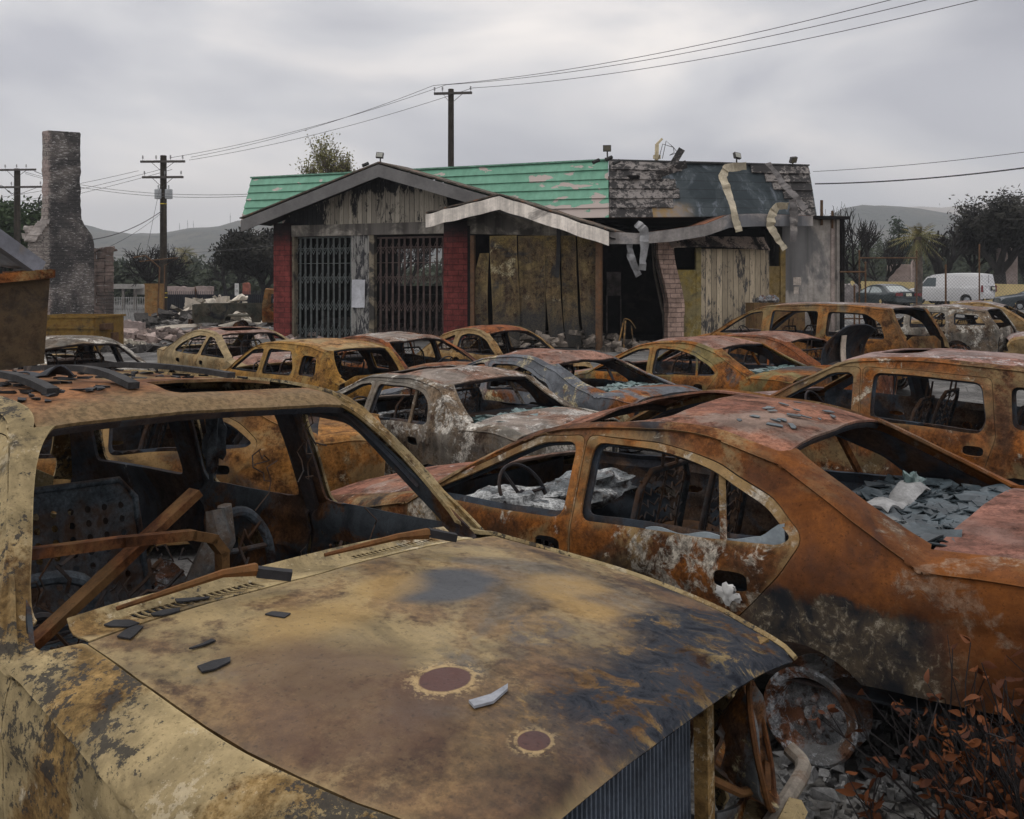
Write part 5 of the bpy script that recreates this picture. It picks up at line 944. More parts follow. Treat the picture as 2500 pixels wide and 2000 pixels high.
build_car(BOXY, 'burnt_sedan', 'burnt sedan with white ash on its rear pillar, just beyond the large SUV', 'car', GR, (-.948, 9.297, 2.336, .896, -.03, -.015, -.013), mset('c', 3, M_C4B, M_GR, M_GR, M_GR), .05, 13, .016, rear_seat=False, roofholes=[rounded([(.08, -.45), (.08, .50), (-.40, .46), (-.40, -.4)], .1)])
M_MB = burnt('peeling_blue_grey_metal', 41, (.15, .055, .02), (.24, .085, .022), (.155, .165, .18), .47, (.44, .37, .22), .57, (.075, .085, .10), .59, .15)
M_PR = burnt('pink_rust_roof_metal', 42, (.20, .10, .07), (.26, .14, .10), (.32, .22, .18), .50, (.38, .33, .29), .62, (.14, .07, .05), .62, 0)
build_car(LOW, 'burnt_sedan', 'burnt sedan with peeling blue-grey and orange rear quarter and green glass on its boot edge', 'car', GR, (.12, 11.257, 2.382, .94, -.02, .002, -.011), mset('m', 4, M_MB, M_PR, M_PR, M_MB), .055, 17, .022, rear_seat=False)
M_NB2 = burnt('ochre_quarter_metal', 51, (.13, .055, .018), (.29, .10, .015), (.26, .205, .085), .49, (.36, .30, .18), .66, (.05, .055, .06), .60, .2)
build_car(SEDAN, 'burnt_sedan', 'burnt sedan with ochre stained rear pillar in front of the leaning brick column', 'car', GR, (2.373, 12.991, 2.333, .946, -.02, -.016, -.019), mset('n2', 5, M_NB2, M_PR, M_PR, M_NB2), .055, 21, .014, rear_seat=False)
M_OB = burnt('red_brown_metal', 61, (.10, .035, .018), (.24, .075, .02), (.26, .16, .10), .56, (.36, .31, .28), .64, (.07, .05, .05), .60, .3)
osed = build_car(SEDAN, 'burnt_sedan', 'red-brown burnt sedan in front of the minivan with its boot lid standing open', 'car', GR, (3.75, 14.6, 2.33, .94, -.02, 0, 0), mset('o', 6, M_OB, M_PR, M_PR, M_OB), .06, 25, .012, deck=False)
m = MB(); ca, sa = math.cos(R(68)), math.sin(R(68))
def lid(u, v):
    l = u * .62; b_ = .10 * math.sin(u * 3.14); y = (v - .5) * 1.42 * (1 - .12 * u ** 3); return (-1.80 - l * ca + b_ * sa, y, .98 + l * sa + b_ * ca - .10 * (abs(v - .5) * 2) ** 3)
m.sheet(lid, 14, 18, .02); m.sheet(lambda u, v: (lambda p: (p[0] + .05, p[1] * .86, p[2] - .02))(lid(.08 + u * .84, v)), 12, 14, .012)
for y in (-.55, .55): m.tube([(-1.66, y, .70), (-1.70, y, .95), (-1.80, y, 1.06), (-1.86, y * .95, 1.2)], .022, 6)
m.build('trunk_lid', M_INNER, osed)
m = MB(); m.sheet(lambda u, v: (-1.93 + .05 * math.sin(u * 2.5), .18 + (v - .5) * .16, .76 + u * .62), 8, 3, .012); m.build('lid_strut', plain('pale_strut', (.48, .40, .32), 3), osed)
M_TB = burnt('tan_sedan_metal', 71, (.24, .15, .065), (.33, .22, .10), (.36, .27, .145), .42, (.42, .37, .26), .62, (.13, .09, .05), .63, .2)
build_car(SEDAN, 'burnt_sedan', 'tan burnt sedan with an open sunroof beside the cleared asphalt, parked furthest to the left', 'car', GR, (-4.831, 16.229, -.807, .917, -.02, .002, .011), mset('t', 7, M_TB, M_PR, M_PR, M_TB), .06, 29, .008, roofholes=[rounded([(.08, -.40), (.08, .40), (-.36, .40), (-.36, -.40)], .1)])
M_YB = burnt('golden_wagon_metal', 81, (.19, .095, .028), (.33, .17, .035), (.34, .22, .075), .50, (.46, .38, .20), .64, (.12, .06, .025), .60, .2)
M_YR = burnt('golden_wagon_roof', 82, (.28, .15, .06), (.33, .19, .075), (.38, .27, .13), .52, (.42, .36, .25), .66, (.18, .08, .04), .6, 0)
build_car(WAGON, 'burnt_wagon', 'golden orange burnt wagon with upright pillars and open tailgate frame', 'car', GR, (-3.227, 13.595, 2.386, .858, -.03, .002, .007), mset('y', 8, M_YB, M_YR, M_YR, M_YB), .055, 33, .008)
build_car(BOXY, 'burnt_sedan', 'grey-roofed burnt sedan facing the camera between the golden wagon and the small coupe', 'car', GR, (-1.659, 14.464, -.817, .907, -.02, .007, .005), mset('g', 9, M_OB, M_GR, M_OB, M_OB), .06, 37, .020)
M_BB = burnt('ochre_coupe_metal', 91, (.20, .115, .045), (.30, .18, .065), (.33, .23, .11), .46, (.46, .42, .36), .64, (.12, .07, .04), .6, .2)
build_car(COUPE, 'burnt_coupe', 'small ochre burnt coupe with arched door window below the gable fascia', 'car', GR, (-.266, 16.789, -.814, .907, -.02, .012, .01), mset('b', 10, M_BB, M_OB, M_BB, M_BB), .055, 41, .016)
M_VB = burnt('brown_minivan_metal', 101, (.11, .058, .024), (.23, .09, .018), (.22, .155, .07), .55, (.36, .31, .22), .66, (.06, .05, .045), .60, .25)
M_VR = burnt('minivan_roof_metal', 102, (.17, .11, .085), (.22, .15, .12), (.27, .23, .21), .50, (.36, .35, .34), .58, (.12, .08, .07), .6, 0)
build_car(VAN, 'burnt_minivan', 'long brown burnt minivan beside the concrete end wall of the garage', 'minivan', GR, (5.819, 18.038, 2.24, 1.02, .01, .012, .007), mset('v', 11, M_VB, M_VR, M_VR, M_VB), .06, 45, .008)
M_HB = burnt('brown_hatchback_metal', 111, (.10, .048, .024), (.25, .082, .014), (.24, .165, .08), .555, (.40, .36, .28), .60, (.04, .04, .04), .58, .35)
M_HR = burnt('hatchback_roof_metal', 112, (.22, .11, .085), (.26, .145, .115), (.31, .22, .195), .46, (.38, .34, .32), .56, (.16, .08, .065), .62, 0)
build_car(HATCH, 'burnt_hatchback', 'burnt high-roofed hatchback with a pinkish roof behind the boot of the rust orange sedan', 'car', GR, (3.403, 8.135, 2.416, .941, -.01, -.005, .03), mset('h', 12, M_HB, M_HR, M_HR, M_HB), .045, 49, .008, roofholes=[rounded([(.02, -.32), (.02, .36), (-.34, .34), (-.34, -.36)], .1)])
M_LB = burnt('orange_ochre_metal', 121, (.18, .085, .03), (.29, .13, .03), (.33, .21, .09), .50, (.42, .36, .24), .64, (.06, .045, .035), .6, .4)
build_car(SEDAN, 'burnt_sedan', 'orange burnt sedan seen through the window openings of the large SUV', 'car', GR, (-3.25, 7.25, 3.34, .93, -.01, 0, 0), mset('l', 13, M_LB, M_PR, M_PR, M_LB), .055, 53, .018)
build_car(BOXY, 'burnt_sedan', 'ash white burnt sedan standing in front of the yellow dumpster', 'car', GR, (-6.4, 13.2, -.75, .92, -.02, 0, 0), mset('w', 14, M_C4B, M_C4B, M_C4B, M_BB), .06, 57, .02)
build_car(HATCH, 'burnt_hatchback', 'twisted burnt hatchback behind the minivan tail, by the wire fence', 'car', GR, (10.6, 23.5, 2.35, .95, -.02, 0, 0), mset('r', 15, M_C4B, M_VR, M_VR, M_BB), .07, 61, .03)
build_car(COUPE, 'burnt_coupe', 'burnt coupe with a curved roof behind the twisted hatchback', 'car', GR, (13.4, 26.5, 2.5, 1.05, .05, 0, 0), mset('r2', 16, M_BB, M_VR, M_VR, M_BB), .07, 65, .02)
build_car(HATCH, 'burnt_hatchback', 'pink-brown burnt hatchback at the edge of the photo with only its hood in view', 'car', GR, (13.9, 21.2, 2.75, .95, -.02, 0, 0), mset('r3', 17, M_BB, M_HR, M_HR, M_BB), .07, 69, .01)
# ---------------------------------------------------------------- details of the two nearest cars and what lies on them
def onto(S, x, y, up=0.): p = topmap(S, x, y / edge(S, x)[0]); return Vector((p[0], p[1], p[2] + up))
def same(o, car): o.location = car.location; o.rotation_euler = car.rotation_euler; o.scale = car.scale; return o
M_BRACE = burnt('brown_brace_rust', 131, (.07, .028, .013), (.14, .052, .017), (.17, .09, .035), .60, ASH, .74, SOOT, .64, .2)
M_BLK = plain('charred_plastic', (.022, .022, .024), 3, .3, 12, .75, .3, .3); M_GREY = plain('heat_greyed_plastic', (.12, .125, .13), 4, .3, 9, .7, .3, .3, (.04, .04, .04), .55)
m = MB(); m.beam((.40, -.70, .90), (.42, -.17, 1.285), .025, .062, (1, 0, 0)); m.build('brace_bar', M_BRACE, suv)
m = MB(); P = [(.50, -.76, 1.20), (.50, -.48, 1.185), (.50, -.24, 1.165), (.50, -.16, 1.14), (.50, -.12, 1.09), (.50, -.11, .86)]
for a, b in zip(P, P[1:]): m.beam(a, Vector(b) + (Vector(b) - Vector(a)).normalized() * .012, .03, .042, (1, 0, 0))
m.build('dash_frame', M_BRACE, suv)
m = MB(); m.tube([(.08, .125, 1.15), (.10, .135, 1.05), (.06, .07, .86)], [.035, .055, .045], 7); m.tube([(.06, .18, 1.16), (.05, .2, 1.02), (.02, .16, .85)], [.03, .04, .03], 6); V_ = warp(m.V, 3, .03); m.V = V_; m.build('ashen_column', M_ASH, suv, 50)
m = MB(); m.tube(pchip([(-.3, .43, .70), (-.3, .44, .98), (-.3, .47, 1.03), (-.3, .56, 1.01), (-.3, .66, .88), (-.3, .70, .62)], None, 20), .022, 8); m.tube([(-.31, .44, .86), (-.30, .58, .86), (-.3, .67, .86)], .012, 6); m.build('seat_frame', M_SEATN, suv)
m = MB(); m.tube(pchip([(-.35, -.62, .62), (-.2, -.60, .86), (-.15, -.45, .95), (-.12, -.25, .90), (-.1, -.2, .62)], None, 20), .024, 8); m.tube([(-.24, -.60, .80), (-.16, -.4, .82), (-.11, -.22, .78)], .014, 6); m.build('seat_frame', M_SEATN, suv)
m = MB(); rnd = random.Random(31)
for k in range(34):
    p = Vector((rnd.uniform(-.2, .4), rnd.uniform(-.7, .75), rnd.uniform(.75, 1.1))); Q = [p]
    for j in range(7): p = p + Vector((rnd.uniform(-.04, .04), rnd.uniform(-.06, .06), rnd.uniform(-.09, .03))); Q.append(p)
    m.tube(Q, rnd.choice((.003, .004, .007)), 4)
for k in range(7):
    p = Vector((rnd.uniform(-.1, .2), rnd.uniform(.35, .75), rnd.uniform(1.3, 1.5))); Q = [p]
    for j in range(5): p = p + Vector((rnd.uniform(-.04, .04), rnd.uniform(-.06, .06), rnd.uniform(-.07, .01))); Q.append(p)
    m.tube(Q, .003, 4)
m.build('burnt_wiring', M_SEAT, suv, kind='stuff')
m = lumps((-.85, .74, 1.28), (.05, .04, .15), 5, 12, .9); m.build('melted_trim', M_SEAT, suv, 60)
for a, b, c, d in (((.855, .02, 1.105), (.90, .30, 1.12), (.93, .42, 1.115), (.985, .50, 1.09)), ((.83, -.66, 1.09), (.86, -.36, 1.125), (.88, -.26, 1.12), (.94, -.18, 1.10))):
    m = MB(); m.tube([a, b, c], [.006, .012, .020], 6); wi = m.build('wiper', M_BRACE, suv); m = MB(); m.beam(c, d, .038, .026); m.V = warp(m.V, 3, .012); m.build('wiper_mount', M_BLK, wi)
# front left corner: bare lamp bucket, ring, crash tube
m = MB(); cc = Vector((1.99, .66, .60)); tl = Matrix.Rotation(.35, 3, 'Z') @ Matrix.Rotation(-.2, 3, 'Y')
m.sheet(lambda u, v: cc + tl @ Vector((.05 - .10 * v + .015 * math.sin(u * 19), (.155 * math.cos(u * 6.2832)) * (1 - .55 * v), (.17 * math.sin(u * 6.2832)) * (1 - .55 * v))), 28, 6, .008)
m.sheet(lambda u, v: cc + tl @ Vector((-.05 + .02 * math.sin(u * 9), (v - .5) * .16, (u - .5) * .17)), 8, 6, .01); m.sheet(lambda u, v: Vector((1.90 - .10 * u - .10 * v, .50 + .28 * v, lerp(.80, .40, u) + .03 * math.sin(v * 7 + u * 3))) + Vector((.03 * math.sin(u * 8 + v * 4), 0, 0)), 14, 12, .01); m.sheet(lambda u, v: Vector((1.98 + .02 * math.sin(u * 7), .50 + .36 * u, .42 + .06 * v - .05 * u)), 10, 3, .012); m.V = warp(m.V, 4, .03); m.build('lamp_bucket', burnt('lamp_bucket_rust', 141, (.09, .05, .03), (.27, .105, .02), (.14, .15, .155), .50, (.44, .38, .22), .58, SOOT, .60, .2, 2.2), suv)
m = MB(); m.tube(warp([cc + tl @ Vector((.055, .16 * math.cos(t), .175 * math.sin(t))) for t in np.linspace(0, 6.2832, 29)], 3, .02), .009, 6, False); m.build('lamp_ring', M_BRACE, suv); m = MB(); m.tube(pchip([(1.98, 1.03, .46), (2.04, 1.0, .43), (2.07, .82, .43), (2.07, .64, .40), (2.05, .48, .35), (2.0, .42, .30)], None, 20), .025, 9); m.build('crash_tube', plain('ashen_tube', (.24, .21, .17), 3, .3, 8, .8, .2, .3, (.12, .06, .03), .58), suv); m = MB(); m.tube([(1.98, .42, .60), (2.05, .50, .545), (2.06, .66, .50), (2.0, .80, .50)], .013, 6); m.build('brace_rod', M_BRACE, suv)
# loose things lying on the SUV
def shard(name, label, car, S, pts, th, mat, group, seed, z=.004, cat='debris'):
    """a flat broken flake given by its outline in car coordinates"""
    m = MB(); c = Vector((sum(p[0] for p in pts) / len(pts), sum(p[1] for p in pts) / len(pts))); n = len(pts); top_ = [onto(S, x, y, z + th) for x, y in pts]; bot_ = [onto(S, x, y, z) for x, y in pts]
    m.add(top_ + bot_, [tuple(range(n)), tuple(range(2 * n - 1, n - 1, -1))] + [(i, i + n, (i + 1) % n + n, (i + 1) % n) for i in range(n)]); return same(m.build(name, mat, None, 0, label=label, cat=cat, group=group), car)
def quadpts(x, y, a, l, w, rnd): return [(x + math.cos(a) * l * i - math.sin(a) * w * j + rnd.uniform(-.006, .006), y + math.sin(a) * l * i + math.cos(a) * w * j + rnd.uniform(-.006, .006)) for i, j in ((-1, -1), (-.2, -1.2), (1, -.8), (1.1, .6), (.1, 1), (-1, .7))]
g_ = 'dark chips lying on the large SUV hood'
for i, (x, y, a, l, w, lb) in enumerate(((.82, -.64, .3, .045, .022, 'dark chip on the SUV cowl closest to its left-hand pillar in the photo'), (.845, -.53, 1.2, .035, .018, 'dark chip on the SUV cowl just short of the vent slots'), (.80, -.42, .8, .045, .014, 'dark chip lying on the left vent slots of the SUV'), (1.08, -.33, .4, .03, .016, 'lone dark chip on the tan part of the SUV hood'), (1.22, -.62, 1.4, .035, .022, 'square dark chip on the brown rear corner of the SUV hood'), (1.10, -.58, 1.5, .03, .006, 'thin dark sliver near the square chip on the hood'), (.90, -.66, 2.0, .035, .02, 'dark chip beside the hood hinge corner'))): shard('plastic_chip', lb, suv, SUVN, quadpts(x, y, a, l, w, random.Random(i)), .004, M_BLK, g_, i)
shard('metal_sliver', 'pale grey metal sliver between the two round rust spots on the SUV hood', suv, SUVN, [(1.80, -.34), (1.815, -.29), (1.80, -.22), (1.785, -.20), (1.79, -.27), (1.775, -.33)], .006, plain('grey_sliver', (.24, .25, .27), 3), None, 3)
for i, (a, b, lb) in enumerate((((-1.45, .36), (-.30, .45), 'charred roof rail lying furthest from the windscreen on the SUV roof'), ((-1.20, -.02), (.02, -.18), 'charred roof rail in the middle of the SUV roof'), ((-1.15, -.38), (.0, -.46), 'charred roof rail nearest the camera on the SUV roof'))):
    m = MB(); P = [onto(SUVN, lerp(a[0], b[0], t), lerp(a[1], b[1], t), .016 + .03 * math.sin(t * 3.1) - .025 * math.exp(-((lerp(a[0], b[0], t) + .8) / .6) ** 2)) for t in np.linspace(0, 1, 9)]
    for p, q in zip(P, P[1:]): m.beam(p, q + (q - p) * .02, .042, .024)
    same(m.build('roof_rail', plain('charred_rail', (.035, .034, .034), 5, .4, 9, .8, .2, .4, (.12, .10, .085), .62), None, 40, label=lb, cat='roof rail', group='charred rails loose on the SUV roof'), suv)
m = MB(); c0 = onto(SUVN, -.45, -.30, .02); m.sheet(lambda u, v: c0 + Vector((-.16 + .34 * u, -.05 + .10 * v + .03 * math.sin(u * 6), .008 * math.sin(u * 7 + v * 3) - .01 + .035 * max(0, u - .75) * 4 * math.sin(v * 3)))  , 16, 6, .006); same(m.build('burnt_rag', plain('burnt_cloth', (.035, .038, .045), 3, .4, 8, .8), None, 50, label='crumpled black burnt sheet between the rails on the SUV roof', cat='debris'), suv)
rnd = random.Random(8); m = MB()
for k in range(120):
    x, y = rnd.uniform(-1.5, .1), rnd.choice((rnd.gauss(-.42, .12), rnd.gauss(.2, .25)))
    if -.75 < y < .75 and not (-.3 < x < .15 and -.12 < y < .65): p = onto(SUVN, x, y, .006 - .035 * math.exp(-((x + .8) / .6) ** 2 - (y / .55) ** 2)); m.box(p, (rnd.uniform(.02, .09), rnd.uniform(.01, .03), .008), Matrix.Rotation(rnd.gauss(0, .5), 3, 'Z'), .004, rnd)
same(m.build('soot_flakes', M_BLK, None, 0, label='black flakes strewn over the SUV roof', cat='flakes', kind='stuff'), suv)
# the near sedan
m = lumps((.70, .34, .74), (.26, .34, .10), 5, 14, .5); m.add(*(lambda q: (q.V, q.F))(lumps((.55, -.25, .76), (.22, .36, .09), 8, 14, .5))); m.build('melted_dash', M_ASH, near, 60)
m = MB(); w_ = SEDAN['win'][1]
m.sheet(lambda u, v: (lerp(-.55, -1.235, u), Yof(SEDAN, lerp(-.55, -1.235, u), .93) - .03, .865 + .035 * u + v * (.018 + .010 * math.sin(u * 17) + .085 * sm(.82, 1, u))), 24, 3, .007); m.V = warp(m.V, 9, .004); m.build('glass_remnant', plain('melted_glass', (.30, .35, .38), 3, .2, 8, .3, .5, .1), near, 50)
hx = (-1.02, .70); m = lumps((hx[0] + .01, Yof(SEDAN, hx[0], .68) + .004, hx[1] - .02), (.045, .012, .035), 4, 10, .9); m.build('melted_drip', plain('white_drip', (.6, .6, .58), 3, .15), near, 50)
M_GL = plain('fire_cracked_glass', (.045, .060, .068), 3, .5, 5, .45, .4, .2, (.13, .14, .14), .60); M_GLG = plain('green_cracked_glass', (.085, .13, .125), 4, .45, 5, .4, .4, .2, (.24, .27, .26), .58)
rnd = random.Random(12)
for i in range(18):
    x, y = rnd.uniform(-1.10, -.72), rnd.gauss(.10, .22); y = max(-.4, min(.52, y)); x = min(x, -.82 - .0 * y)
    shard('glass_flake', 'blue-grey glass flake on the rear of the rust orange sedan roof', near, SEDAN, quadpts(x, y, rnd.uniform(0, 3), rnd.uniform(.015, .04), rnd.uniform(.006, .018), rnd), .004, M_GL, 'glass flakes on the rust orange sedan roof', i, .006, 'glass')
def glass_bed(car, S, label, mat, n, seed, x0=None, x1=None, size=(.03, .09), lump=True):
    rnd = random.Random(seed); m = MB(); xb = S['bl'][-1][0]; x0 = xb + .45 if x0 is None else x0; x1 = xb - .02 if x1 is None else x1; zb = S['bl'][-1][1] - .045
    for k in range(n):
        x, y = rnd.uniform(x1, x0), rnd.uniform(-.58, .58); a0 = rnd.uniform(0, 6); s = rnd.uniform(*size); q = rnd.randint(4, 6); ti = Matrix.Rotation(rnd.gauss(0, .18), 3, 'X') @ Matrix.Rotation(rnd.gauss(0, .18), 3, 'Y')
        P = [ti @ Vector((math.cos(a0 + 6.28 * j / q) * s * rnd.uniform(.7, 1.2), math.sin(a0 + 6.28 * j / q) * s * rnd.uniform(.7, 1.2), 0)) + Vector((x, y, zb + .03 * noise.noise((x * 4, y * 4, seed)) + rnd.uniform(0, .02))) for j in range(q)]
        m.add(P + [p - Vector((0, 0, .006)) for p in P], [tuple(range(q)), tuple(range(2 * q - 1, q - 1, -1))] + [(j, j + q, (j + 1) % q + q, (j + 1) % q) for j in range(q)])
    return same(m.build('broken_glass', mat, None, 0, label=label, cat='broken glass', kind='stuff'), car)
glass_bed(near, SEDAN, 'blue-grey cracked glass heaped in the rear window of the rust orange sedan', M_GL, 620, 3, -1.18, -1.80, (.03, .10))
m = MB(); m.sheet(lambda u, v: (-1.36 - .12 * v, -.34 + .62 * u, .945 + .025 * math.sin(u * 9) + .03 * noise.noise((u * 6, v * 3, 2)) + .03 * math.sin(v * 3)), 20, 5, .012); m.V = warp(m.V, 6, .015); same(m.build('ashen_strip', plain('white_ash_strip', (.24, .24, .235), 3, .35, 9), None, 50, label='white ashen strip lying on the cracked glass of the rust orange sedan', cat='debris'), near)
m = lumps((-1.42, -.28, .99), (.05, .065, .05), 6, 10, .9); same(m.build('glass_clump', M_GLG, None, 25, label='folded green glass clump standing on the cracked glass heap', cat='glass'), near)
# ---------------------------------------------------------------- poles and wires
M_POLE = plain('weathered_pole', (.05, .042, .033), 3, .35, 2, .9, .15, .4, None, .5, .4); M_ARM = plain('crossarm_timber', (.085, .075, .068), 4, .3, 3, .85, .2); M_INS = plain('porcelain', (.30, .30, .30), 3, .15, 4, .3, .5); M_WIRE = plain('wire', (.05, .05, .052), 3, .1, 4, .6); M_CAN = plain('transformer_paint', (.40, .42, .43), 3, .12, 3, .5, .4)
def insul(pole, p, up=1):
    m = MB(); m.lathe([(.012, 0), (.012, .1 * up), (.06, .12 * up), (.02, .15 * up), (.06, .19 * up), (.02, .22 * up), (.05, .26 * up), (0, .30 * up)], p, 'z', 8); m.build('insulator', M_INS, pole, 30)
def pole(label, u, Y, v_top, r, arms, ang):
    x = (u - 1250) / FPX * Y; H = EYE + (HOR - v_top) / FPX * Y; p = empty('power_pole', (x, Y, 0), label=label, cat='power pole', group='timber power poles')
    m = MB(); m.tube([(0, 0, -.3), (0, 0, H * .5), (0, 0, H)], [r * 1.25, r * 1.1, r], 12); m.build('shaft', M_POLE, p, 50)
    d = Vector((math.cos(ang), math.sin(ang), 0))
    for va, half, cx, ins in arms:
        z = EYE + (HOR - va) / FPX * Y; c = Vector((0, -r - .06, z)) + d * cx; m = MB(); m.beam(c - d * half, c + d * half, .11, .12); m.build('crossarm', M_ARM, p)
        m = MB(); m.beam(c - d * half * .55, c + Vector((0, 0, -.55)) - d * cx, .03, .02); m.beam(c + d * half * .55, c + Vector((0, .005, -.55)) - d * cx, .03, .02); m.build('arm_brace', M_ARM, p)
        for q in ins: insul(p, c + d * half * q + Vector((0, 0, .06)))
    return p, H
pc, Hc = pole('tall power pole rising behind the green roof, with one crossarm', 1101, 47, 218, .15, [(230, 1.0, .12, (-.97, -.55, .93))], -.12)
pt, Ht = pole('power pole carrying two grey transformers and two crossarms', 399, 50, 380, .17, [(396, 1.25, .05, (-.9, -.3, .35, .9)), (434, 1.15, .05, (-.9, .1, .9))], -.05)
for sx in (-.24, .34):
    z = EYE + (HOR - 486) / FPX * 50; m = MB(); m.lathe([(0, 0), (.19, .0), (.20, .03), (.20, .46), (.21, .47), (.19, .52), (0, .56)], (sx, -.12, z), 'z', 16); m.tube([(sx, -.12, z + .5), (sx, -.12, z + .75)], .035, 6); m.build('transformer', M_CAN, pt, 40)
m = MB(); m.lathe([(.19, 0), (.19, .05)], (0, 0, EYE + (HOR - 499) / FPX * 50), 'z', 12); m.lathe([(.215, 0), (.215, .05)], (0, 0, 1.2), 'z', 12); m.lathe([(.215, 0), (.215, .05)], (0, 0, 1.45), 'z', 12); m.build('yellow_band', plain('yellow_band', (.55, .42, .05), 2), pt)
pl, Hl = pole('power pole at the left edge with two crossarms and hanging jumper wires', 42, 58, 412, .18, [(416, 1.3, .1, (-.6, 0, .5)), (458, 2.2, .4, (-.3, .6, .95))], -.1)
m = MB(); m.tube([(1.2, -.2, 9.2), (1.7, -.2, 9.0), (1.9, -.2, 8.4), (2.4, -.2, 8.2)], .02, 5); m.tube([(-1.2, -.2, 9.2), (-1.3, -.2, 8.6), (-.9, -.2, 8.2)], .02, 5); m.tube([(-.9, -.2, 8.3), (-.2, -.3, 7.7), (.3, -.3, 8.0)], .02, 5); m.build('jumper_wire', M_WIRE, pl)
def wire(label, a, b, sag, r=.012, n=28, group='overhead wires'):
    a, b = Vector(a), Vector(b); m = MB(); m.tube([a.lerp(b, i / n) + Vector((0, 0, -sag * 4 * (i / n) * (1 - i / n))) for i in range(n + 1)], r, 4, False); m.V = [tuple(Vector(v) - a) for v in m.V]; o = m.build('power_line', M_WIRE, None, 60, label=label, cat='wire', group=group); o.location = a; return o
ca = [at(1058, 209, 46.8), at(1090, 207, 46.8), at(1153, 215, 46.8)]; cl = [at(466, 384, 49.8), at(418, 385, 49.8), at(462, 391, 49.8)]
far = [at(2420, -55, 26), at(2470, -45, 26), at(2560, -35, 26)]
for i, nm in enumerate(('top', 'middle', 'lowest')):
    wire('%s of the three wires sweeping from the tall pole to the upper right' % nm, ca[i], at((2900, 2950, 3050)[i], (-205, -185, -175)[i], 24), .75, .013); wire('%s of the three wires between the tall pole and the transformer pole' % nm, ca[i], cl[i], .35, .012)
for i, (a, b, lb) in enumerate(((at(338, 417, 49.9), at(-300, 505, 70), 'upper'), (at(392, 414, 49.9), at(-280, 530, 70), 'middle'), (at(420, 414, 49.9), at(-260, 545, 70), 'lower'))): wire('%s wire running left from the transformer pole past the chimney' % lb, a, b, .5)
wire('upper thin wire from the left pole to the green roof edge', at(60, 420, 58), at(612, 474, 42), .5, .012); wire('lower thin wire from the left pole to the green roof edge', at(62, 424, 58), at(610, 479, 42), .55, .012)
wire('thick cable drooping left from the transformer pole below the transformers', at(394, 516, 49.8), at(140, 588, 40), .5, .022); wire('thin slack wire beneath the thick cable left of the transformer pole', at(394, 520, 49.8), at(150, 640, 38), .4, .012)
wire('thick black cable reaching the right edge of the mansard roof', at(1990, 449, 31), at(2900, 345, 24), .25, .022); wire('thin wire above the thick cable at the right of the roof', at(1985, 419, 34), at(2900, 310, 27), .2, .010)
wire('low wire crossing behind the pole in front of the left hills', at(280, 623, 80), at(700, 596, 60), .2, .012)
wire('guy wire slanting down left of the transformer pole', at(394, 440, 49.9), at(352, 640, 44), 0, .010)
# ---------------------------------------------------------------- left side: chimney, ruin, dumpster, rubble
def soot_brick(): 
    N = NT('sooty_chimney_block'); X, Y, Z = N.xyz(); cb = N.t.nodes.new('ShaderNodeCombineXYZ'); N.t.links.new(N.math('ADD', X, Y), cb.inputs[0]); N.t.links.new(Z, cb.inputs[1]); b = N.t.nodes.new('ShaderNodeTexBrick'); N.t.links.new(cb.outputs[0], b.inputs['Vector'])
    for k, v in (('Color1', (.34, .30, .27, 1)), ('Color2', (.28, .25, .22, 1)), ('Mortar', (.16, .14, .13, 1)), ('Scale', 1), ('Brick Width', .40), ('Row Height', .135), ('Mortar Size', .012), ('Mortar Smooth', .2)): b.inputs[k].default_value = v
    n = N.noise(.8, 6, .6, .5, 4); f = N.noise(14, 8, .78, .3, 5, (1, 1, 1.6)); g = N.t.nodes.new('ShaderNodeNewGeometry'); sx = N.t.nodes.new('ShaderNodeSeparateXYZ'); N.t.links.new(g.outputs['True Normal'], sx.inputs[0])
    front = N.rng(X, -.22, -.02); e_ = N.math('ADD', N.math('MULTIPLY', n, .35), N.math('MULTIPLY', f, .65)); s_ = N.rng(N.math('SUBTRACT', N.math('ADD', e_, N.math('MULTIPLY', N.rng(X, -.20, -.45), .16)), 0.), .66, .56); c = N.mix(N.math('MULTIPLY', s_, .9), b.outputs['Color'], N.mix(N.rng(n, .4, .62), (.030, .031, .033), (.14, .125, .115))); pk = N.noise(.5, 4, .5, 0, 8); c = N.mix(N.math('MULTIPLY', N.rng(pk, .50, .62, 0, .5), N.math('SUBTRACT', 1., s_)), c, (.42, .30, .27)); wf = N.noise(8, 8, .78, .3, 11, (1, 1, 3.2)); c = N.mix(N.rng(N.math('ADD', wf, N.math('MULTIPLY', N.math('SUBTRACT', n, .5), .25)), .555, .60, 0, .85), c, (.50, .48, .46)); N.bump(N.math('ADD', N.math('MULTIPLY', b.outputs['Fac'], -1.2), f), .9, .02); return N.out(c, .9, .15)
M_CHIM = soot_brick(); Yc = 31.; cx = (150 - 1250) / FPX * Yc
chim = empty('chimney', (cx, Yc, 0), (0, 0, .46), label='tall sooty block chimney left standing alone, stepped wider at its base', cat='chimney'); m = MB()
def zz(v, Y=Yc): return EYE + (HOR - v) / FPX * Y
w1, w2 = 84 / FPX * Yc * .5, 144 / FPX * Yc * .5
prof = [(0, w2), (zz(588), w2), (zz(575), w2 * .92), (zz(560), w2 * .80), (zz(548), w2 * .68), (zz(535), w1 * 1.02), (zz(480), w1 * .98), (zz(400), w1), (zz(329), w1 * .98), (zz(325), w1 * .96)]; P = []
rnd = random.Random(3); lv = []
for (z0, a), (z1, b) in zip(prof, prof[1:]):
    k = max(1, int((z1 - z0) / .135)); lv += [(lerp(z0, z1, i / k), lerp(a, b, i / k) + rnd.uniform(-.025, .02) * (z0 > zz(600))) for i in range(k)]
lv.append(prof[-1]); dpt = lambda w: .42 + .10 * (w - w1)
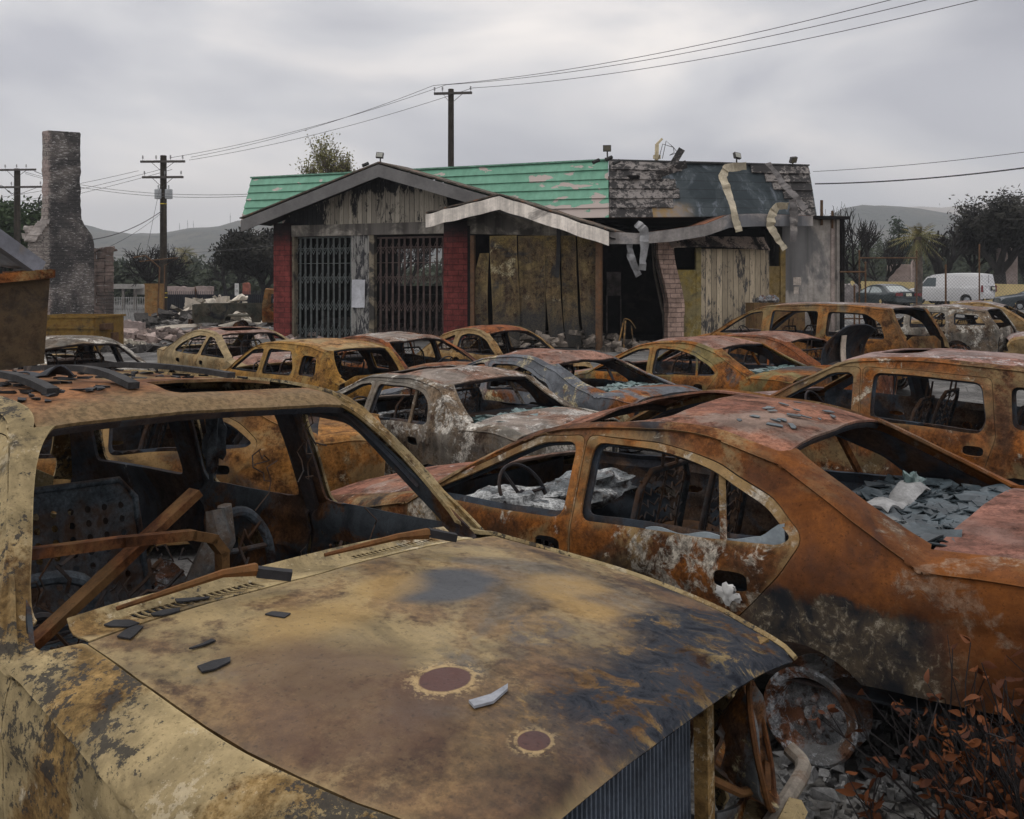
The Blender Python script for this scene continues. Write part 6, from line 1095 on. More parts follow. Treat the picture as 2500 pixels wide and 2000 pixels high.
for z, w in lv:
    c_ = .18 if z > zz(540) else .16; sh = .10 if z > zz(540) else .05 * (zz(540) - z) / 3; d = dpt(w); m.V += [(-w + c_ + sh * 0, -d, z), (w - .02, -d, z), (w, -d + .02, z), (w, d, z), (-w, d, z), (-w, -d + c_ * 1.6, z)]
n = 6; m.F = [(i * n + k, i * n + (k + 1) % n, (i + 1) * n + (k + 1) % n, (i + 1) * n + k) for i in range(len(lv) - 1) for k in range(n)] + [tuple((len(lv) - 1) * n + k for k in range(n))]; m.build('stack', M_CHIM, chim, 20)
m = MB()
for k in range(26): z = zz(590 - k * 1.8); m.box((-w2 * .95 + k * .018 + rnd.uniform(-.03, .03), -.45, z), (.28, .22, .12), None, .03, rnd)
for k in range(10): m.box((-w2 + .02 * k, -.3, zz(560) + rnd.uniform(-.3, .1)), (.3, .3, .13), None, .03, rnd)
m.build('broken_shoulder', plain('broken_block', (.40, .36, .33), 3, .3, 3), chim)
m = MB(); m.tube([(-w1 - .02, -.3, zz(478)), (-w1 - .10, -.32, zz(490)), (-w1 - .06, -.3, zz(505)), (-w1 - .12, -.3, zz(515))], .02, 5); m.build('dangling_wire', M_WIRE, chim)
ruin_m = plain('scorched_block_wall', (.21, .165, .145), 6, .3, 1.2, .9, .15, .4, (.09, .08, .075), .50, .3); Yr = 34
r_ = empty('block_ruin', ((246 - 1250) / FPX * Yr, Yr, 0), (0, 0, .40), label='scorched block wall stub just right of the chimney', cat='wall'); m = MB(); w = 58 / FPX * Yr
for j in range(26):
    for i in range(3): m.box((-w / 2 + (i + .5) * w / 3 + rnd.uniform(-.01, .01), rnd.uniform(-.02, .02), .1 + j * .19 * zz(607, Yr) / 5), (w / 3 - .012, .5, .19 * zz(607, Yr) / 5 - .012), None, .012, rnd)
for k in range(9): m.box((-w / 2 + w * k / 8, rnd.uniform(-.1, .1), zz(606, Yr) + rnd.uniform(-.1, .06)), (rnd.uniform(.1, .3), .45, .1), None, .05, rnd)
m.build('block_courses', ruin_m, r_, 0)
yel = burnt('burnt_yellow_paint', 55, (.10, .05, .012), (.185, .095, .016), (.25, .16, .045), .57, (.42, .38, .28), .64, SOOT, .56, .3); Yd = 27.
dmp = empty('dumpster', ((192 - 1250) / FPX * Yd, Yd, 0), (0, 0, -.10), label='burnt yellow steel dumpster standing before the chimney', cat='dumpster'); m = MB(); L2, W2, H2 = .96, .8, .94
for s in (-1, 1):
    m.box((0, s * W2, H2 / 2 + .08), (2 * L2, .04, H2)); m.box((s * L2, 0, H2 / 2 + .08), (.04, 2 * W2 - .05, H2))
m.box((0, 0, .10), (2 * L2 - .05, 2 * W2 - .05, .04)); m.build('bin_body', yel, dmp); m = MB()
for z in (.42, .74): m.box((0, -W2 - .035, z), (2 * L2 + .03, .05, .06))
for s in (-1, 1): m.box((0, s * W2, H2 + .11), (2 * L2 + .12, .10, .06)); m.box((s * L2, 0, H2 + .11), (.10, 2 * W2 - .11, .06))
m.build('rim_rail', yel, dmp); m = MB(); m.box((L2 + .09, -.3, .75), (.14, .5, .18)); m.box((L2 + .06, .2, .3), (.10, .3, .5)); m.build('lift_pocket', M_STEEL, dmp)
for s in (-1, 1): m = MB(); m.box((s * .8, -.5, .04), (.2, .2, .10)); m.build('foot', M_STEEL, dmp)
# steel box of a truck, cut by the left edge
bx = burnt('sooty_truck_box', 66, (.026, .019, .013), (.06, .035, .018), (.125, .088, .05), .55, (.33, .28, .2), .74, (.014, .014, .016), .44, .3, .8); Yb = 9.
def tb_pt(u, v, dy=0): return at(u, v, Yb + dy) - at(0, 0, 0)
pA, pB, pC, pD = at(123, 668, Yb), at(108, 878, Yb), at(-420, 960, Yb - 1.0), at(-420, 720, Yb - 1.0); o0 = Vector((pB.x, Yb, 0)); trk = empty('truck_box', o0, label='sooty rusted steel truck box cut off by the left edge', cat='truck')
m = MB(); q = lambda p: Vector(p) - o0; bk = Vector((-1.5, 1.9, 0))
for a, b, c, d in ((pA, pB, pC, pD), (pA + bk, pB + bk, pB, pA)): V, F = thicken([q(a), q(b), q(c), q(d)], [(0, 3, 2, 1)], .04); m.add(V, F)
V, F = thicken([q(pB), q(pB + bk), q(pC + bk), q(pC)], [(0, 1, 2, 3)], .04); m.add(V, F); m.build('box_panel', bx, trk)
m = MB(); m.beam(q(pA) + Vector((.03, -.03, 0)), q(pD) + Vector((0, -.03, 0)), .12, .09); m.beam(q(pA), q(pA + bk), .09, .08); m.build('rim_rail', burnt('orange_rim_rust', 67, (.16, .06, .025), (.28, .10, .025), TAN, .6, ASH, .75, SOOT, .62, 0), trk)
m = MB(); a, b, c, d = at(96, 656, Yb + .5), at(-60, 545, Yb - .2), at(-60, 640, Yb + 1.6), at(80, 664, Yb + 1.8); V, F = thicken([q(a), q(b), q(c), q(d)], [(0, 1, 2, 3)], .03); m.add(V, F); m.beam(q(a), q(b), .10, .16); m.build('sloping_cover', plain('grey_cover', (.20, .21, .24), 3, .3, 1.5, .55, .4, .1, (.22, .15, .07), .55), trk)
m = MB(); m.beam((-1.9, .2, .75), (-4, -.4, .75), .15, .2); m.beam((-1.9, 1.3, .75), (-4, .8, .75), .15, .2); m.beam((-2.2, .5, .7), (-2.2, .5, 1.3), .1, .1); m.beam((-2.3, 1.5, .7), (-2.3, 1.5, 1.4), .1, .1); m.build('chassis_frame', M_STEEL, trk)
for dx in (-2.4, -3.6):
    for dy in (.2, 1.5): m = MB(); m.lathe([(0, -.1), (.30, -.1), (.42, -.09), (.42, .09), (.30, .1), (0, .1)], (dx, dy + dx * .18, .42), 'y', 24); m.build('wheel', M_RIM, trk)
# far left background
M_PINK = plain('pink_stucco', (.33, .265, .24), 3, .25, 1, .9, .15, .3, (.18, .13, .12), .6)
def ruin(label, u0, u1, v0, v1, Y, th, mat, name='ruined_wall', jag=.15, seed=1, zmin=0):
    a, b = at(u0, v1, Y), at(u1, v0, Y); rn = random.Random(seed); w = b.x - a.x; h = b.z - zmin - ground_z((a.x + b.x) / 2, Y); n = 14; o = Vector(((a.x + b.x) / 2, Y, ground_z((a.x + b.x) / 2, Y)))
    tops = [(w / 2 - w * i / n, h - rn.uniform(0, jag) * h * (1 if i in (0, 1, n - 1, n) else .5)) for i in range(n + 1)]; pl_ = [(-w / 2, 0), (w / 2, 0)] + tops; V, F = cdt(pl_, [], max(.3, w / 8)); V, F = thicken([(x, -th / 2, z) for x, z in V], F, th); m = MB(); m.add(V, F); ob = m.build(name, mat, None, 30, label=label, cat='wall', group='ruins behind the lot'); ob.location = o; return ob
ruin('pink stucco ruin wall right of the transformer pole', 407, 520, 698, 745, 56, .4, M_PINK, jag=.12, seed=4); ruin('low scorched pink wall beside the yellow dumpster', 262, 352, 780, 812, 38, .3, M_PINK, jag=.4, seed=5)
ob = ruin('narrow brick chimney stub beside the speed limit sign', 595, 609, 690, 740, 58, .5, plain('brick_stub', (.28, .10, .07), 3, .3, 4), 'chimney_stub', .05, 6); ob['category'] = 'chimney'
ob = ruin('pale concrete wall slab standing behind the yellow wall', 2168, 2222, 645, 700, 66, .3, M_PINK, jag=.04, seed=7); ruin('tall pink ruin with a broken top at the right edge', 2437, 2480, 603, 700, 66, .5, M_PINK, jag=.16, seed=8); ruin('small broken wall tip just right of the standing concrete slab', 2226, 2236, 634, 700, 68, .3, M_PINK, jag=.1, seed=9); ruin('broken low grey block left of the yellow wall', 2050, 2098, 690, 735, 52, .4, plain('grey_block', (.28, .25, .24), 3), jag=.4, seed=10)
cab = MB(); cab.box((0, 0, 1.05), (.75, .6, 2.0)); cab.box((0, -.31, 1.05), (.68, .02, 1.85)); cab.box((0, 0, 2.07), (.8, .65, .05)); cab.box((0, 0, .03), (.7, .55, .07)); ob = cab.build('utility_cabinet', burnt('rusted_cabinet', 68, (.20, .08, .02), (.30, .12, .025), TAN, .62, ASH, .75, SOOT, .62, .5), None, label='tall rust orange cabinet at the foot of the transformer pole', cat='cabinet'); ob.location = ((377 - 1250) / FPX * 46, 46, -.1)
fe = empty('picket_fence', ((470 - 1250) / FPX * 52, 52, 0), label='dark metal picket fence in front of the pink ruin', cat='fence'); m = MB()
for k in range(66): m.beam((-2.3 + k * .11, 0, .05), (-2.3 + k * .11, 0, 1.55), .025, .025)
m.build('picket', plain('fence_paint', (.03, .032, .04), 3), fe); m = MB()
for z in (.25, 1.35): m.beam((-2.4, .02, z), (5, .02, z), .04, .03)
m.build('rail', plain('rail_paint', (.03, .032, .04), 3), fe)
m = MB(); m.box((.9, .2, .7), (6.8, .04, 1.3)); m.build('backing_sheet', plain('dark_backing', (.018, .02, .026), 3), fe)
fe = empty('white_railing', ((310 - 1250) / FPX * 47, 47, 0), label='pale low railing left of the rust orange cabinet', cat='railing'); m = MB()
for k in range(26): m.beam((-1.6 + k * .12, 0, .05), (-1.6 + k * .12, 0, 1.3), .03, .03)
m.build('picket', plain('railing_paint', (.28, .28, .27), 3), fe); m = MB()
for z in (.2, 1.25): m.beam((-1.65, .02, z), (1.5, .02, z), .04, .03)
m.build('rail', plain('railing_rail', (.28, .28, .27), 3), fe)
cp = empty('carport', ((300 - 1250) / FPX * 70, 70, 0), label='pale flat-roofed carport behind the block ruin', cat='carport'); m = MB(); m.box((0, 0, 1.75), (3.4, 3, .35)); m.box((3.6, 1, 1.4), (4.6, 3, .55)); m.build('roof', plain('carport_roof', (.42, .40, .37), 3, .15), cp)
for x in (-1.5, .6, 1.5): m = MB(); m.beam((x, -1.3, 0), (x, -1.3, 1.6), .18, .18); m.build('post', plain('carport_post', (.22, .20, .18), 3), cp)
sg = empty('speed_sign', ((578 - 1250) / FPX * 50, 50, 0), (0, 0, .15), label='white speed limit sign on a post beside the brick stub', cat='sign'); zs = zz(707, 50); m = MB(); m.box((0, 0, zs), (.22 * .98, .02, .68)); m.build('sign_plate', plain('sign_white', (.62, .62, .60), 3, .06, 2, .5), sg); m = MB(); m.beam((0, .03, 0), (0, .03, zs + .3), .05, .04); m.build('post', plain('galvanised', (.25, .25, .25), 3), sg)
for tx, sz, zo in (('SPEED', .055, .22), ('LIMIT', .06, .12), ('25', .19, -.14)):
    c = bpy.data.curves.new('sign_text', 'FONT'); c.body = tx; c.size = sz; c.align_x = 'CENTER'; c.extrude = .002; to = bpy.data.objects.new('sign_text', c); COL.objects.link(to); to.parent = sg; to.location = (0, -.014, zs + zo); to.rotation_euler = (R(90), 0, 0); to.scale.x = .85; bpy.context.view_layer.update(); me = bpy.data.meshes.new_from_object(to.evaluated_get(bpy.context.evaluated_depsgraph_get())); me.materials.clear(); me.materials.append(M_BLACKC); t2 = link('lettering', me, sg); t2.location = to.location; t2.rotation_euler = to.rotation_euler; t2.scale = to.scale; bpy.data.objects.remove(to)
# burnt pickup behind the garage corner
PICK = dict(L=(2.6, -2.7), W=.96, hood=[(2.6, .8), (2.55, .95), (2.3, 1.0), (1.9, 1.05), (1.5, 1.08)], ws=[(1.5, 1.08), (1.2, 1.35), (.95, 1.60)], roof=[(.95, 1.60), (.7, 1.68), (.4, 1.70), (.1, 1.69), (-.1, 1.66)], bl=[(-.1, 1.66), (-.25, 1.1)], deck=[(-.25, 1.1), (-.32, .98)], crown=(.06, .05, .05, .05, .05), belt=(1.0, 1.0), sill=.35, tumble=.35, axles=(1.75, .45), wr=.3, arch=.0, win=[[(1.2, 1.05), (.9, 1.5), (.1, 1.53), (.05, 1.05)]], doors=[[(1.3, .4), (1.32, 1.0), (.92, 1.56), (.04, 1.58), (-.03, 1.0), (-.03, .4)]], handles=[(.1, .9)], vws=.88, vbl=.84, vh=.85, vd=.8, sun=None)
pk = empty('burnt_pickup', ((600 - 1250) / FPX * 38, 38, -.05), (0, 0, .18), label='burnt dark green pickup with rubble in its bed, half hidden by the left brick pillar', cat='pickup'); M_PKP = burnt('scorched_green_paint', 77, (.05, .055, .045), (.085, .085, .065), (.12, .11, .08), .52, (.22, .22, .20), .66, SOOT, .56, .2)
def bed(s):
    ol = [(-1.95, .45), (-.75, .45)] + [(-.2 - .55 * math.cos(t), .42 + .55 * math.sin(t)) for t in np.linspace(.1, 3.04, 12)] + [(.35, .45), (.7, .45), (.7, 1.22), (-1.95, 1.22)]; V, F = cdt(ol, [], .2); V = [(x, s * (.92 + .05 * math.exp(-((math.hypot(x + .2, z - .42) - .6) / .12) ** 2) - .05 * (z < .7)), z) for x, z in V]; return thicken(V, [f[::-1] if s > 0 else f for f in F], .05)
m = MB()
for s in (-1, 1): m.add(*bed(s))
m.box((-.6, 0, .72), (2.6, 1.75, .06)); m.box((.72, 0, .95), (.05, 1.8, .55)); m.build('cargo_bed', M_PKP, pk); m = MB(); m.box((-1.98, 0, .88), (.06, 1.82, .62)); m.box((-2.0, 0, .98), (.05, 1.5, .35)); m.build('tailgate', M_PKP, pk); m = MB(); m.beam((-2.1, -.95, .5), (-2.1, .95, .5), .12, .16); m.build('rear_bumper', M_STEEL, pk)
m = MB(); V, F = cdt([(.75, .45), (2.2, .45), (2.2, 1.15), (1.95, 1.2), (1.6, 1.75), (.85, 1.80), (.75, 1.2)], [[(.95, 1.2), (1.75, 1.2), (1.5, 1.62), (.98, 1.64)]], .2)
for s in (-1, 1): W_, G_ = thicken([(x, s * (.93 - .25 * max(0, z - 1.15)), z) for x, z in V], [f[::-1] if s > 0 else f for f in F], .05); m.add(W_, G_)
m.sheet(lambda u, v: (lerp(.85, 1.6, u), (v - .5) * 1.52, 1.79 + .04 * math.sin(v * 3.14) - .03 * u), 4, 6, .03); m.box((.8, 0, .85), (.05, 1.8, .7)); m.build('cab', burnt('rusted_cab', 78, BROWN, RUST, TAN, .58, ASH, .7, SOOT, .58, .3), pk)
m = MB(); m.box((3.0, 0, .85), (1.7, 1.75, .6), None, .05, rnd); m.build('hood', M_PKP, pk)
for x in (-.2, 3.0):
    for s in (-1, 1): m = MB(); m.lathe([(0, -.1), (.16, -.1), (.24, -.09), (.24, .09), (.16, .1), (0, .1)], (x, s * .72, .25), 'y', 20); m.build('wheel', M_STEEL, pk)
# rubble of the burnt house on the left
def heap(label, cx_, cy_, sx_, sy_, hz, n, mat, seed, smin=.1, smax=.7):
    rn = random.Random(seed); m = MB()
    for k in range(n):
        x, y = rn.gauss(0, sx_), rn.gauss(0, sy_); h = hz * math.exp(-(x / sx_) ** 2 / 2 - (y / sy_) ** 2 / 2); a = rn.uniform(smin, smax); m.box((x, y, rn.uniform(0, h)), (a, a * rn.uniform(.3, .9), rn.uniform(.03, .22)), Matrix.Rotation(rn.uniform(0, 6), 3, 'Z') @ Matrix.Rotation(rn.gauss(0, .45), 3, 'X') @ Matrix.Rotation(rn.gauss(0, .3), 3, 'Y'), a * .12, rn)
    o = m.build('rubble_heap', mat, None, 0, label=label, cat='rubble', kind='stuff'); o.location = (cx_, cy_, 0); return o
M_RB1 = plain('pink_rubble', (.36, .285, .25), 4, .5, 1.2, .9, .15, .4, (.12, .10, .09), .55); M_RB2 = plain('pale_rubble', (.44, .40, .33), 5, .45, 1.4, .9, .15, .4, (.10, .09, .08), .56); M_RB3 = plain('black_rubble', (.07, .065, .06), 6, .6, 1.3, .9, .15, .4, (.26, .24, .22), .58)
X_ = lambda u, Y: (u - 1250) / FPX * Y
heap('scattered pink plaster rubble on the cleared ground behind the tan sedan', X_(400, 33), 33, 2.2, 1.6, .25, 260, M_RB1, 1); heap('black charred debris strewn at the edge of the asphalt', X_(390, 27), 27, 2.2, .5, .15, 170, M_RB3, 2, .05, .4); heap('pale broken boards heaped behind the pickup', X_(540, 44), 44, 1.8, .9, 1.5, 150, M_RB2, 3, .2, 1.1); heap('dark twisted debris at the foot of the transformer pole', X_(430, 42), 42, 1.6, .8, .7, 150, M_RB3, 4, .1, .8); heap('pink rubble beyond the yellow wall at the right', X_(2240, 68), 68, 4, 1, .9, 120, M_RB1, 5, .2, .8); heap('grey debris left of the dark parked sedan', X_(2080, 49), 49, 1.2, .8, .8, 70, M_RB3, 6); heap('pale crumbs of plaster beside the dumpster', X_(285, 29), 29, .8, .5, .2, 90, M_RB2, 7, .04, .25)
def board(label, u0, v0, u1, v1, Y, w, mat, dy=.3):
    a, b = at(u0, v0, Y), at(u1, v1, Y + dy); m = MB(); m.sheet(lambda u, v: (a - a).lerp(b - a, u) + Vector((0, .1 * v, w * (v - .5))) + Vector((0, .04 * math.sin(u * 5), .03 * math.sin(u * 4))), 8, 2, .03); o = m.build('fallen_board', mat, None, 30, label=label, cat='board', group='fallen boards among the rubble'); o.location = a
M_BRD = plain('pale_board', (.52, .46, .38), 3, .2, 2, .8, .2, .2, (.2, .17, .15), .62)
board('long pale board lying across the rubble left of the pickup', 378, 804, 492, 794, 38, .14, M_BRD); board('pale board slanting up to the broken panels behind the pickup', 412, 784, 462, 752, 42, .12, M_BRD); board('cream broken panel leaning on the rubble behind the pickup', 450, 752, 490, 765, 43, 1.0, M_BRD); board('tilted white panel atop the rubble heap behind the pickup bed', 525, 750, 552, 742, 43, .8, M_BRD); board('dark charred beam leaning on the pink ruin', 474, 708, 488, 755, 52, .4, M_STEEL)
bt = MB(); bt.box((0, 0, .05), (.95, .22, .10), None, .02, rnd); bt.box((.1, .02, .12), (.5, .16, .05), None, .02, rnd); o = bt.build('charred_bumper', plain('black_plastic', (.014, .014, .014), 3), None, label='black charred bumper piece lying on the asphalt', cat='debris'); o.location = (X_(335, 20.5), 20.5, 0)
m = MB(); m.tube([(-1.0, 0, .35), (-.3, .1, .2), (.5, .2, .06), (1.1, .2, .03)], .03, 6); m.tube([(.5, .2, .06), (.9, .6, .1)], .02, 5); o = m.build('rusty_pipe', M_STEEL, None, 40, label='thin rusty pipe lying on the asphalt near the tan sedan', cat='pipe'); o.location = (X_(315, 16.5), 16.5, 0)
bt_ = MB(); bt_.tube([(0, 0, 0), (.02, 0, 1.2), (.1, 0, 2.8), (-.6, 0, 3.4), (-1.2, 0, 3.3)], .04, 6); bt_.tube([(.3, 0, 0), (.35, 0, 2.9), (1.0, .1, 3.3), (-.9, 0, 3.1)], .03, 6); o = bt_.build('bent_rebar', M_STEEL, None, 40, label='bent rusty pipes rising beside the transformer pole', cat='pipe'); o.location = (X_(385, 45), 45, 0)
# antenna masts on the ridge
for i, (u, v) in enumerate(((562, 521), (458, 538), (472, 540), (438, 545), (2105, 500))):
    b = at(u, v + 24, 1150); m = MB(); h = 13; m.tube([(0, 0, -12), (0, 0, h)], [.35, .15], 4); m.tube([(1.2, 0, -12), (.1, 0, h)], .1, 3); m.box((0, 0, h * .6), (1.2, .4, .5)); o = m.build('antenna_mast', M_WIRE, None, 30, label=('tall antenna mast on the left ridge nearest the garage', 'left of two close masts on the left ridge', 'right of two close masts on the left ridge', 'short mast furthest left on the ridge', 'mast on the hilltop right of the garage')[i], cat='mast', group='antenna masts on the hills'); o.location = b
# ---------------------------------------------------------------- right side: yellow wall, parked vehicles, wire fence
a, b = at(2080, 686, 64), at(2620, 697, 61); yw = MB(); d = b - a; g0 = .5
yw.add([(0, 0, g0), (d.x, d.y, g0), (d.x, d.y, b.z), (0, 0, a.z), (0, .25, g0), (d.x, d.y + .25, g0), (d.x, d.y + .25, b.z), (0, .25, a.z)], [(0, 1, 2, 3), (5, 4, 7, 6), (3, 2, 6, 7), (4, 0, 3, 7), (1, 5, 6, 2)])
o = yw.build('yellow_wall', plain('cream_yellow_paint', (.60, .47, .22), 3, .08, 1, .8), None, 30, label='low cream yellow wall behind the parked vehicles', cat='wall'); o.location = (a.x, a.y, 0)
def paint(name, c, r=.3): 
    N = NT(name); N.b.inputs['Coat Weight'].default_value = .4; return N.out(c, r, .5)
GLASS = paint('dark_car_glass', (.05, .07, .075), .12); GLASS2 = paint('glass_painted_reflection', (.28, .32, .31), .2); RED = paint('tail_lamp_red', (.18, .012, .015), .25); PLATE = plain('licence_plate', (.62, .62, .50), 3, .05, 2, .5); TYRE = plain('tyre', (.015, .015, .016), 3)  # pale window glass has its sky reflection put into the base colour
M_TY = dict(rim=TYRE, drum=M_CAN, inner=TYRE); dk = paint('dark_green_car_paint', (.012, .024, .026)); gz = .55
def road_car(S, label, pose, mat, glass, cat, seed, body_glass=True):
    M = mset('u', seed, mat); M.update(M_TY); return build_car(S, 'parked_' + cat.replace(' ', '_'), label, cat, 'unburnt vehicles parked by the yellow wall', pose, M, .09, seed, .0015, glass=glass, inner=False, doorholes=False)
SED2 = {k: v for k, v in SEDAN.items() if not k.startswith('_')}; SED2['win'] = [list(w) for w in SEDAN['win']]
c1 = road_car(SED2, 'dark green unburnt sedan parked with its tail towards the lot', (X_(2150, 51), 51, 1.80, 1.0, gz + .05, 0, 0), dk, GLASS2, 'sedan', 80)
def rear_kit(car, x, lamps, pz, lw, lh, px=0., pw=.32):
    for s in (-1, 1): m = MB(); m.box((x, s * lamps, pz), (.06, lw, lh)); m.build('tail_lamp', RED, car)
    m = MB(); m.box((x - .02, px, pz - .01), (.04, pw, .16)); m.build('licence_plate', PLATE, car)
rear_kit(c1, -2.42, .58, .80, .40, .16); m = MB(); m.box((-2.44, 0, .50), (.16, 1.62, .26), None, .03, rnd); m.build('rear_bumper', dk, c1)
VANW = {k: v for k, v in VAN.items() if not k.startswith('_')}; VANW.update(W=1.0, ws=[(1.55, 1.10), (1.2, 1.5), (.92, 1.80)], hood=[(2.40, .7), (2.38, .9), (2.2, 1.0), (1.9, 1.06), (1.55, 1.10)], roof=[(.92, 1.80), (.6, 1.92), (-.5, 1.99), (-1.8, 1.98), (-2.36, 1.92)], bl=[(-2.36, 1.92), (-2.46, 1.2)], deck=[(-2.46, 1.2), (-2.50, 1.0)], tumble=.16, belt=(1.1, 1.12), win=[[(1.42, 1.12), (1.0, 1.68), (.42, 1.70), (.40, 1.12)]], doors=[[(1.5, .3), (1.52, 1.08), (1.0, 1.76), (.36, 1.78), (.34, 1.1), (.34, .3)]], handles=[(.5, .95)], vbl=.9, crown=(.08, .06, .08, .05, .05))
wv = paint('white_van_paint', (.66, .66, .66)); c2 = road_car(VANW, 'white cargo van parked in front of the yellow wall', (X_(2318, 58), 58, 2.24, 1.0, gz + .12, 0, 0), wv, GLASS, 'van', 81)
for ch in list(c2.children):
    if ch.name.startswith('rear_window'): bpy.data.objects.remove(ch)
m = MB(); VS = VANW; m.sheet(lambda u, v: (lambda p: (p[0] - .0, p[1], p[2]))(topmap(VS, lerp(-2.355, -2.465, u), (v - .5) * 1.84)), 8, 10, .03); m.build('rear_door', wv, c2); m = MB(); m.box((-2.44, .0, 1.1), (.012, .02, 1.5)); m.build('door_seam', TYRE, c2)
m = MB(); m.box((-2.52, -.42, 1.02), (.03, .48, .26)); m.build('plate_frame', TYRE, c2); m = MB(); m.box((-2.54, -.42, 1.02), (.03, .34, .16)); m.build('licence_plate', PLATE, c2)
for s in (-1, 1): m = MB(); m.box((-2.46, s * .93, 1.0), (.10, .08, .42)); m.build('tail_lamp', RED, c2)
c3 = road_car({k: v for k, v in SEDAN.items() if not k.startswith('_')}, 'dark grey-blue unburnt sedan nosing in from the right edge', (X_(2545, 50), 50, 2.95, 1.0, gz, 0, 0), paint('slate_car_paint', (.035, .05, .06)), GLASS2, 'sedan', 82)
def cpost(label, u, vt, Y, r=.03, mat=M_STEEL, arm=None):
    x = X_(u, Y); g = ground_z(x, Y); z = EYE + (HOR - vt) / FPX * Y; m = MB(); m.tube([(0, 0, -.1), (0, 0, z - g)], r, 8); m.lathe([(r * 1.3, 0), (r * 1.3, .03), (0, .07)], (0, 0, z - g), 'z', 8); o = m.build('fence_post', mat, None, 40, label=label, cat='post', group='posts of the wire fence'); o.location = (x, Y, g); return o
for lb, u, vt, Y in (('rusty post at the left end of the wire fence', 2098, 615, 34), ('rusty post with a top rail behind the dark sedan', 2238, 615, 34), ('short rusty post in front of the dark sedan', 2113, 643, 30), ('tall rusty post right of the white van', 2391, 600, 36), ('grey post in front of the white van', 2309, 650, 29), ('blue-grey post stub beside the dark sedan', 2086, 700, 29)): cpost(lb, u, vt, Y)
wf = empty('wire_fence', (X_(2060, 30), 30, 0), label='sagging chain-link wire fence across the parked vehicles', cat='fence'); m = MB(); W_, z0, z1, d_ = 7.6, .4, 2.35, .115
k = -20
while k * d_ < W_:
    x0 = k * d_; pts = [(x0, z0), (x0 + (z1 - z0), z1)]
    for s in (0, 1):
        a, b = (pts if s == 0 else [(x0, z1), (x0 + (z1 - z0), z0)]); ta = max(0, -a[0]) / (z1 - z0); tb = min(1, (W_ - a[0]) / (z1 - z0))
        if tb > ta:
            P = [Vector((lerp(a[0], b[0], t), .02 * math.sin(lerp(a[0], b[0], t) * 2) + s * .004, lerp(a[1], b[1], t) - .10 * math.sin(lerp(a[0], b[0], t) * 1.1) ** 2)) for t in (ta, lerp(ta, tb, .33), lerp(ta, tb, .66), tb)]; m.tube(P, .0032, 3, False)
    k += 1
m.build('mesh_wire', plain('galvanised_wire', (.10, .10, .10), 3), wf); m = MB(); m.beam((0, 0, .85), (W_, 0, .80), .04, .04); m.build('bottom_rail', M_STEEL, wf); m = MB(); m.tube([at(2098, 630, 34) - Vector((X_(2060, 30), 30, 0)), at(2238, 630, 34) - Vector((X_(2060, 30), 30, 0))], .03, 6); m.tube([at(2050, 664, 30) - Vector((X_(2060, 30), 30, 0)), at(2113, 664, 30) - Vector((X_(2060, 30), 30, 0))], .03, 6); m.build('top_rail', M_STEEL, wf)
# rusty chest beside the siding
ch = empty('metal_cabinet', (X_(1872, 28.2), 28.2, 0), (0, 0, .2), label='low rusty cabinet against the plank siding with junk on top', cat='cabinet'); m = MB(); m.box((0, 0, .72), (1.15, .6, 1.4)); m.box((-.25, -.31, .7), (.5, .02, 1.2)); m.box((.3, -.31, .7), (.5, .02, 1.2)); m.box((.95, .1, .68), (.55, .5, 1.3)); m.build('cabinet_case', burnt('rusty_chest', 88, (.07, .035, .025), (.13, .06, .03), (.18, .12, .05), .58, ASH, .72, SOOT, .58, .2), ch)
o = lumps((0, 0, 0), (.16, .12, .12), 4); o = o.build('charred_machine', M_DRUM, None, 60, label='charred round lump lying on the rusty cabinet, nearer the siding', cat='debris'); o.location = (X_(1862, 28.2), 28.2, 1.52); o = lumps((0, 0, 0), (.2, .14, .13), 7).build('charred_machine', M_DRUM, None, 60, label='wider charred lump on the rusty cabinet, nearer the concrete wall', cat='debris'); o.location = (X_(1886, 28.2), 28.3, 1.53)
# ---------------------------------------------------------------- glass beds of the rows behind, ash and shrubs in front
for lb, cn in (('green cracked glass in the rear window of the ash white pillared sedan', 'burnt_sedan.001'), ('green cracked glass on the boot edge of the blue-grey quartered sedan', 'burnt_sedan.002'), ('pale cracked glass on the rear shelf of the ochre pillared sedan', 'burnt_sedan.003')):
    c = bpy.data.objects.get(cn)
    if c: glass_bed(c, {'1': BOXY, '2': LOW, '3': SEDAN}[cn[-1]], lb, M_GLG, 150, len(cn) + ord(cn[-1]), -1.45, -1.92, (.03, .11))
rnd = random.Random(44); m = MB()
for k in range(700):
    x, y = rnd.gauss(1.75, .45), rnd.gauss(3.75, .35); s = rnd.uniform(.01, .045) * (1 if k % 12 else 2.2); m.box((x, y, .01 + rnd.uniform(0, .05)), (s, s * rnd.uniform(.4, 1), rnd.uniform(.006, .04)), Matrix.Rotation(rnd.uniform(0, 6), 3, 'Z') @ Matrix.Rotation(rnd.gauss(0, .5), 3, 'X'), s * .2, rnd)
m.build('ash_debris', plain('pale_ash_chips', (.13, .13, .128), 4, .6, 6, .9, .15, .3, (.06, .055, .05), .52), None, 0, label='pale ash and chips on the ground under the rust orange sedan', cat='ash', kind='stuff')
M_TWIG = plain('charred_twig', (.018, .015, .015), 3, .3); 
def dry_leaf():
    N = NT('dry_orange_leaf'); n = N.noise(3, 3, .6, 0, 2); f = N.noise(14, 4, .6, 0, 5); c = N.mix(N.rng(n, .38, .62), (.048, .017, .009), (.13, .044, .015)); c = N.mix(N.rng(f, .55, .7), c, (.09, .035, .02)); return N.out(c, .7, .12)
M_DRY = dry_leaf()
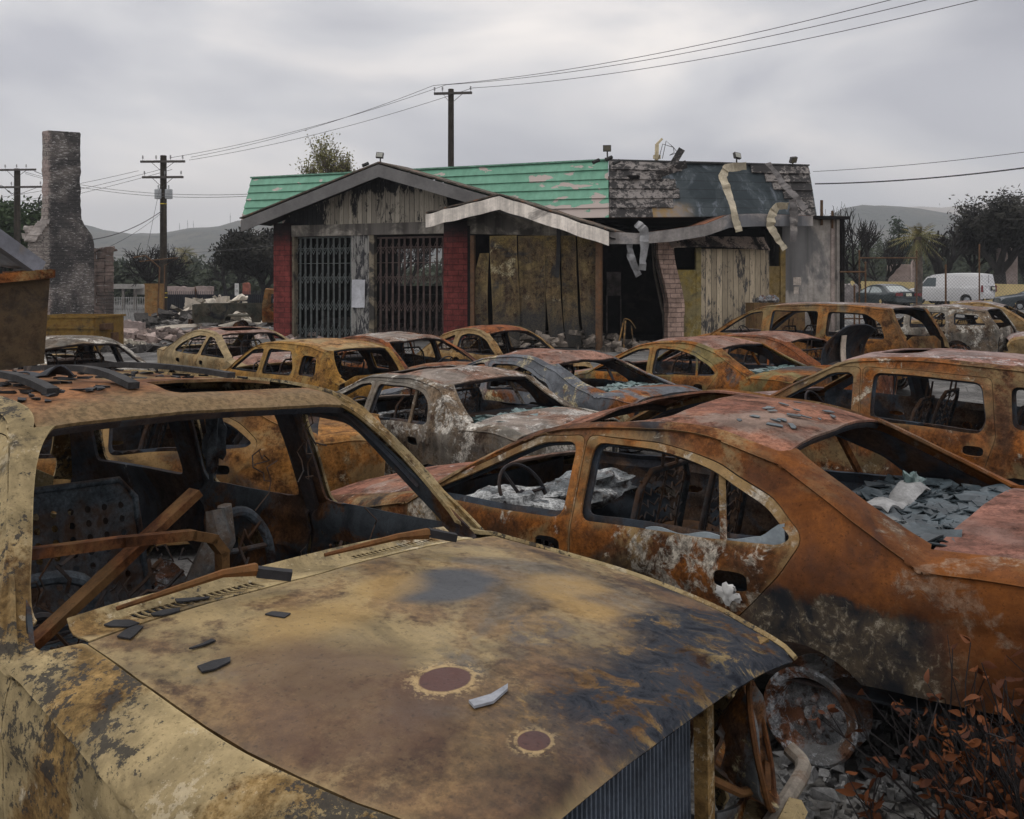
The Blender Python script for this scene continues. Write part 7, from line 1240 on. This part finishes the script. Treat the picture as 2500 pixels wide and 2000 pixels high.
def shrub(label, x, y, h, w, n, seed, lsize, lean=(0, 0)):
    rnd = random.Random(seed); t = empty('dry_shrub', (x, y, 0), label=label, cat='shrub', group='dry shrubs in front of the cars'); m = MB(); V = []; F = []
    for k in range(n):
        a = rnd.uniform(0, 6.28); r_ = w * math.sqrt(rnd.random()) * .5; P = [Vector((math.cos(a) * r_ * .5, math.sin(a) * r_ * .5, -.05))]; d = Vector((math.cos(a) * w * .5 + lean[0], math.sin(a) * w * .5 + lean[1], 1)).normalized(); hh = h * rnd.uniform(.5, 1.05)
        for j in range(7): d = (d + Vector((rnd.gauss(0, .16), rnd.gauss(0, .16), rnd.gauss(0, .06)))).normalized(); P.append(P[-1] + d * hh / 7)
        m.tube(P, [.006 - .0006 * j for j in range(8)], 4)
        for q in range(3):
            b = P[rnd.randint(3, 6)]; e_ = b + (d + Vector((rnd.gauss(0, .7), rnd.gauss(0, .7), rnd.gauss(.2, .3)))).normalized() * rnd.uniform(.08, .2); m.tube([b, e_], [.003, .0015], 3); P.append(e_)
        for p in P[3:]:
            for z in range(rnd.randint(0, 2)):
                L_ = lsize * rnd.uniform(.7, 1.35); u = Vector((rnd.gauss(0, 1), rnd.gauss(0, 1), rnd.gauss(-.4, .8))).normalized(); s = u.cross(Vector((rnd.gauss(0, 1), rnd.gauss(0, 1), rnd.gauss(0, 1)))).normalized(); nn = u.cross(s); k0 = len(V); cu = rnd.uniform(-.9, .9) * L_
                for tt, ww in ((0, .02), (.25, .19), (.5, .23), (.75, .15), (1, .01)):
                    c = p + u * L_ * tt + nn * cu * tt * tt; V += [c - s * ww * L_ + nn * .10 * L_ * (ww * 3), c, c + s * ww * L_ + nn * .10 * L_ * (ww * 3)]
                for j in range(4):
                    for q in range(2): F.append((k0 + j * 3 + q, k0 + j * 3 + q + 1, k0 + j * 3 + q + 4, k0 + j * 3 + q + 3))
    m.build('stem', M_TWIG, t, 60); link('leaves', mesh('leaves', V, F, M_DRY, 60), t); return t
shrub('tall dry shrub with orange-brown leaves at the lower right corner', 1.76, 2.80, .92, .72, 230, 3, .040, (0, .1))
shrub('smaller dry shrub left of the tall one, below the bare lamp bucket', 1.20, 2.72, .50, .5, 34, 5, .044)
m = MB(); m.sheet(lambda u, v: (-.1 + .34 * u, .16 * (v - .5) * (1 - .4 * u), .95 - .30 * u + .10 * math.sin(u * 3)), 10, 4, .02); m.tube([(-.12, 0, 0), (-.06, 0, .9)], .03, 6); m.tube([(-.30, .1, 0), (-.10, 0, .95)], .025, 6); m.tube([(.2, .1, 0), (.12, 0, .75)], .02, 6); o = m.build('burnt_scooter', plain('golden_scorched_metal', (.30, .17, .055), 3, .4, 4, .6, .3, .3, (.05, .04, .03), .5), None, 40, label='golden scorched scooter remains standing in front of the dark doorway', cat='scooter'); o.location = (X_(1532, 27.2), 27.2, 0)
# ---------------------------------------------------------------- the hazy air over the valley
hz = bpy.data.materials.new('haze'); hz.use_nodes = True; hz.node_tree.nodes.clear(); ho = hz.node_tree.nodes.new('ShaderNodeOutputMaterial'); hv = hz.node_tree.nodes.new('ShaderNodeVolumePrincipled')
hv.inputs['Color'].default_value = (.86, .90, .95, 1); hv.inputs['Density'].default_value = .00048; hz.node_tree.links.new(hv.outputs[0], ho.inputs['Volume'])
m = MB(); m.box((0, 1700, 149), (7000, 4000, 304)); m.build('haze', hz, None, 0, kind='stuff')
